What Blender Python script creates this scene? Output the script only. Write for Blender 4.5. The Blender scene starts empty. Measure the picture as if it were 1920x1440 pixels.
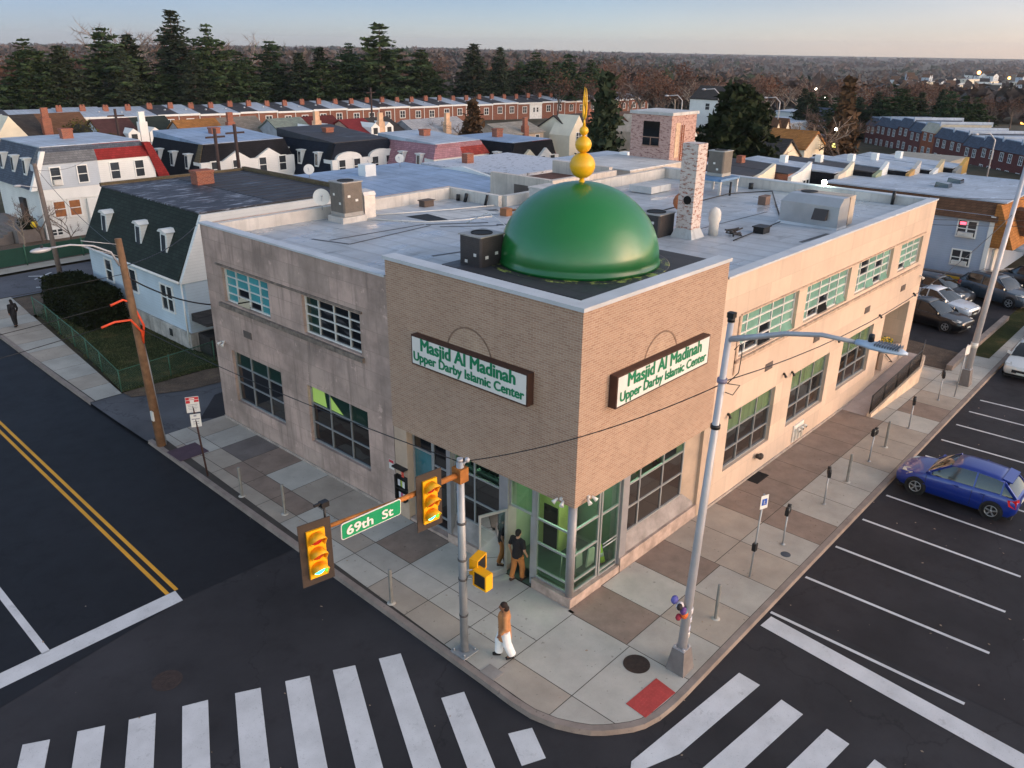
import bpy, bmesh, math, random
import numpy as np
from mathutils import Vector, Matrix, Quaternion
R_ = math.radians
C = bpy.context.scene.collection
SC = bpy.context.scene
random.seed(7)

# ------------------------------------------------------------------ camera
cam_d = bpy.data.cameras.new('camera')
cam_d.sensor_width = 36; cam_d.lens = 36 * 1535.26 / 1920
cam_d.clip_start = 0.2; cam_d.clip_end = 20000
cam = bpy.data.objects.new('camera', cam_d); C.objects.link(cam)
yaw, pitch, roll = R_(42.2839), R_(22.5114), R_(0.6903)
fw = Vector((math.cos(yaw) * math.cos(pitch), math.sin(yaw) * math.cos(pitch), -math.sin(pitch)))
rt = Vector((math.sin(yaw), -math.cos(yaw), 0)); up = rt.cross(fw)
r2 = rt * math.cos(roll) + up * math.sin(roll); u2 = up * math.cos(roll) - rt * math.sin(roll)
cam.matrix_world = Matrix(((r2.x, u2.x, -fw.x, -15.6535), (r2.y, u2.y, -fw.y, -11.8552), (r2.z, u2.z, -fw.z, 15.191), (0, 0, 0, 1)))
SC.camera = cam
SC.render.resolution_x = 1024; SC.render.resolution_y = 768

# ------------------------------------------------------------------ sky, sun, exposure
SUN_EL, SUN_AZ = R_(16.0), R_(-66.0)      # low dusk glow behind the camera to its right (azimuth from +X, counter-clockwise)
W = bpy.data.worlds.new('World'); SC.world = W; W.use_nodes = True
wt = W.node_tree; wt.nodes.clear()
sky = wt.nodes.new('ShaderNodeTexSky'); sky.sky_type = 'NISHITA'; sky.sun_disc = False
sky.sun_elevation = SUN_EL; sky.sun_rotation = math.pi / 2 - SUN_AZ
sky.altitude = 60; sky.air_density = 0.6; sky.dust_density = 0.2; sky.ozone_density = 4.0
# dusk: tint warmest towards the sunset and overhead, held dim where the camera looks
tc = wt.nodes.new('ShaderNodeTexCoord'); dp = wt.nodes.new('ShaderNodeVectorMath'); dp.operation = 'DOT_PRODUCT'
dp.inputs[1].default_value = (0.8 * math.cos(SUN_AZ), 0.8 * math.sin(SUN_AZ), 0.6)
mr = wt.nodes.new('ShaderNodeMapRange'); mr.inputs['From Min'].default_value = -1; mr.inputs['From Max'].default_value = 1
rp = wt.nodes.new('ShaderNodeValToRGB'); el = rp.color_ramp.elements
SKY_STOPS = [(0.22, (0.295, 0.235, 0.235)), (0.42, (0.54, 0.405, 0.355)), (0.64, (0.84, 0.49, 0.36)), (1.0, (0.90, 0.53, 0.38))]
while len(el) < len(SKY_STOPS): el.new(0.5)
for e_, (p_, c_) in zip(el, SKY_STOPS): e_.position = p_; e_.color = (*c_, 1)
mx = wt.nodes.new('ShaderNodeMix'); mx.data_type = 'RGBA'; mx.blend_type = 'MULTIPLY'; mx.inputs[0].default_value = 1
cn = wt.nodes.new('ShaderNodeTexNoise'); cn.inputs['Scale'].default_value = 2.2; cn.inputs['Detail'].default_value = 5
cm = wt.nodes.new('ShaderNodeMapping'); cm.inputs['Scale'].default_value = (1, 1, 7)
cr = wt.nodes.new('ShaderNodeValToRGB'); cr.color_ramp.elements[0].position = 0.35; cr.color_ramp.elements[0].color = (0.93, 0.95, 0.97, 1)
cr.color_ramp.elements[1].position = 0.7; cr.color_ramp.elements[1].color = (1.08, 1.06, 1.04, 1)
mx2 = wt.nodes.new('ShaderNodeMix'); mx2.data_type = 'RGBA'; mx2.blend_type = 'MULTIPLY'; mx2.inputs[0].default_value = 1
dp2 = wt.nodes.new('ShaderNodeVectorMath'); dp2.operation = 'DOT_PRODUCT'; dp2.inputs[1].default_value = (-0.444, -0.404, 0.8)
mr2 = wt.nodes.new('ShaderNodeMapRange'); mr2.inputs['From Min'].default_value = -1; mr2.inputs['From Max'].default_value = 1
rp2 = wt.nodes.new('ShaderNodeValToRGB')                      # gain added overhead and behind the camera to light the shaded facades
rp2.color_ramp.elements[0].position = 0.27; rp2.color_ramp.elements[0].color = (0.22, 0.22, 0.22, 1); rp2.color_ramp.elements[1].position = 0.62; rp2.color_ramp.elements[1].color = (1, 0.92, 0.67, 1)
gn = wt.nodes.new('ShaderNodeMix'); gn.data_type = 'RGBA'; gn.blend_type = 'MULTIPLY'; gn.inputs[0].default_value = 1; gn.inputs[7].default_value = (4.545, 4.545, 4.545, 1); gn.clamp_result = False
mx3 = wt.nodes.new('ShaderNodeMix'); mx3.data_type = 'RGBA'; mx3.blend_type = 'MULTIPLY'; mx3.inputs[0].default_value = 1
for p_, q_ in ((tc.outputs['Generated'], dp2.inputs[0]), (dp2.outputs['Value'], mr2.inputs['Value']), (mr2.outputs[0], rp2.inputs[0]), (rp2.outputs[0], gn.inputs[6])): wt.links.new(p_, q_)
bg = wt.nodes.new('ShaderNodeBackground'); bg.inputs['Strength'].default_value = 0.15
wo = wt.nodes.new('ShaderNodeOutputWorld')
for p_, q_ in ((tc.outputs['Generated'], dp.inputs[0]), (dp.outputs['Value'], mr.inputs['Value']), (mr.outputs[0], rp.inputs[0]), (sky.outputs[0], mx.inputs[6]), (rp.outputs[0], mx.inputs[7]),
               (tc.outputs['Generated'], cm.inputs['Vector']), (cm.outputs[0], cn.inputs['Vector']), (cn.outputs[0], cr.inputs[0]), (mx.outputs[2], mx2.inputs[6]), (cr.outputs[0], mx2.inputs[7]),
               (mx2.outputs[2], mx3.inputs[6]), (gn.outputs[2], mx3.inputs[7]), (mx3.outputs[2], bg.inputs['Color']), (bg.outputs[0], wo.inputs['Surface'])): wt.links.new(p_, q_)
sd = bpy.data.lights.new('sun', 'SUN'); sd.energy = 0.4; sd.angle = R_(50); sd.color = (1.0, 0.80, 0.62)
sun = bpy.data.objects.new('sun', sd); C.objects.link(sun)
sdir = Vector((math.cos(SUN_AZ) * math.cos(SUN_EL), math.sin(SUN_AZ) * math.cos(SUN_EL), math.sin(SUN_EL)))
sun.rotation_euler = sdir.to_track_quat('Z', 'Y').to_euler(); sun.location = (0, -40, 60)
SC.view_settings.view_transform = 'Standard'; SC.view_settings.look = 'None'
SC.view_settings.exposure = 1.32; SC.view_settings.gamma = 1; SC.view_settings.use_curve_mapping = False
SC.cycles.use_denoising = True
SC.cycles.max_bounces = 6; SC.cycles.transparent_max_bounces = 16; SC.cycles.caustics_reflective = False; SC.cycles.caustics_refractive = False

# ------------------------------------------------------------------ helpers
def lin(c):
    def f(v):
        v /= 255.0
        return v / 12.92 if v <= 0.04045 else ((v + 0.055) / 1.055) ** 2.4
    return tuple(f(v) for v in c)

MATS = {}
class NT:
    """small wrapper to write node graphs tersely"""
    def __init__(s, name):
        m = bpy.data.materials.new(name); m.use_nodes = True; s.m = m; s.t = m.node_tree
        s.b = s.t.nodes['Principled BSDF']; MATS[name] = m
    def n(s, typ, **kw):
        nd = s.t.nodes.new(typ)
        for k, v in kw.items():
            if k in ('inp',):
                for a, b in v.items(): nd.inputs[a].default_value = b
            else: setattr(nd, k, v)
        return nd
    def l(s, a, b): s.t.links.new(a, b)
    def coord(s, kind='Object'): return s.n('ShaderNodeTexCoord').outputs[kind]
    def facade(s, kind='Object'):
        """(x+y, z, 0): runs along either wall direction"""
        sep = s.n('ShaderNodeSeparateXYZ'); s.l(s.coord(kind), sep.inputs[0])
        ad = s.n('ShaderNodeMath', operation='ADD'); s.l(sep.outputs[0], ad.inputs[0]); s.l(sep.outputs[1], ad.inputs[1])
        cb = s.n('ShaderNodeCombineXYZ'); s.l(ad.outputs[0], cb.inputs[0]); s.l(sep.outputs[2], cb.inputs[1])
        return cb.outputs[0]
    def scale(s, vec, sx, sy, sz):
        mp = s.n('ShaderNodeMapping'); mp.inputs['Scale'].default_value = (sx, sy, sz); s.l(vec, mp.inputs['Vector']); return mp.outputs[0]
    def noise(s, vec, sc, det=4, rough=0.55, out='Fac'):
        nd = s.n('ShaderNodeTexNoise'); nd.inputs['Scale'].default_value = sc; nd.inputs['Detail'].default_value = det
        nd.inputs['Roughness'].default_value = rough; s.l(vec, nd.inputs['Vector']); return nd.outputs[out]
    def ramp(s, fac, stops):
        r = s.n('ShaderNodeValToRGB'); e = r.color_ramp.elements
        while len(e) < len(stops): e.new(0.5)
        for el, (p, c) in zip(e, stops): el.position = p; el.color = (*c, 1) if len(c) == 3 else c
        s.l(fac, r.inputs[0]); return r.outputs[0]
    def mix(s, fac, a, b, blend='MIX'):
        m = s.n('ShaderNodeMix', data_type='RGBA', blend_type=blend)
        for sock, v in ((m.inputs[0], fac), (m.inputs[6], a), (m.inputs[7], b)):
            if isinstance(v, (int, float)): sock.default_value = v
            elif isinstance(v, tuple): sock.default_value = (*v, 1) if len(v) == 3 else v
            else: s.l(v, sock)
        return m.outputs[2]
    def bump(s, h, strength=0.3, dist=0.02):
        b = s.n('ShaderNodeBump'); b.inputs['Strength'].default_value = strength; b.inputs['Distance'].default_value = dist
        s.l(h, b.inputs['Height']); s.l(b.outputs[0], s.b.inputs['Normal'])
    def col(s, c):
        if isinstance(c, tuple): s.b.inputs['Base Color'].default_value = (*c[:3], 1)
        else: s.l(c, s.b.inputs['Base Color'])
    def set(s, **kw):
        for k, v in kw.items():
            k = k.replace('_', ' ')
            if k in s.b.inputs: s.b.inputs[k].default_value = v
        return s

def sc(c, k): return tuple(min(1, v * k) for v in c)
def M(name, rgb, rough=0.7, metal=0.0, var=0.18, scale=1.5, bump=0.0, streak=0.0, spec=0.5):
    """plain painted / cast material with broad tonal variation and fine grain; rgb is sRGB base colour"""
    if name in MATS: return MATS[name]
    t = NT(name); c = lin(rgb); v = t.coord()
    n1 = t.noise(v, scale, 5, 0.6)
    o = t.ramp(n1, [(0.3, sc(c, 1 - var)), (0.7, sc(c, 1 + var))])
    if streak:
        n2 = t.noise(t.scale(v, 3, 3, 0.25), 2.2, 3)
        o = t.mix(t.ramp(n2, [(0.5, (0, 0, 0)), (0.72, (streak,) * 3)]), o, sc(c, 0.45))
    t.col(o); t.set(Roughness=rough, Metallic=metal, Specular_IOR_Level=spec)
    if bump: t.bump(t.noise(v, 30, 3), bump, 0.01)
    return t.m
def EM(name, rgb, strength):
    if name in MATS: return MATS[name]
    t = NT(name); c = lin(rgb); t.col(c)
    t.b.inputs['Emission Color'].default_value = (*c, 1); t.b.inputs['Emission Strength'].default_value = strength
    return t.m

WON = [True]
def wp(q):
    """stretch positions, read from image pixels with another camera fit, to suit this camera"""
    x, y = q[0], q[1]
    if WON[0]: x += 0.0022 * max(0.0, x - 12.5) ** 2 if x < 60 else 5.0; y += 0.0026 * max(0.0, y - 11) ** 2 if y < 60 else 6.2
    return (x, y, q[2])
WL = {}                                   # world translation of each thing's root
class MB:
    def __init__(s): s.v = []; s.f = []; s.mi = []; s.cur = 0; s.smooth = []; s.sm = False
    def face(s, idx): s.f.append(tuple(idx)); s.mi.append(s.cur); s.smooth.append(s.sm)
    def add(s, pts): k = len(s.v); s.v.extend(tuple(float(a) for a in q) for q in pts); return k
    def poly(s, pts): k = s.add(pts); s.face(range(k, k + len(pts))); return s
    def box(s, a, b):
        x0, y0, z0 = (min(a[i], b[i]) for i in range(3)); x1, y1, z1 = (max(a[i], b[i]) for i in range(3))
        return s.hexa([(x0, y0, z0), (x1, y0, z0), (x1, y1, z0), (x0, y1, z0)], [(x0, y0, z1), (x1, y0, z1), (x1, y1, z1), (x0, y1, z1)])
    def hexa(s, lo, hi):
        n = len(lo); k = s.add(list(lo) + list(hi))
        s.face([k + i for i in reversed(range(n))]); s.face([k + n + i for i in range(n)])
        for i in range(n):
            j = (i + 1) % n; s.face([k + i, k + j, k + n + j, k + n + i])
        return s
    def prism(s, pts2, axis, a, b):
        """pts2 outline in the plane normal to axis, extruded from a to b"""
        def P(q, w): return {0: (w, q[0], q[1]), 1: (q[0], w, q[1]), 2: (q[0], q[1], w)}[axis]
        return s.hexa([P(q, a) for q in pts2], [P(q, b) for q in pts2])
    def bar(s, p, q, w, h, upv=(0, 0, 1)):
        p, q = Vector(p), Vector(q); d = (q - p).normalized(); u = Vector(upv)
        if abs(d.dot(u)) > 0.99: u = Vector((1, 0, 0))
        r = d.cross(u).normalized(); u = r.cross(d).normalized()
        o = [r * (a * w / 2) + u * (b * h / 2) for a, b in ((-1, -1), (1, -1), (1, 1), (-1, 1))]
        return s.hexa([p + e for e in o], [q + e for e in o])
    def tube(s, path, r, n=8, caps=True):
        path = [Vector(p) for p in path]; rs = r if isinstance(r, (list, tuple)) else [r] * len(path)
        sm, s.sm = s.sm, True; ks = []; prev = None
        for i, p in enumerate(path):
            d = (path[min(i + 1, len(path) - 1)] - path[max(i - 1, 0)])
            d = d.normalized() if d.length > 1e-9 else Vector((0, 0, 1))
            if prev is None: a = d.orthogonal().normalized()
            else: a = (prev - d * prev.dot(d)); a = a.normalized() if a.length > 1e-6 else d.orthogonal().normalized()
            prev = a; b = d.cross(a)
            ks.append(s.add([p + (a * math.cos(t) + b * math.sin(t)) * rs[i] for t in (2 * math.pi * j / n for j in range(n))]))
        for k0, k1 in zip(ks, ks[1:]):
            for j in range(n): s.face([k0 + j, k0 + (j + 1) % n, k1 + (j + 1) % n, k1 + j])
        s.sm = False
        if caps: s.face([ks[0] + j for j in reversed(range(n))]); s.face([ks[-1] + j for j in range(n)])
        s.sm = sm; return s
    def lathe(s, prof, o=(0, 0, 0), n=24, ax=(0, 0, 1), smooth=True):
        """prof: (radius, height) list about axis ax through o"""
        q = Vector((0, 0, 1)).rotation_difference(Vector(ax)); o = Vector(o); sm, s.sm = s.sm, smooth; ks = []
        for r, h in prof:
            ks.append(s.add([o + q @ Vector((r * math.cos(t), r * math.sin(t), h)) for t in (2 * math.pi * j / n for j in range(n))]))
        for k0, k1 in zip(ks, ks[1:]):
            for j in range(n): s.face([k0 + j, k0 + (j + 1) % n, k1 + (j + 1) % n, k1 + j])
        s.sm = False
        if prof[0][0] > 1e-4: s.face([ks[0] + j for j in reversed(range(n))])
        if prof[-1][0] > 1e-4: s.face([ks[-1] + j for j in range(n)])
        s.sm = sm; return s
    def ball(s, c, r, n=16, squash=(1, 1, 1)):
        c = Vector(c); m = n // 2; sm, s.sm = s.sm, True; rows = []
        for i in range(m + 1):
            ph = math.pi * i / m
            rows.append(s.add([c + Vector((r * squash[0] * math.sin(ph) * math.cos(t), r * squash[1] * math.sin(ph) * math.sin(t), r * squash[2] * math.cos(ph))) for t in (2 * math.pi * j / n for j in range(n))]))
        for a, b in zip(rows, rows[1:]):
            for j in range(n): s.face([a + j, b + j, b + (j + 1) % n, a + (j + 1) % n])
        s.sm = sm; return s
    def join(s, mb, M4=None):
        k = len(s.v); s.v.extend([tuple(M4 @ Vector(q)) for q in mb.v] if M4 else mb.v)
        s.f.extend(tuple(i + k for i in f) for f in mb.f); s.mi.extend(mb.mi); s.smooth.extend(mb.smooth); return s
    def mesh(s, name, mats, off=(0, 0, 0), fix=True):
        me = bpy.data.meshes.new(name)
        off = wp(off); v = [(q[0] - off[0], q[1] - off[1], q[2] - off[2]) for q in map(wp, s.v)]
        me.from_pydata(v, [], s.f)
        for m in (mats if isinstance(mats, (list, tuple)) else [mats]): me.materials.append(m)
        me.polygons.foreach_set('material_index', s.mi); me.polygons.foreach_set('use_smooth', s.smooth)
        if fix:
            bm = bmesh.new(); bm.from_mesh(me); bmesh.ops.remove_doubles(bm, verts=bm.verts, dist=1e-5)
            bmesh.ops.recalc_face_normals(bm, faces=bm.faces); bm.to_mesh(me); bm.free()
        me.update(); return me

def tag(o, label=None, cat=None, group=None, kind=None):
    if label: o['label'] = label
    if cat: o['category'] = cat
    if group: o['group'] = group
    if kind: o['kind'] = kind
    return o
def obj(name, mesh, parent=None):
    o = bpy.data.objects.new(name, mesh); C.objects.link(o)
    if parent is not None: o.parent = parent
    return o
def thing(name, label, cat, loc=(0, 0, 0), group=None, rz=0):
    o = bpy.data.objects.new(name, None); C.objects.link(o); o.location = wp(loc); o.rotation_euler = (0, 0, rz)
    o.empty_display_size = 0.3; WL[o.name] = Vector(loc)
    return tag(o, label, cat, group)
def part(name, mb, mats, parent, label=None, fix=True):
    """mb in world coordinates of the parent's (unrotated) place"""
    off = WL.get(parent.name, Vector((0, 0, 0)))
    o = obj(name, mb.mesh(name, mats, off, fix), parent); WL[o.name] = off
    if label: o['label'] = label
    return o
def solo(name, mb, mats, label, cat, loc=None, group=None, fix=True):
    if loc is None:
        a = np.array(mb.v); loc = (float(a[:, 0].mean()), float(a[:, 1].mean()), float(a[:, 2].min()))
    o = obj(name, mb.mesh(name, mats, loc, fix)); o.location = wp(loc); WL[o.name] = Vector(loc)
    return tag(o, label, cat, group)
def struct(name, mb, mats, kind='structure', fix=True):
    o = obj(name, mb.mesh(name, mats, (0, 0, 0), fix)); WL[o.name] = Vector((0, 0, 0)); return tag(o, kind=kind)
def dup(root, loc, rz=None, label=None, group=None):
    r = root.copy(); C.objects.link(r); r.location = wp(loc)
    if rz is not None: r.rotation_euler = (0, 0, rz)
    if label: r['label'] = label
    if group: r['group'] = group
    for ch in list(root.children):
        c = ch.copy(); C.objects.link(c); c.parent = r
        for g in ch.children:
            d = g.copy(); C.objects.link(d); d.parent = c
    return r
ORD = ['first', 'second', 'third', 'fourth', 'fifth', 'sixth', 'seventh', 'eighth', 'ninth', 'tenth', 'eleventh', 'twelfth', 'thirteenth', 'fourteenth', 'fifteenth', 'sixteenth',
       'seventeenth', 'eighteenth', 'nineteenth', 'twentieth'] 
TENS = ['', '', 'twenty', 'thirty', 'forty', 'fifty', 'sixty', 'seventy', 'eighty', 'ninety']
def nth(i):
    """i from 0"""
    if i < 20: return ORD[i]
    a, b = divmod(i + 1, 10)
    return (TENS[a][:-1] + 'ieth') if b == 0 else TENS[a] + '-' + ORD[b - 1]
def gz(x, y):
    t = max(0.0, 0.8 * x + 0.6 * y - 45); r = math.hypot(x, y); k = min(1, max(0, (48 - math.degrees(math.atan2(y, x))) / 28)); k = k * k * (3 - 2 * k)
    return -0.03 * min(t, 233) - 0.028 * min(max(0, r - 280), 900) * k
# ------------------------------------------------------------------ materials of the ground
def asphalt(name, rgb, rough=0.82, stain=0.35, speck=0.5):
    t = NT(name); c = lin(rgb); v = t.coord()
    big = t.noise(v, 0.22, 5, 0.62); mid = t.noise(t.scale(v, 1, 1, 1), 1.3, 6, 0.7)
    o = t.ramp(big, [(0.32, sc(c, 1 - stain)), (0.66, sc(c, 1 + stain))])
    o = t.mix(t.ramp(mid, [(0.55, (0, 0, 0)), (0.75, (0.55,) * 3)]), o, sc(c, 0.55))
    fine = t.noise(v, 55, 2, 0.7)
    o = t.mix(t.ramp(fine, [(0.6, (0, 0, 0)), (0.8, (speck,) * 3)]), o, sc(c, 2.4))
    # fine cracks
    vo = t.n('ShaderNodeTexVoronoi', feature='DISTANCE_TO_EDGE'); vo.inputs['Scale'].default_value = 0.16
    dist = t.noise(v, 0.9, 4, 0.6, 'Color'); vm = t.n('ShaderNodeVectorMath', operation='MULTIPLY_ADD')
    vm.inputs[1].default_value = (2.2, 2.2, 0); t.l(dist, vm.inputs[0]); t.l(v, vm.inputs[2]); t.l(vm.outputs[0], vo.inputs['Vector'])
    o = t.mix(t.ramp(vo.outputs['Distance'], [(0.0, (0.55,) * 3), (0.006, (0, 0, 0))]), o, sc(c, 0.3))
    t.col(o); t.b.inputs['Specular IOR Level'].default_value = 0.25
    t.l(t.ramp(mid, [(0.3, (rough - 0.12,) * 3), (0.8, (rough,) * 3)]), t.b.inputs['Roughness']); t.bump(t.noise(v, 70, 3, 0.6), 0.35, 0.01)
    return t.m
def concrete(name, rgb, var=0.16, speck=0.35, scale=0.8):
    t = NT(name); c = lin(rgb); v = t.coord()
    o = t.ramp(t.noise(v, scale, 6, 0.65), [(0.3, sc(c, 1 - var)), (0.7, sc(c, 1 + var))])
    o = t.mix(t.ramp(t.noise(v, 45, 2), [(0.58, (0, 0, 0)), (0.75, (speck,) * 3)]), o, sc(c, 0.55))
    o = t.mix(t.ramp(t.noise(v, 7, 2, 0.4), [(0.70, (0, 0, 0)), (0.73, (0.6,) * 3)]), o, sc(c, 0.45))   # gum spots
    t.col(o); t.set(Roughness=0.85, Specular_IOR_Level=0.3); t.bump(t.noise(v, 50, 3), 0.25, 0.008)
    return t.m
def paint(name, rgb, wear=0.5):
    t = NT(name); c = lin(rgb); v = t.coord()
    o = t.ramp(t.noise(v, 1.2, 5, 0.6), [(0.3, sc(c, 0.80)), (0.65, c)])
    o = t.mix(t.ramp(t.noise(v, 3.5, 8, 0.75), [(0.58, (0, 0, 0)), (0.74, (wear,) * 3)]), o, sc(c, 0.25))
    o = t.mix(t.ramp(t.noise(v, 40, 2, 0.6), [(0.66, (0, 0, 0)), (0.72, (wear,) * 3)]), o, sc(c, 0.12))
    t.col(o); t.set(Roughness=0.75); t.bump(t.noise(v, 60, 2), 0.2, 0.005); return t.m

m_asph = asphalt('asphalt_old', (47, 46, 49)); m_new = asphalt('asphalt_new', (26, 26, 30), 0.7, 0.25, 0.25)
m_lot = asphalt('asphalt_lot', (41, 39, 42), 0.78, 0.5); m_drive = asphalt('asphalt_drive', (84, 84, 88), 0.85, 0.3)
m_street = asphalt('asphalt_side_street', (92, 92, 98), 0.85, 0.2)
m_white = paint('road_paint_white', (205, 206, 208), 0.55); m_yellow = paint('road_paint_yellow', (222, 160, 40), 0.3)
m_kerb = concrete('kerb_stone', (138, 126, 118), 0.22, 0.3, 1.5)
SLAB = [concrete('slab_light', (178, 174, 165)), concrete('slab_grey', (168, 163, 154)), concrete('slab_tan', (164, 153, 140)),
        concrete('slab_brown', (138, 121, 109), 0.2, 0.6, 1.4), concrete('slab_dark', (114, 106, 102), 0.2, 0.5, 1.2)]
m_joint = M('joint_dirt', (66, 60, 55), 0.95)

# ------------------------------------------------------------------ terrain to the horizon
def m_terrain():
    t = NT('terrain_ground'); v = t.coord()
    o = t.ramp(t.noise(v, 0.03, 6, 0.65), [(0.3, lin((58, 54, 44))), (0.5, lin((84, 76, 62))), (0.7, lin((110, 104, 96)))])
    o = t.mix(t.ramp(t.noise(v, 0.3, 4), [(0.45, (0, 0, 0)), (0.6, (0.6,) * 3)]), o, lin((60, 62, 46)))
    t.col(o); t.set(Roughness=0.95, Specular_IOR_Level=0.1); return t.m
WON[0] = False
tb = MB(); rr = [0, 30, 45, 60, 75, 90, 110, 130, 160, 200, 260, 340, 450, 600, 900, 1400, 2200, 3500, 6000, 12000]
na = 72; ks = []
for r in rr:
    ks.append(tb.add([(r * math.cos(a), r * math.sin(a), -0.175 + gz(r * math.cos(a), r * math.sin(a)) - max(0, r - 900) * 0.004) for a in (2 * math.pi * j / na for j in range(na))]))
tb.sm = True
for a, b in zip(ks, ks[1:]):
    for j in range(na): tb.face([a + j, b + j, b + (j + 1) % na, a + (j + 1) % na])
struct('terrain', tb, m_terrain())
WON[0] = True

# ------------------------------------------------------------------ roads
def sheet(name, pts, z, mat, kind='structure'): return struct(name, MB().poly([(x, y, z) for x, y in pts]), mat, kind)
sheet('intersection_road', [(-70, -60), (47, -60), (47, -2.2), (-1, -2.2), (-2, 8.95), (-70, 6.9)], -0.150, m_asph)
sheet('parking_road', [(3.2, -60), (80, -60), (80, -2.2), (4.5, -2.2)], -0.146, m_lot)
sheet('main_road', [(-70, 3.7), (-12.94, 7.92), (-7.41, 8.78), (-3.91, 8.64), (-2.5, 8.7), (-2.0, 49), (-2.5, 140), (-70, 140)], -0.146, m_new)
sheet('side_street', [(-2.9, 42.9), (4, 43.2), (60, 44.5), (60, 48.9), (5, 48.3), (-2.9, 47.9)], -0.142, m_street)

# painted markings
def stripe(name, pts, mat=None, z=-0.142): return sheet(name, pts, z, mat or m_white)
stripe('stop_line', [(-17.5, 9.27), (-17.5, 8.66), (-7.42, 8.72), (-7.36, 9.32)])
stripe('lane_line', [(-10.68, 30), (-10.89, 30), (-11.13, 9.275), (-10.93, 9.275)])
for dx in (0, -0.28):
    stripe('centre_line', [(-7.37 + dx, 9.33), (-7.25 + dx, 9.33), (-6.35 + dx, 42), (-6.47 + dx, 42)], m_yellow)
def cross(px, py, qx, qy, w, l, name='crosswalk_stripe'):
    """bar whose near-edge corners are P,Q; runs l metres away"""
    return None
CW = [((-13.34, 6.78), (-13.10, 6.57)), ((-12.61, 6.33), (-12.11, 6.03)), ((-11.57, 5.81), (-11.04, 5.52)), ((-10.57, 5.28), (-10.02, 5.01)), ((-9.47, 4.75), (-8.92, 4.49)),
      ((-8.34, 4.20), (-7.79, 3.90)), ((-7.23, 3.64), (-6.68, 3.35)), ((-6.14, 3.08), (-5.62, 2.80)), ((-5.03, 2.54), (-4.49, 2.27))]
CW[0] = ((-13.68, 6.93), (-13.13, 6.60))
dirv = Vector((-1.93, -3.75, 0)).normalized()
for a, b in CW:
    L = 4.45; d = dirv * L
    stripe('crosswalk_stripe', [a, b, (b[0] + d.x, b[1] + d.y), (a[0] + d.x, a[1] + d.y)])
stripe('crosswalk_stripe', [(-4.86, 0.26), (-4.31, -0.01), (-5.57, -2.38), (-6.07, -2.03)])
stripe('crosswalk_stripe', [(-4.55, -1.77), (-4.02, -2.07), (-4.49, -2.91), (-5.04, -2.65)])
for i, (x1, y1, x2, y2) in enumerate([(1.17, -4.83, 1.13, -5.45), (1.03, -6.09, 0.93, -6.71), (0.88, -7.34, 0.79, -7.93), (0.74, -8.54, 0.62, -9.13)]):
    d = Vector((-0.993, 0.11, 0)) * 4.7
    if i == 0: stripe('crosswalk_stripe', [(x1, y1), (x2, y2), (-2.25, -5.12), (-3.55, -4.62), (-3.2, -4.42)])
    else: stripe('crosswalk_stripe', [(x1, y1), (x2, y2), (x2 + d.x, y2 + d.y), (x1 + d.x, y1 + d.y)])
stripe('stop_line', [(3.93, -4.38), (3.34, -4.34), (2.45, -14), (3.05, -14)])
for x0, xe, ye in [(4.11, 4.09, -9.56), (6.48, 6.61, -9.50), (8.81, 8.91, -9.35), (11.15, 11.19, -9.24), (13.45, 13.40, -9.2), (15.63, 15.7, -9.2), (17.79, 17.88, -9.2), (19.78, 19.87, -9.2), (21.79, 21.9, -9.2),
                   (23.64, 23.78, -9.2), (25.34, 25.6, -9.2)]:
    stripe('parking_line', [(x0 - 0.055, -4.28), (x0 + 0.055, -4.28), (xe + 0.055, ye), (xe - 0.055, ye)])
# X marks chalked on the side street
for cx, cy in [(3.42, 46.7), (2.76, 43.9)]:
    for s in (1, -1):
        d = Vector((0.75, 0.5 * s, 0)); n = Vector((-d.y, d.x, 0)).normalized() * 0.07; c = Vector((cx, cy, 0))
        stripe('street_cross_mark', [tuple((c - d - n)[:2]), tuple((c + d - n)[:2]), tuple((c + d + n)[:2]), tuple((c - d + n)[:2])], None, -0.138 + 0.002 * s)

# ------------------------------------------------------------------ kerb and sidewalk
KO = [(-3.42, 19.3), (-3.62, 9.6), (-3.82, -0.17), (-3.86, -1.2), (-3.83, -1.85), (-3.67, -2.48), (-3.45, -2.93), (-3.24, -3.27), (-2.99, -3.53), (-2.71, -3.76), (-2.45, -3.95),
      (-2.16, -4.10), (-1.7, -4.22), (-1.15, -4.27), (-0.6, -4.28), (12, -4.10), (27, -3.885), (47, -3.6)]
def inset(pl, d):
    out = []
    for i, p in enumerate(pl):
        a = Vector(pl[max(i - 1, 0)]); b = Vector(pl[min(i + 1, len(pl) - 1)]); t = (b - a).normalized(); n = Vector((-t.y, t.x))
        out.append((p[0] + n.x * d, p[1] + n.y * d))
    return out
KI = inset(KO, 0.2)
def kerb(name, out, inn, zt=0.0):
    b = MB(); n = len(out)
    lo = b.add([(x, y, -0.18) for x, y in out]); to = b.add([(x + (xi - x) * 0.1, y + (yi - y) * 0.1, zt) for (x, y), (xi, yi) in zip(out, inn)]); ti = b.add([(x, y, zt) for x, y in inn])
    for i in range(n - 1):
        b.face([lo + i, to + i, to + i + 1, lo + i + 1]); b.face([to + i, ti + i, ti + i + 1, to + i + 1])
    return struct(name, b, m_kerb)
kerb('kerb', KO, KI)
inner = inset(KO, 0.215)
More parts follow.
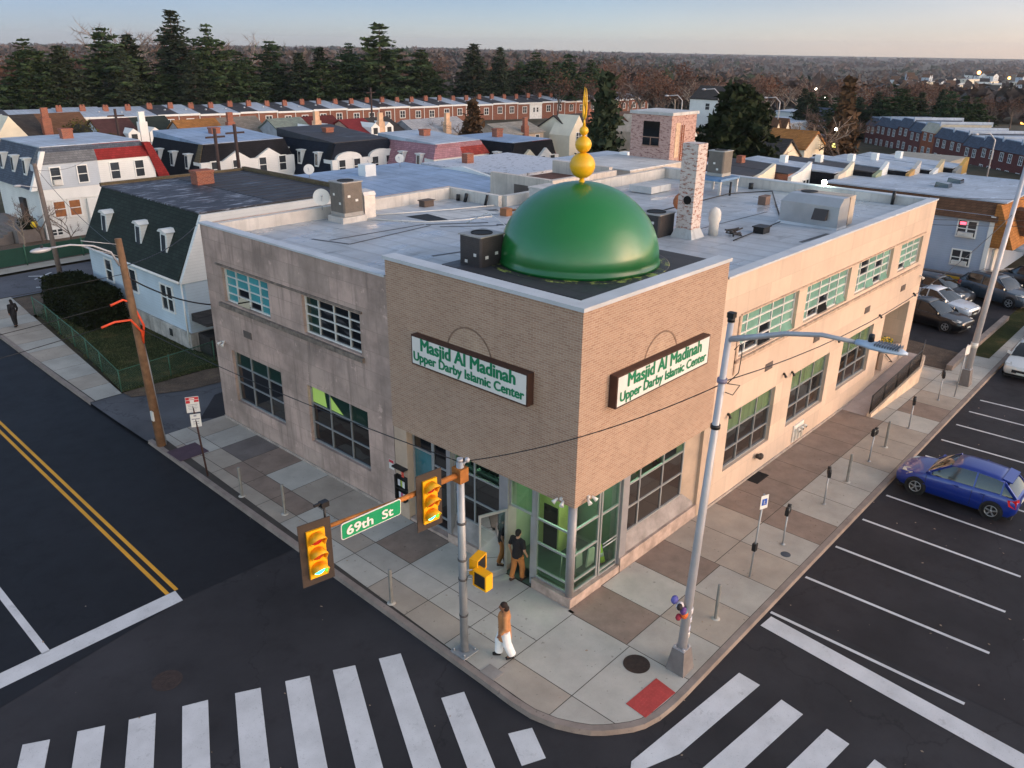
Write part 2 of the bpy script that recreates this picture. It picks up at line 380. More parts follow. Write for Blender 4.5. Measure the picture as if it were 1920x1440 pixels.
# dirt under the joints
sheet('sidewalk_base', [(x, y) for x, y in inset(KO, 0.19)] + [(47, -0.3), (28, -0.2), (28, 0.05), (0.05, 0.05), (0.05, 19.3)], -0.012, m_joint)
def clip(poly, a, b):
    """keep the part of poly left of the line a->b"""
    out = []; n = len(poly); ax, ay = a; bx, by = b
    def side(p): return (bx - ax) * (p[1] - ay) - (by - ay) * (p[0] - ax)
    for i in range(n):
        p, q = poly[i], poly[(i + 1) % n]; sp, sq = side(p), side(q)
        if sp >= 0: out.append(p)
        if sp * sq < 0: t = sp / (sp - sq); out.append((p[0] + (q[0] - p[0]) * t, p[1] + (q[1] - p[1]) * t))
    return out
sw = MB(); rs = random.Random(3)
def slab(x0, x1, y0, y1, tone=None):
    g = 0.011; pl = [(x0 + g, y0 + g), (x1 - g, y0 + g), (x1 - g, y1 - g), (x0 + g, y1 - g)]
    for a, b in zip(inner, inner[1:]):
        if len(pl) >= 3 and min(abs(a[0]), abs(b[0])) < 60: pl = clip(pl, a, b)
    if len(pl) < 3: return
    sw.cur = tone if tone is not None else rs.choice([0, 0, 1, 1, 2]); sw.poly([(x, y, 0.0) for x, y in pl])
YB = [-0.2, 1.55, 3.3, 5.08, 6.82, 8.5, 10.1, 11.7, 13.4, 15.0, 16.6, 18.0, 19.3]
for c0, c1 in [(-1.70, 0.0), (-2.55, -1.70), (-3.9, -2.55)]:
    for y0, y1 in zip(YB, YB[1:]):
        tone = None
        if c1 == 0.0: tone = {5.08: 3, 13.4: 3, 15.0: 4}.get(y0, 0 if y0 < 5 else None)
        elif c0 == -2.55: tone = 3 if 10 < y0 < 14.9 else (0 if y0 < 5 else None)
        else: tone = 2 if y0 in (10.1, 11.7, 3.3, 13.4) else None
        slab(c0, c1, y0, y1, tone)
XB = [-0.12, 1.55, 3.3, 5.0, 6.7, 8.3, 9.8, 11.4, 13.0, 15.0, 16.4, 18.0, 19.6, 21.2, 22.8, 24.4, 26.0, 27.6, 29.5, 31.5, 33.5, 35.5, 37.5, 40, 43, 46]
for x0, x1 in zip(XB, XB[1:]):
    t1 = 3 if (x0 in (-0.12, 3.3) or 8.2 < x0 < 19.5) else None
    if x0 in (1.55,): t1 = 0
    if x0 in (5.0, 6.7): t1 = 2
    slab(x0, x1, -2.1 if x0 < 5 else -1.9, -0.2 if x0 > 27 else 0.0, t1)
    t2 = {6.7: 1, 8.3: 3, 9.8: 1, 11.4: 1, 13.0: 1, 15.0: 2, 16.4: 2, 18.0: 2, 21.2: 3, -0.12: 1, 1.55: 2, 3.3: 1, 5.0: 2}.get(x0)
    slab(x0, x1, -4.4, -2.1 if x0 < 5 else -1.9, t2)
for x0, x1 in [(-2.65, -0.12), (-3.9, -2.65)]:
    slab(x0, x1, -2.2, -0.2, 0 if x0 > -3 else 2); slab(x0, x1, -4.4, -2.2, 0 if x0 > -3 else 1)
struct('sidewalk', sw, SLAB)
# driveway apron and far sidewalk on the left
DR = [(-3.45, 24.6), (-3.47, 22), (-3.45, 19.3), (-1.7, 19.3), (0.05, 19.0), (12, 18.9), (12, 24.1), (1.7, 24.3), (-1.95, 24.6)]
sheet('driveway', DR, -0.02, m_drive)
sheet('driveway_patch', [(-0.9, 19.7), (0.02, 19.1), (3, 19.6), (3, 21.9), (0.9, 21.6)], -0.016, m_lot)
KO2 = [(-2.95, 42.9), (-3.05, 40), (-3.17, 35.4), (-3.38, 28.2), (-3.45, 24.6)]
kerb('kerb', KO2, inset(KO2, 0.2))
far_in = inset(KO2, 0.21); fsw = MB(); yy = [24.6, 26.2, 27.8, 29.4, 31, 32.6, 34.2, 35.8, 37.4, 39, 40.6, 42.9]
for y0, y1 in zip(yy, yy[1:]):
    def xk(y): return -3.2 + (y - 25) * 0.020
    def xf(y): return -2.0 + (y - 24.7) * 0.105
    fsw.cur = rs.choice([0, 1, 1, 2]); fsw.poly([(xk(y0), y0 + 0.01, 0), (xf(y0), y0 + 0.01, 0), (xf(y1), y1 - 0.01, 0), (xk(y1), y1 - 0.01, 0)])
struct('sidewalk', fsw, SLAB)
sheet('sidewalk', [(-2.9, 48.0), (5, 48.4), (60, 49), (60, 50.4), (5, 49.7), (-2.9, 49.3)], 0.0, SLAB[1])

# ------------------------------------------------------------------ lawn, dirt and parking lot
def m_lawn():
    t = NT('lawn_turf'); v = t.coord()
    o = t.ramp(t.noise(v, 0.6, 6, 0.7), [(0.34, lin((44, 54, 28))), (0.52, lin((66, 70, 40))), (0.68, lin((112, 94, 62)))])
    o = t.mix(t.ramp(t.noise(v, 25, 3), [(0.4, (0.5,) * 3), (0.7, (0, 0, 0))]), o, lin((30, 34, 20)))
    t.col(o); t.set(Roughness=0.95, Specular_IOR_Level=0.1); t.bump(t.noise(v, 30, 4), 0.8, 0.05); return t.m
m_turf = m_lawn()
m_dirt = NT('bare_dirt'); _v = m_dirt.coord()
m_dirt.col(m_dirt.mix(m_dirt.ramp(m_dirt.noise(_v, 18, 3), [(0.6, (0, 0, 0)), (0.72, (0.5,) * 3)]), m_dirt.ramp(m_dirt.noise(_v, 1.1, 6, 0.7), [(0.3, lin((62, 50, 40))), (0.6, lin((98, 80, 64))), (0.75, lin((120, 112, 82)))]), lin((160, 150, 135))))
m_dirt.set(Roughness=0.95); m_dirt.bump(m_dirt.noise(_v, 12, 4), 0.8, 0.06); m_dirt = m_dirt.m
LAWN = [(-1.93, 24.65), (1.8, 24.7), (3.2, 24.3), (3.3, 38.5), (0.3, 39.4), (-0.35, 37.5), (-0.75, 33)]
sheet('lawn', LAWN, 0.012, m_turf)
sheet('garden_verge', [(-0.6, 38.5), (10, 38.5), (10, 42.6), (-0.1, 42.3)], 0.008, m_dirt)
sheet('driveway_verge', [(-1.9, 23.9), (0.3, 22.9), (4, 22.5), (4, 24.6), (-1.95, 24.62)], 0.006, m_dirt)
sheet('front_garden', [(-2.9, 49.3), (5, 49.7), (60, 50.4), (60, 56), (-2.9, 56)], 0.004, m_dirt)
sheet('lot_dirt', [(27.8, -2.05), (31.0, -1.9), (31.2, 1.2), (30.2, 6), (27.8, 6)], 0.01, m_dirt)
sheet('lot_dirt', [(31.0, -3.1), (44, -3.0), (44, -1.9), (31.0, -1.9)], 0.012, m_turf)
sheet('car_park', [(30.8, -1.95), (44.6, -1.9), (44.6, 30), (28, 30), (28, 6), (30.2, 6), (31.2, 1.2)], 0.014, m_lot)
gb = MB(); rg = random.Random(11)
for _ in range(7000):
    x, y = rg.uniform(-1.9, 3.2), rg.uniform(24.6, 39)
    if x < -1.95 + (y - 24.6) * 0.112: continue
    h = rg.uniform(0.03, 0.09); a = rg.uniform(0, 6.28); w = 0.02
    k = gb.add([(x - w * math.cos(a), y - w * math.sin(a), 0.012), (x + w * math.cos(a), y + w * math.sin(a), 0.012), (x + rg.uniform(-.05, .05), y + rg.uniform(-.05, .05), 0.012 + h)]); gb.face([k, k + 1, k + 2])
struct('grass', gb, M('grass_blade', (82, 86, 48), 0.9, var=0.35, scale=1.2), 'stuff', False)

# covers and plates let into the pavement
m_iron = M('rusty_iron', (62, 50, 44), 0.8, 0.3, 0.3, 8, 0.4)
def disc(name, c, r, mat, label, cat, z, n=28, rim=0.05):
    b = MB(); b.lathe([(r, 0), (r, 0.008), (r - rim, 0.008), (r - rim, 0.004), (0.0001, 0.004)], (c[0], c[1], z), n, smooth=False)
    for i in range(-4, 5):
        w = math.sqrt(max(0, (r - rim) ** 2 - (i * r / 5) ** 2)) * 0.9
        if w > 0.05: b.box((c[0] - w, c[1] + i * r / 5 - 0.012, z + 0.004), (c[0] + w, c[1] + i * r / 5 + 0.012, z + 0.009))
    return solo(name, b, mat, label, cat, (c[0], c[1], z))
disc('manhole_cover', (-0.57, -2.74), 0.36, m_iron, 'round rusty manhole cover in the pavement beside the red ramp pad', 'manhole cover', 0.002)
disc('manhole_cover', (-9.3, 5.9), 0.38, M('worn_iron', (58, 48, 46), 0.85, 0.2, 0.3, 8, 0.4), 'worn manhole cover in the intersection asphalt above the zebra bars', 'manhole cover', -0.149)
disc('valve_cover', (7.0, -3.35), 0.16, M('blue_grey_iron', (82, 90, 100), 0.6, 0.4), 'small round valve cover near the right-hand kerb', 'valve cover', 0.002, 20, 0.03)
b = MB(); b.box((-3.62, -0.40, 0.001), (-3.24, 0.10, 0.010)); b.box((-3.58, -0.36, 0.01), (-3.28, 0.06, 0.014))
solo('utility_box_lid', b, M('lid_concrete', (140, 134, 128), 0.8, bump=0.2), 'square concrete utility lid in pavement near signal pole', 'utility lid')
b = MB(); b.prism([(-1.94, -3.36), (-1.99, -3.98), (-0.76, -4.06), (-0.66, -3.42)], 2, 0.0015, 0.008)
for i in range(12):
    for j in range(6):
        x = -1.90 + i * 0.103; y = -3.44 - j * 0.098
        b.lathe([(0.022, 0.008), (0.013, 0.015), (0.0001, 0.015)], (x, y - 0.03, 0), 6, smooth=False)
solo('tactile_pad', b, M('tactile_red', (170, 62, 58), 0.8, var=0.15, scale=4, bump=0.2), 'red bumpy warning pad at the curved corner kerb', 'tactile pad')
b = MB(); b.box((-3.38, 16.67, 0.001), (-2.18, 17.77, 0.02)); solo('access_plate', b, M('maroon_plate', (74, 54, 66), 0.75, var=0.2, scale=3), 'dark maroon steel plate on the pavement by the wooden pole', 'access plate')
b = MB()
for i in range(12): b.box((10.68 + i * 0.078, -0.46, 0.002), (10.72 + i * 0.078, 0.0, 0.012))
b.box((10.64, -0.5, 0.001), (11.6, -0.02, 0.005)); solo('cellar_grate', b, M('black_iron', (26, 22, 22), 0.9), 'black cellar grate in brown pavement at the wall foot', 'grate')
# litter and leaves on road and pavement
lb = MB(); rl = random.Random(5)
for _ in range(150):
    if rl.random() < 0.5: x, y, z = rl.uniform(-12, 3), rl.uniform(-10, 12), -0.138
    else: x, y, z = rl.uniform(4, 26), rl.uniform(-11, -4.2), -0.138
    if x > -3.9 and y > -4.4: z = 0.004
    a = rl.uniform(0, 6.28); s = rl.uniform(0.015, 0.05)
    lb.poly([(x + s * math.cos(a + k * 1.57) * (1 if k % 2 else 0.6), y + s * math.sin(a + k * 1.57) * (1 if k % 2 else 0.6), z + rl.uniform(0, 0.012)) for k in range(4)])
struct('leaf_litter', lb, M('litter_mix', (150, 130, 112), 0.9, var=0.5, scale=0.7), 'stuff', False)
# ------------------------------------------------------------------ materials of the corner building
def m_brick(name, cols, mortar, bw=0.22, bh=0.075, rough=0.85, stain=0.25, paintc=None):
    t = NT(name); v = t.facade()
    br = t.n('ShaderNodeTexBrick'); br.inputs['Scale'].default_value = 1.0
    br.inputs['Brick Width'].default_value = bw; br.inputs['Row Height'].default_value = bh; br.inputs['Mortar Size'].default_value = 0.007
    br.inputs['Mortar Smooth'].default_value = 0.2; br.inputs['Bias'].default_value = -0.1
    a, b = lin(cols[0]), lin(cols[1])
    br.inputs['Color1'].default_value = (*a, 1); br.inputs['Color2'].default_value = (*b, 1); br.inputs['Mortar'].default_value = (*lin(mortar), 1)
    t.l(v, br.inputs['Vector']); o = br.outputs['Color']
    ob = t.coord()
    o = t.mix(t.ramp(t.noise(ob, 0.5, 5, 0.6), [(0.35, (stain,) * 3), (0.65, (0, 0, 0))]), o, sc(a, 0.6))
    o = t.mix(t.ramp(t.noise(t.scale(v, 3.5, 13, 1), 1.0, 2), [(0.62, (0, 0, 0)), (0.68, (0.45,) * 3)]), o, sc(b, 1.45))
    o = t.mix(t.ramp(t.noise(t.scale(ob, 2.5, 2.5, 0.25), 1.0, 4), [(0.55, (0, 0, 0)), (0.75, (stain,) * 3)]), o, sc(a, 0.55))
    if paintc:
        o = t.mix(t.ramp(t.noise(t.scale(v, 2.2, 6, 1), 1.6, 6, 0.75), [(0.50, (.85,) * 3), (0.60, (0, 0, 0))]), o, lin(paintc))
    t.col(o); t.set(Roughness=rough, Specular_IOR_Level=0.3); t.bump(br.outputs['Fac'], -0.5, 0.01); return t.m
def m_panel(name, rgb, tint, stain=0.5, bw=1.25, bh=0.72, joint=0.008):
    """cast stone blocks with faint joints, water stains and grime"""
    t = NT(name); v = t.facade(); ob = t.coord(); c = lin(rgb)
    br = t.n('ShaderNodeTexBrick'); br.inputs['Scale'].default_value = 1.0; br.offset = 0.37; br.squash = 1.0
    br.inputs['Brick Width'].default_value = bw; br.inputs['Row Height'].default_value = bh; br.inputs['Mortar Size'].default_value = joint
    br.inputs['Color1'].default_value = (*sc(c, 0.93), 1); br.inputs['Color2'].default_value = (*sc(lin(tint), 1.05), 1); br.inputs['Mortar'].default_value = (*sc(c, 0.68), 1)
    t.l(v, br.inputs['Vector']); o = br.outputs['Color']
    o = t.mix(t.ramp(t.noise(ob, 0.55, 6, 0.65), [(0.40, (0, 0, 0)), (0.66, (stain,) * 3)]), o, sc(c, 0.52))
    o = t.mix(t.ramp(t.noise(t.scale(ob, 2.2, 2.2, 0.22), 1.3, 5, 0.6), [(0.52, (0, 0, 0)), (0.72, (stain * 0.9,) * 3)]), o, sc(c, 0.42))
    o = t.mix(t.ramp(t.noise(ob, 1.7, 5, 0.7), [(0.62, (0, 0, 0)), (0.66, (stain * 0.55,) * 3)]), o, sc(lin(tint), 1.35))
    t.col(o); t.set(Roughness=0.88, Specular_IOR_Level=0.25); t.bump(t.noise(ob, 18, 4), 0.25, 0.01); return t.m
m_brk = m_brick('tan_brick', ((172, 142, 120), (154, 122, 102)), (190, 174, 158), 0.21, 0.068, stain=0.22)
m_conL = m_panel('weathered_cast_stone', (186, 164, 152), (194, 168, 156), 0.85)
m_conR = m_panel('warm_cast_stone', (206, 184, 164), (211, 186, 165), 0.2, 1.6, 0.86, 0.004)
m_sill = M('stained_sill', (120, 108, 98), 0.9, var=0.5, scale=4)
m_cope = M('coping_metal', (196, 200, 204), 0.5, 0.2, 0.12, 0.8)
m_alu = M('aluminium_frame', (168, 170, 170), 0.42, 0.5, 0.08, 3)
m_whitefr = M('white_steel_frame', (206, 206, 202), 0.6, var=0.12, scale=4)
def m_roofcoat(name, rgb, wet=0.45, rough=0.5):
    t = NT(name); v = t.coord(); c = lin(rgb)
    o = t.ramp(t.noise(v, 0.35, 6, 0.65), [(0.3, sc(c, 0.72)), (0.62, sc(c, 1.12))])
    # lap seams every 0.95 m, dirtier along the laps
    sp = t.n('ShaderNodeSeparateXYZ'); t.l(v, sp.inputs[0]); md = t.n('ShaderNodeMath', operation='FRACT'); ml = t.n('ShaderNodeMath', operation='MULTIPLY'); ml.inputs[1].default_value = 1.05
    wob = t.n('ShaderNodeMath', operation='MULTIPLY_ADD'); wob.inputs[1].default_value = 0.12; t.l(t.noise(v, 0.8, 3), wob.inputs[0]); t.l(sp.outputs[0], wob.inputs[2])
    t.l(wob.outputs[0], ml.inputs[0]); t.l(ml.outputs[0], md.inputs[0])
    o = t.mix(t.ramp(md.outputs[0], [(0.0, (0.55,) * 3), (0.05, (0.0,) * 3), (0.8, (0, 0, 0)), (1.0, (0.4,) * 3)]), o, sc(c, 0.45))
    o = t.mix(t.ramp(t.noise(t.scale(v, 0.5, 1.6, 1), 0.9, 6, 0.7), [(0.56, (0, 0, 0)), (0.68, (0.6,) * 3)]), o, sc(c, 0.42))
    o = t.mix(t.ramp(t.noise(t.scale(v, 0.8, 1.7, 1), 1.1, 5, 0.7), [(0.62, (0, 0, 0)), (0.66, (0.5,) * 3)]), o, sc(c, 1.5))
    t.col(o); pud = t.ramp(t.noise(t.scale(v, 0.4, 0.8, 1), 0.8, 4, 0.6), [(0.50, (rough,) * 3), (0.62, (rough * (1 - wet),) * 3), (0.70, (0.06 if wet > 0.4 else 0.3,) * 3)])
    t.l(pud, t.b.inputs['Roughness']); t.set(Metallic=0.0, Specular_IOR_Level=0.6); t.bump(t.noise(v, 5, 4), 0.15, 0.02); return t.m
m_roofA = m_roofcoat('silver_roof_coating', (172, 178, 184)); m_roofB = m_roofcoat('black_roof_membrane', (52, 52, 56), 0.3, 0.7)
m_roofW = m_roofcoat('white_roof_coating', (196, 196, 194), 0.2, 0.6)
def m_glass(name, tint, rough=0.03, trans=0.75):
    t = NT(name); c = lin(tint); t.t.nodes.remove(t.b); out = t.t.nodes['Material Output']
    tr = t.n('ShaderNodeBsdfTransparent'); tr.inputs[0].default_value = (*c, 1); gl = t.n('ShaderNodeBsdfGlossy'); gl.inputs['Roughness'].default_value = rough; gl.inputs[0].default_value = (0.9, 0.95, 0.95, 1)
    fr = t.n('ShaderNodeFresnel'); fr.inputs['IOR'].default_value = 1.5; mxs = t.n('ShaderNodeMixShader')
    ad = t.n('ShaderNodeMath', operation='ADD'); ad.inputs[1].default_value = 1 - trans - 0.2 if trans < 0.8 else 0.0; t.l(fr.outputs[0], ad.inputs[0])
    t.l(ad.outputs[0], mxs.inputs[0]); t.l(tr.outputs[0], mxs.inputs[1]); t.l(gl.outputs[0], mxs.inputs[2]); t.l(mxs.outputs[0], out.inputs[0]); return t.m
def m_pane(name, rgb, rough=0.08, spec=0.8, fold=False):
    """window pane as seen from outside: backed glass"""
    t = NT(name); c = lin(rgb); v = t.coord()
    o = t.ramp(t.noise(v, 0.9, 3), [(0.3, sc(c, 0.75)), (0.7, sc(c, 1.2))])
    if fold:
        n = t.noise(t.scale(t.facade(), 6, 0.25, 1), 2.0, 3); o = t.mix(t.ramp(n, [(0.4, (0.6,) * 3), (0.6, (0, 0, 0))]), o, sc(c, 0.5))
    t.col(o); t.set(Roughness=rough, Specular_IOR_Level=spec); t.b.inputs['Coat Weight'].default_value = 0.4; t.b.inputs['Coat Roughness'].default_value = 0.03; return t.m
m_tealR = m_pane('pale_green_pane', (118, 162, 146)); m_tealL = m_pane('teal_film_pane', (72, 150, 156))
m_dark = m_pane('dark_pane', (12, 13, 15), 0.05); m_brown = m_pane('tinted_brown_pane', (38, 31, 28), 0.1)
m_curt = m_pane('green_curtain_pane', (98, 124, 84), 0.15, fold=True); m_dgreen = m_pane('dark_green_pane', (26, 52, 42), 0.08); m_dteal = m_pane('teal_door_pane', (46, 104, 114), 0.12)
m_glassG = m_glass('green_lobby_glass', (188, 216, 200), trans=0.85)
# ------------------------------------------------------------------ the corner building
def wp_true(q): k = WON[0]; WON[0] = True; r = wp(q); WON[0] = k; return r
BLD = thing('mosque_building', 'two-storey tan corner building with a green dome, brick corner block and flat silver roof', 'building', (0, 0, 0))
WLx, WRx, YE, XE = 7.72, 7.33, 19.15, 27.4
def F(side, u, z, d):
    """d metres outward of the facade plane: side L is x=0, side R is y=0"""
    return (-d, u, z) if side == 'L' else (u, -d, z)
def fbox(mb, side, u0, u1, z0, z1, d0, d1): return mb.box(F(side, u0, z0, d0), F(side, u1, z1, d1))
def wall_holes(mb, side, u0, u1, z0, z1, holes, d=0.0, deep=0.28):
    us = sorted({u0, u1, *[h[0] for h in holes], *[h[1] for h in holes]}); zs = sorted({z0, z1, *[h[2] for h in holes], *[h[3] for h in holes]})
    for a, b in zip(us, us[1:]):
        for c, e in zip(zs, zs[1:]):
            m, n = (a + b) / 2, (c + e) / 2
            if any(h[0] < m < h[1] and h[2] < n < h[3] for h in holes): continue
            mb.poly([F(side, a, c, d), F(side, b, c, d), F(side, b, e, d), F(side, a, e, d)])
    for h in holes:
        dp = h[4] if len(h) > 4 else deep
        for p, q in (((h[0], h[2]), (h[1], h[2])), ((h[1], h[2]), (h[1], h[3])), ((h[1], h[3]), (h[0], h[3])), ((h[0], h[3]), (h[0], h[2]))):
            mb.poly([F(side, *p, d), F(side, *q, d), F(side, *q, d - dp), F(side, *p, d - dp)])
HL = [(14.69, 17.92, 5.52, 6.91), (9.21, 12.53, 5.5, 6.92), (14.40, 17.92, 1.15, 3.43), (9.1, 12.68, 1.10, 3.43)]
HRu = [(8.75, 13.08, 5.47, 6.95), (13.79, 17.95, 5.5, 6.93), (18.70, 22.65, 5.55, 6.95), (23.62, 26.42, 5.58, 6.88)]
HRl = [(8.62, 12.20, 1.12, 3.40), (13.62, 17.10, 1.18, 3.44), (18.46, 21.87, 1.25, 3.56), (23.17, 26.35, 0.5, 3.64, 1.3)]
mb = MB(); wall_holes(mb, 'L', WLx, YE, -0.2, 8.46, HL)
mb.poly([(0, YE, -0.2), (XE * 0.5, YE, -0.2), (XE * 0.5, YE, 8.46), (0, YE, 8.46)])
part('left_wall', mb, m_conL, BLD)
mb = MB(); wall_holes(mb, 'R', WRx, XE, -0.2, 8.46, HRl + HRu)
mb.poly([(XE, 0, -0.2), (XE, 15.5, -0.2), (XE, 15.5, 8.46), (XE, 0, 8.46)])
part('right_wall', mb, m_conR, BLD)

# flat roof with parapets
WON[0] = False
def zr(x, y): return 8.20 - 0.012 * y - 0.004 * x
OUT = [(0.3, 0.3), (27.55, 0.3), (27.55, 15.2), (13.3, 15.2), (13.3, 18.9), (0.3, 18.9)]
mb = MB(); mb.poly([(x, y, zr(x, y)) for x, y in OUT]); part('roof', mb, m_roofA, BLD)
m_ppt = M('whitewashed_parapet', (200, 194, 186), 0.8, var=0.2, scale=0.9, streak=0.3)
def ppt(a, b, w):
    (x0, y0, t0), (x1, y1, t1) = a, b
    lo = [(x0, y0, 7.5), (x1, y1, 7.5), (x1 + w[0], y1 + w[1], 7.5), (x0 + w[0], y0 + w[1], 7.5)]
    part('parapet', MB().hexa(lo, [(p[0], p[1], t) for p, t in zip(lo, (t0, t1, t1, t0))]), m_ppt, BLD)
ppt((0.31, 18.88, 8.45), (13.27, 18.88, 8.47), (0, 0.30)); ppt((13.3, 19.18, 8.47), (13.3, 15.5, 8.46), (0.28, 0))
ppt((27.54, 0.37, 8.46), (27.54, 15.4, 8.46), (0.24, 0)); ppt((13.6, 15.22, 8.46), (27.52, 15.22, 8.46), (0, 0.3))
xe_, ye_ = wp_true((XE, 0, 0))[0], wp_true((0, YE, 0))[1]
for a_, b_ in (((-0.05, 7.78, 8.46), (0.34, ye_ + 0.03, 8.53)), ((7.40, -0.05, 8.46), (xe_ + 0.03, 0.36, 8.53)), ((27.52, 0.38, 8.465), (xe_ + 0.03, 15.4, 8.52))): part('coping', MB().box(a_, b_), m_cope, BLD)
WON[0] = True
# window bands' head trim and sills
mb = MB()
fbox(mb, 'L', 9.06, 18.27, 6.98, 7.05, 0.002, 0.06); fbox(mb, 'L', 9.05, 18.25, 5.28, 5.44, 0.002, 0.12)
part('sill', mb, m_sill, BLD)
mb = MB(); fbox(mb, 'R', 8.62, 26.6, 7.00, 7.05, 0.002, 0.05); fbox(mb, 'R', 8.5, 26.6, 5.33, 5.43, 0.002, 0.10); fbox(mb, 'R', 8.5, 8.58, 4.9, 7.0, 0.002, 0.04)
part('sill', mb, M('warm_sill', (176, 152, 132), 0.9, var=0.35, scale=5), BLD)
for a_ in (('L', 7.9, YE), ('R', WRx + 0.2, 23.1)): mb = MB(); fbox(mb, *a_, -0.19, 0.095, 0.002, 0.05); part('plinth', mb, M('plinth_cement', (164, 152, 142), 0.9, var=0.3, scale=2), BLD)
m_grille = M('grille_dark', (96, 86, 80), 0.8)
for sd_, u, z in (('L', 16.5, 4.43), ('R', 11.3, 4.45), ('R', 15.4, 4.5), ('R', 20.6, 4.5), ('R', 24.9, 4.6)):
    mb = MB(); fbox(mb, sd_, u - 0.28, u + 0.28, z - 0.14, z + 0.14, 0.002, 0.025)
    for i in range(4): fbox(mb, sd_, u - 0.24, u + 0.24, z - 0.11 + i * 0.065, z - 0.085 + i * 0.065, 0.026, 0.04)
    part('air_vent', mb, m_grille, BLD)

def window(side, u0, u1, z0, z1, cols, rows, pick, mats, fmat, fw=0.045, d=-0.17, name='window', label=None, parent=None, outer=0.06, tilt=()):
    """cols/rows: lists of bar positions as fractions; pick(ci, ri) -> index into mats, ri from the top"""
    mb = MB(); cs = [0] + list(cols) + [1]; rw = [0] + list(rows) + [1]
    fbox(mb, side, u0, u1, z0, z0 + outer, d - 0.04, d + 0.045); fbox(mb, side, u0, u1, z1 - outer, z1, d - 0.04, d + 0.045)
    fbox(mb, side, u0, u0 + outer, z0 + outer, z1 - outer, d - 0.04, d + 0.044); fbox(mb, side, u1 - outer, u1, z0 + outer, z1 - outer, d - 0.04, d + 0.044)
    for c in cs[1:-1]: fbox(mb, side, u0 + (u1 - u0) * c - fw / 2, u0 + (u1 - u0) * c + fw / 2, z0 + outer, z1 - outer, d - 0.035, d + 0.040)
    for r in rw[1:-1]: fbox(mb, side, u0 + outer, u1 - outer, z1 - (z1 - z0) * r - fw / 2, z1 - (z1 - z0) * r + fw / 2, d - 0.03, d + 0.034)
    w = part(name, mb, fmat, parent or BLD, label); pb = MB(); rj = random.Random(int(u0 * 97))
    for ci, (a, b_) in enumerate(zip(cs, cs[1:])):
        for ri, (c, e) in enumerate(zip(rw, rw[1:])):
            pb.cur = pick(ci, ri); j = rj.uniform(-.004, .004); k = 0.10 if (ci, ri) in tilt else 0.0; ua, ub = u0 + (u1 - u0) * a, u0 + (u1 - u0) * b_; za, zb = z1 - (z1 - z0) * e, z1 - (z1 - z0) * c
            pb.poly([F(side, ua, za, d - 0.01 + j + k), F(side, ub, za, d - 0.01 - j + k), F(side, ub, zb, d - 0.01 + j), F(side, ua, zb, d - 0.01 - j)])
    part('pane', pb, mats, w, fix=False); return w
PL = [m_tealL, m_dark, m_dgreen, m_tealR, m_curt, m_brown]
window('L', *HL[0], [0.245, 0.49, 0.755], [0.25, 0.5, 0.75], lambda c, r: 1 if (c == 2 and r in (2, 3)) or (c == 1 and r == 3) else 0, PL, m_whitefr, tilt=((2, 3),), label='upper steel window with teal panes')
window('L', *HL[1], [0.23, 0.49, 0.76], [0.25, 0.5, 0.75], lambda c, r: 2 if c == 3 else 1, PL, m_whitefr, label='upper steel window with dark panes')
window('L', *HL[2], [0.33, 0.67], [0.30, 0.63], lambda c, r: 2 if r == 0 else 1, PL, m_alu)
window('L', *HL[3], [0.33, 0.67], [0.33, 0.66], lambda c, r: 2 if r == 0 else 1, PL, m_alu)
lobby = EM('lit_green_room', (150, 180, 90), 0.16)
mb = MB(); mb.poly([F('L', 11.75, 2.72, -0.165), F('L', 12.6, 2.72, -0.165), F('L', 12.6, 3.35, -0.165), F('L', 11.85, 3.35, -0.165)]); mb.poly([F('L', 10.75, 2.72, -0.165), F('L', 11.5, 2.72, -0.165), F('L', 11.5, 3.25, -0.165)])
part('lit_pane', mb, lobby, BLD, 'yellow-green lit corner of a lower window', fix=False)
dk = {0: {(2, 2), (2, 3), (0, 3), (1, 3)}, 1: {(2, 2), (1, 3), (2, 3)}, 2: {(1, 0), (1, 1), (3, 1), (3, 3)}, 3: {(1, 3), (0, 3)}}
for i, h in enumerate(HRu):
    cols = [0.15, 0.37, 0.58, 0.79] if i < 3 else [0.12, 0.41, 0.7]
    window('R', *h, cols, [0.25, 0.5, 0.75], lambda c, r, i=i: 1 if (c, r) in dk[i] else 3, PL, m_whitefr, fw=0.055, tilt=((4, 3), (2, 3)), label='upper steel window with pale green panes')
for i, h in enumerate(HRl[:3]):
    window('R', *h, [0.33, 0.67], [0.37, 0.69], lambda c, r: 4 if r == 0 else (1 if r == 1 else 5), PL, m_alu, fw=0.05, label='lower window with green curtain along its top')
# recessed porch at the far end of the right front
mb = MB()
mb.box((23.19, 1.30, 0.3), (26.33, 1.44, 3.62)); mb.box((24.15, 0.03, -0.1), (26.33, 0.24, 1.38)); mb.poly([(23.18, 0, 0.52), (26.34, 0, 0.52), (26.34, 1.3, 0.52), (23.18, 1.3, 0.52)])
part('porch', mb, m_conR, BLD)
mb = MB(); mb.box((23.25, 1.27, 0.52), (24.1, 1.3, 2.6)); part('door', mb, M('porch_door', (120, 96, 78), 0.6), BLD)
window('R', 24.15, 25.9, 1.40, 3.55, [0.33, 0.67], [0.34, 0.67], lambda c, r: 4, PL, m_whitefr, d=-1.25)
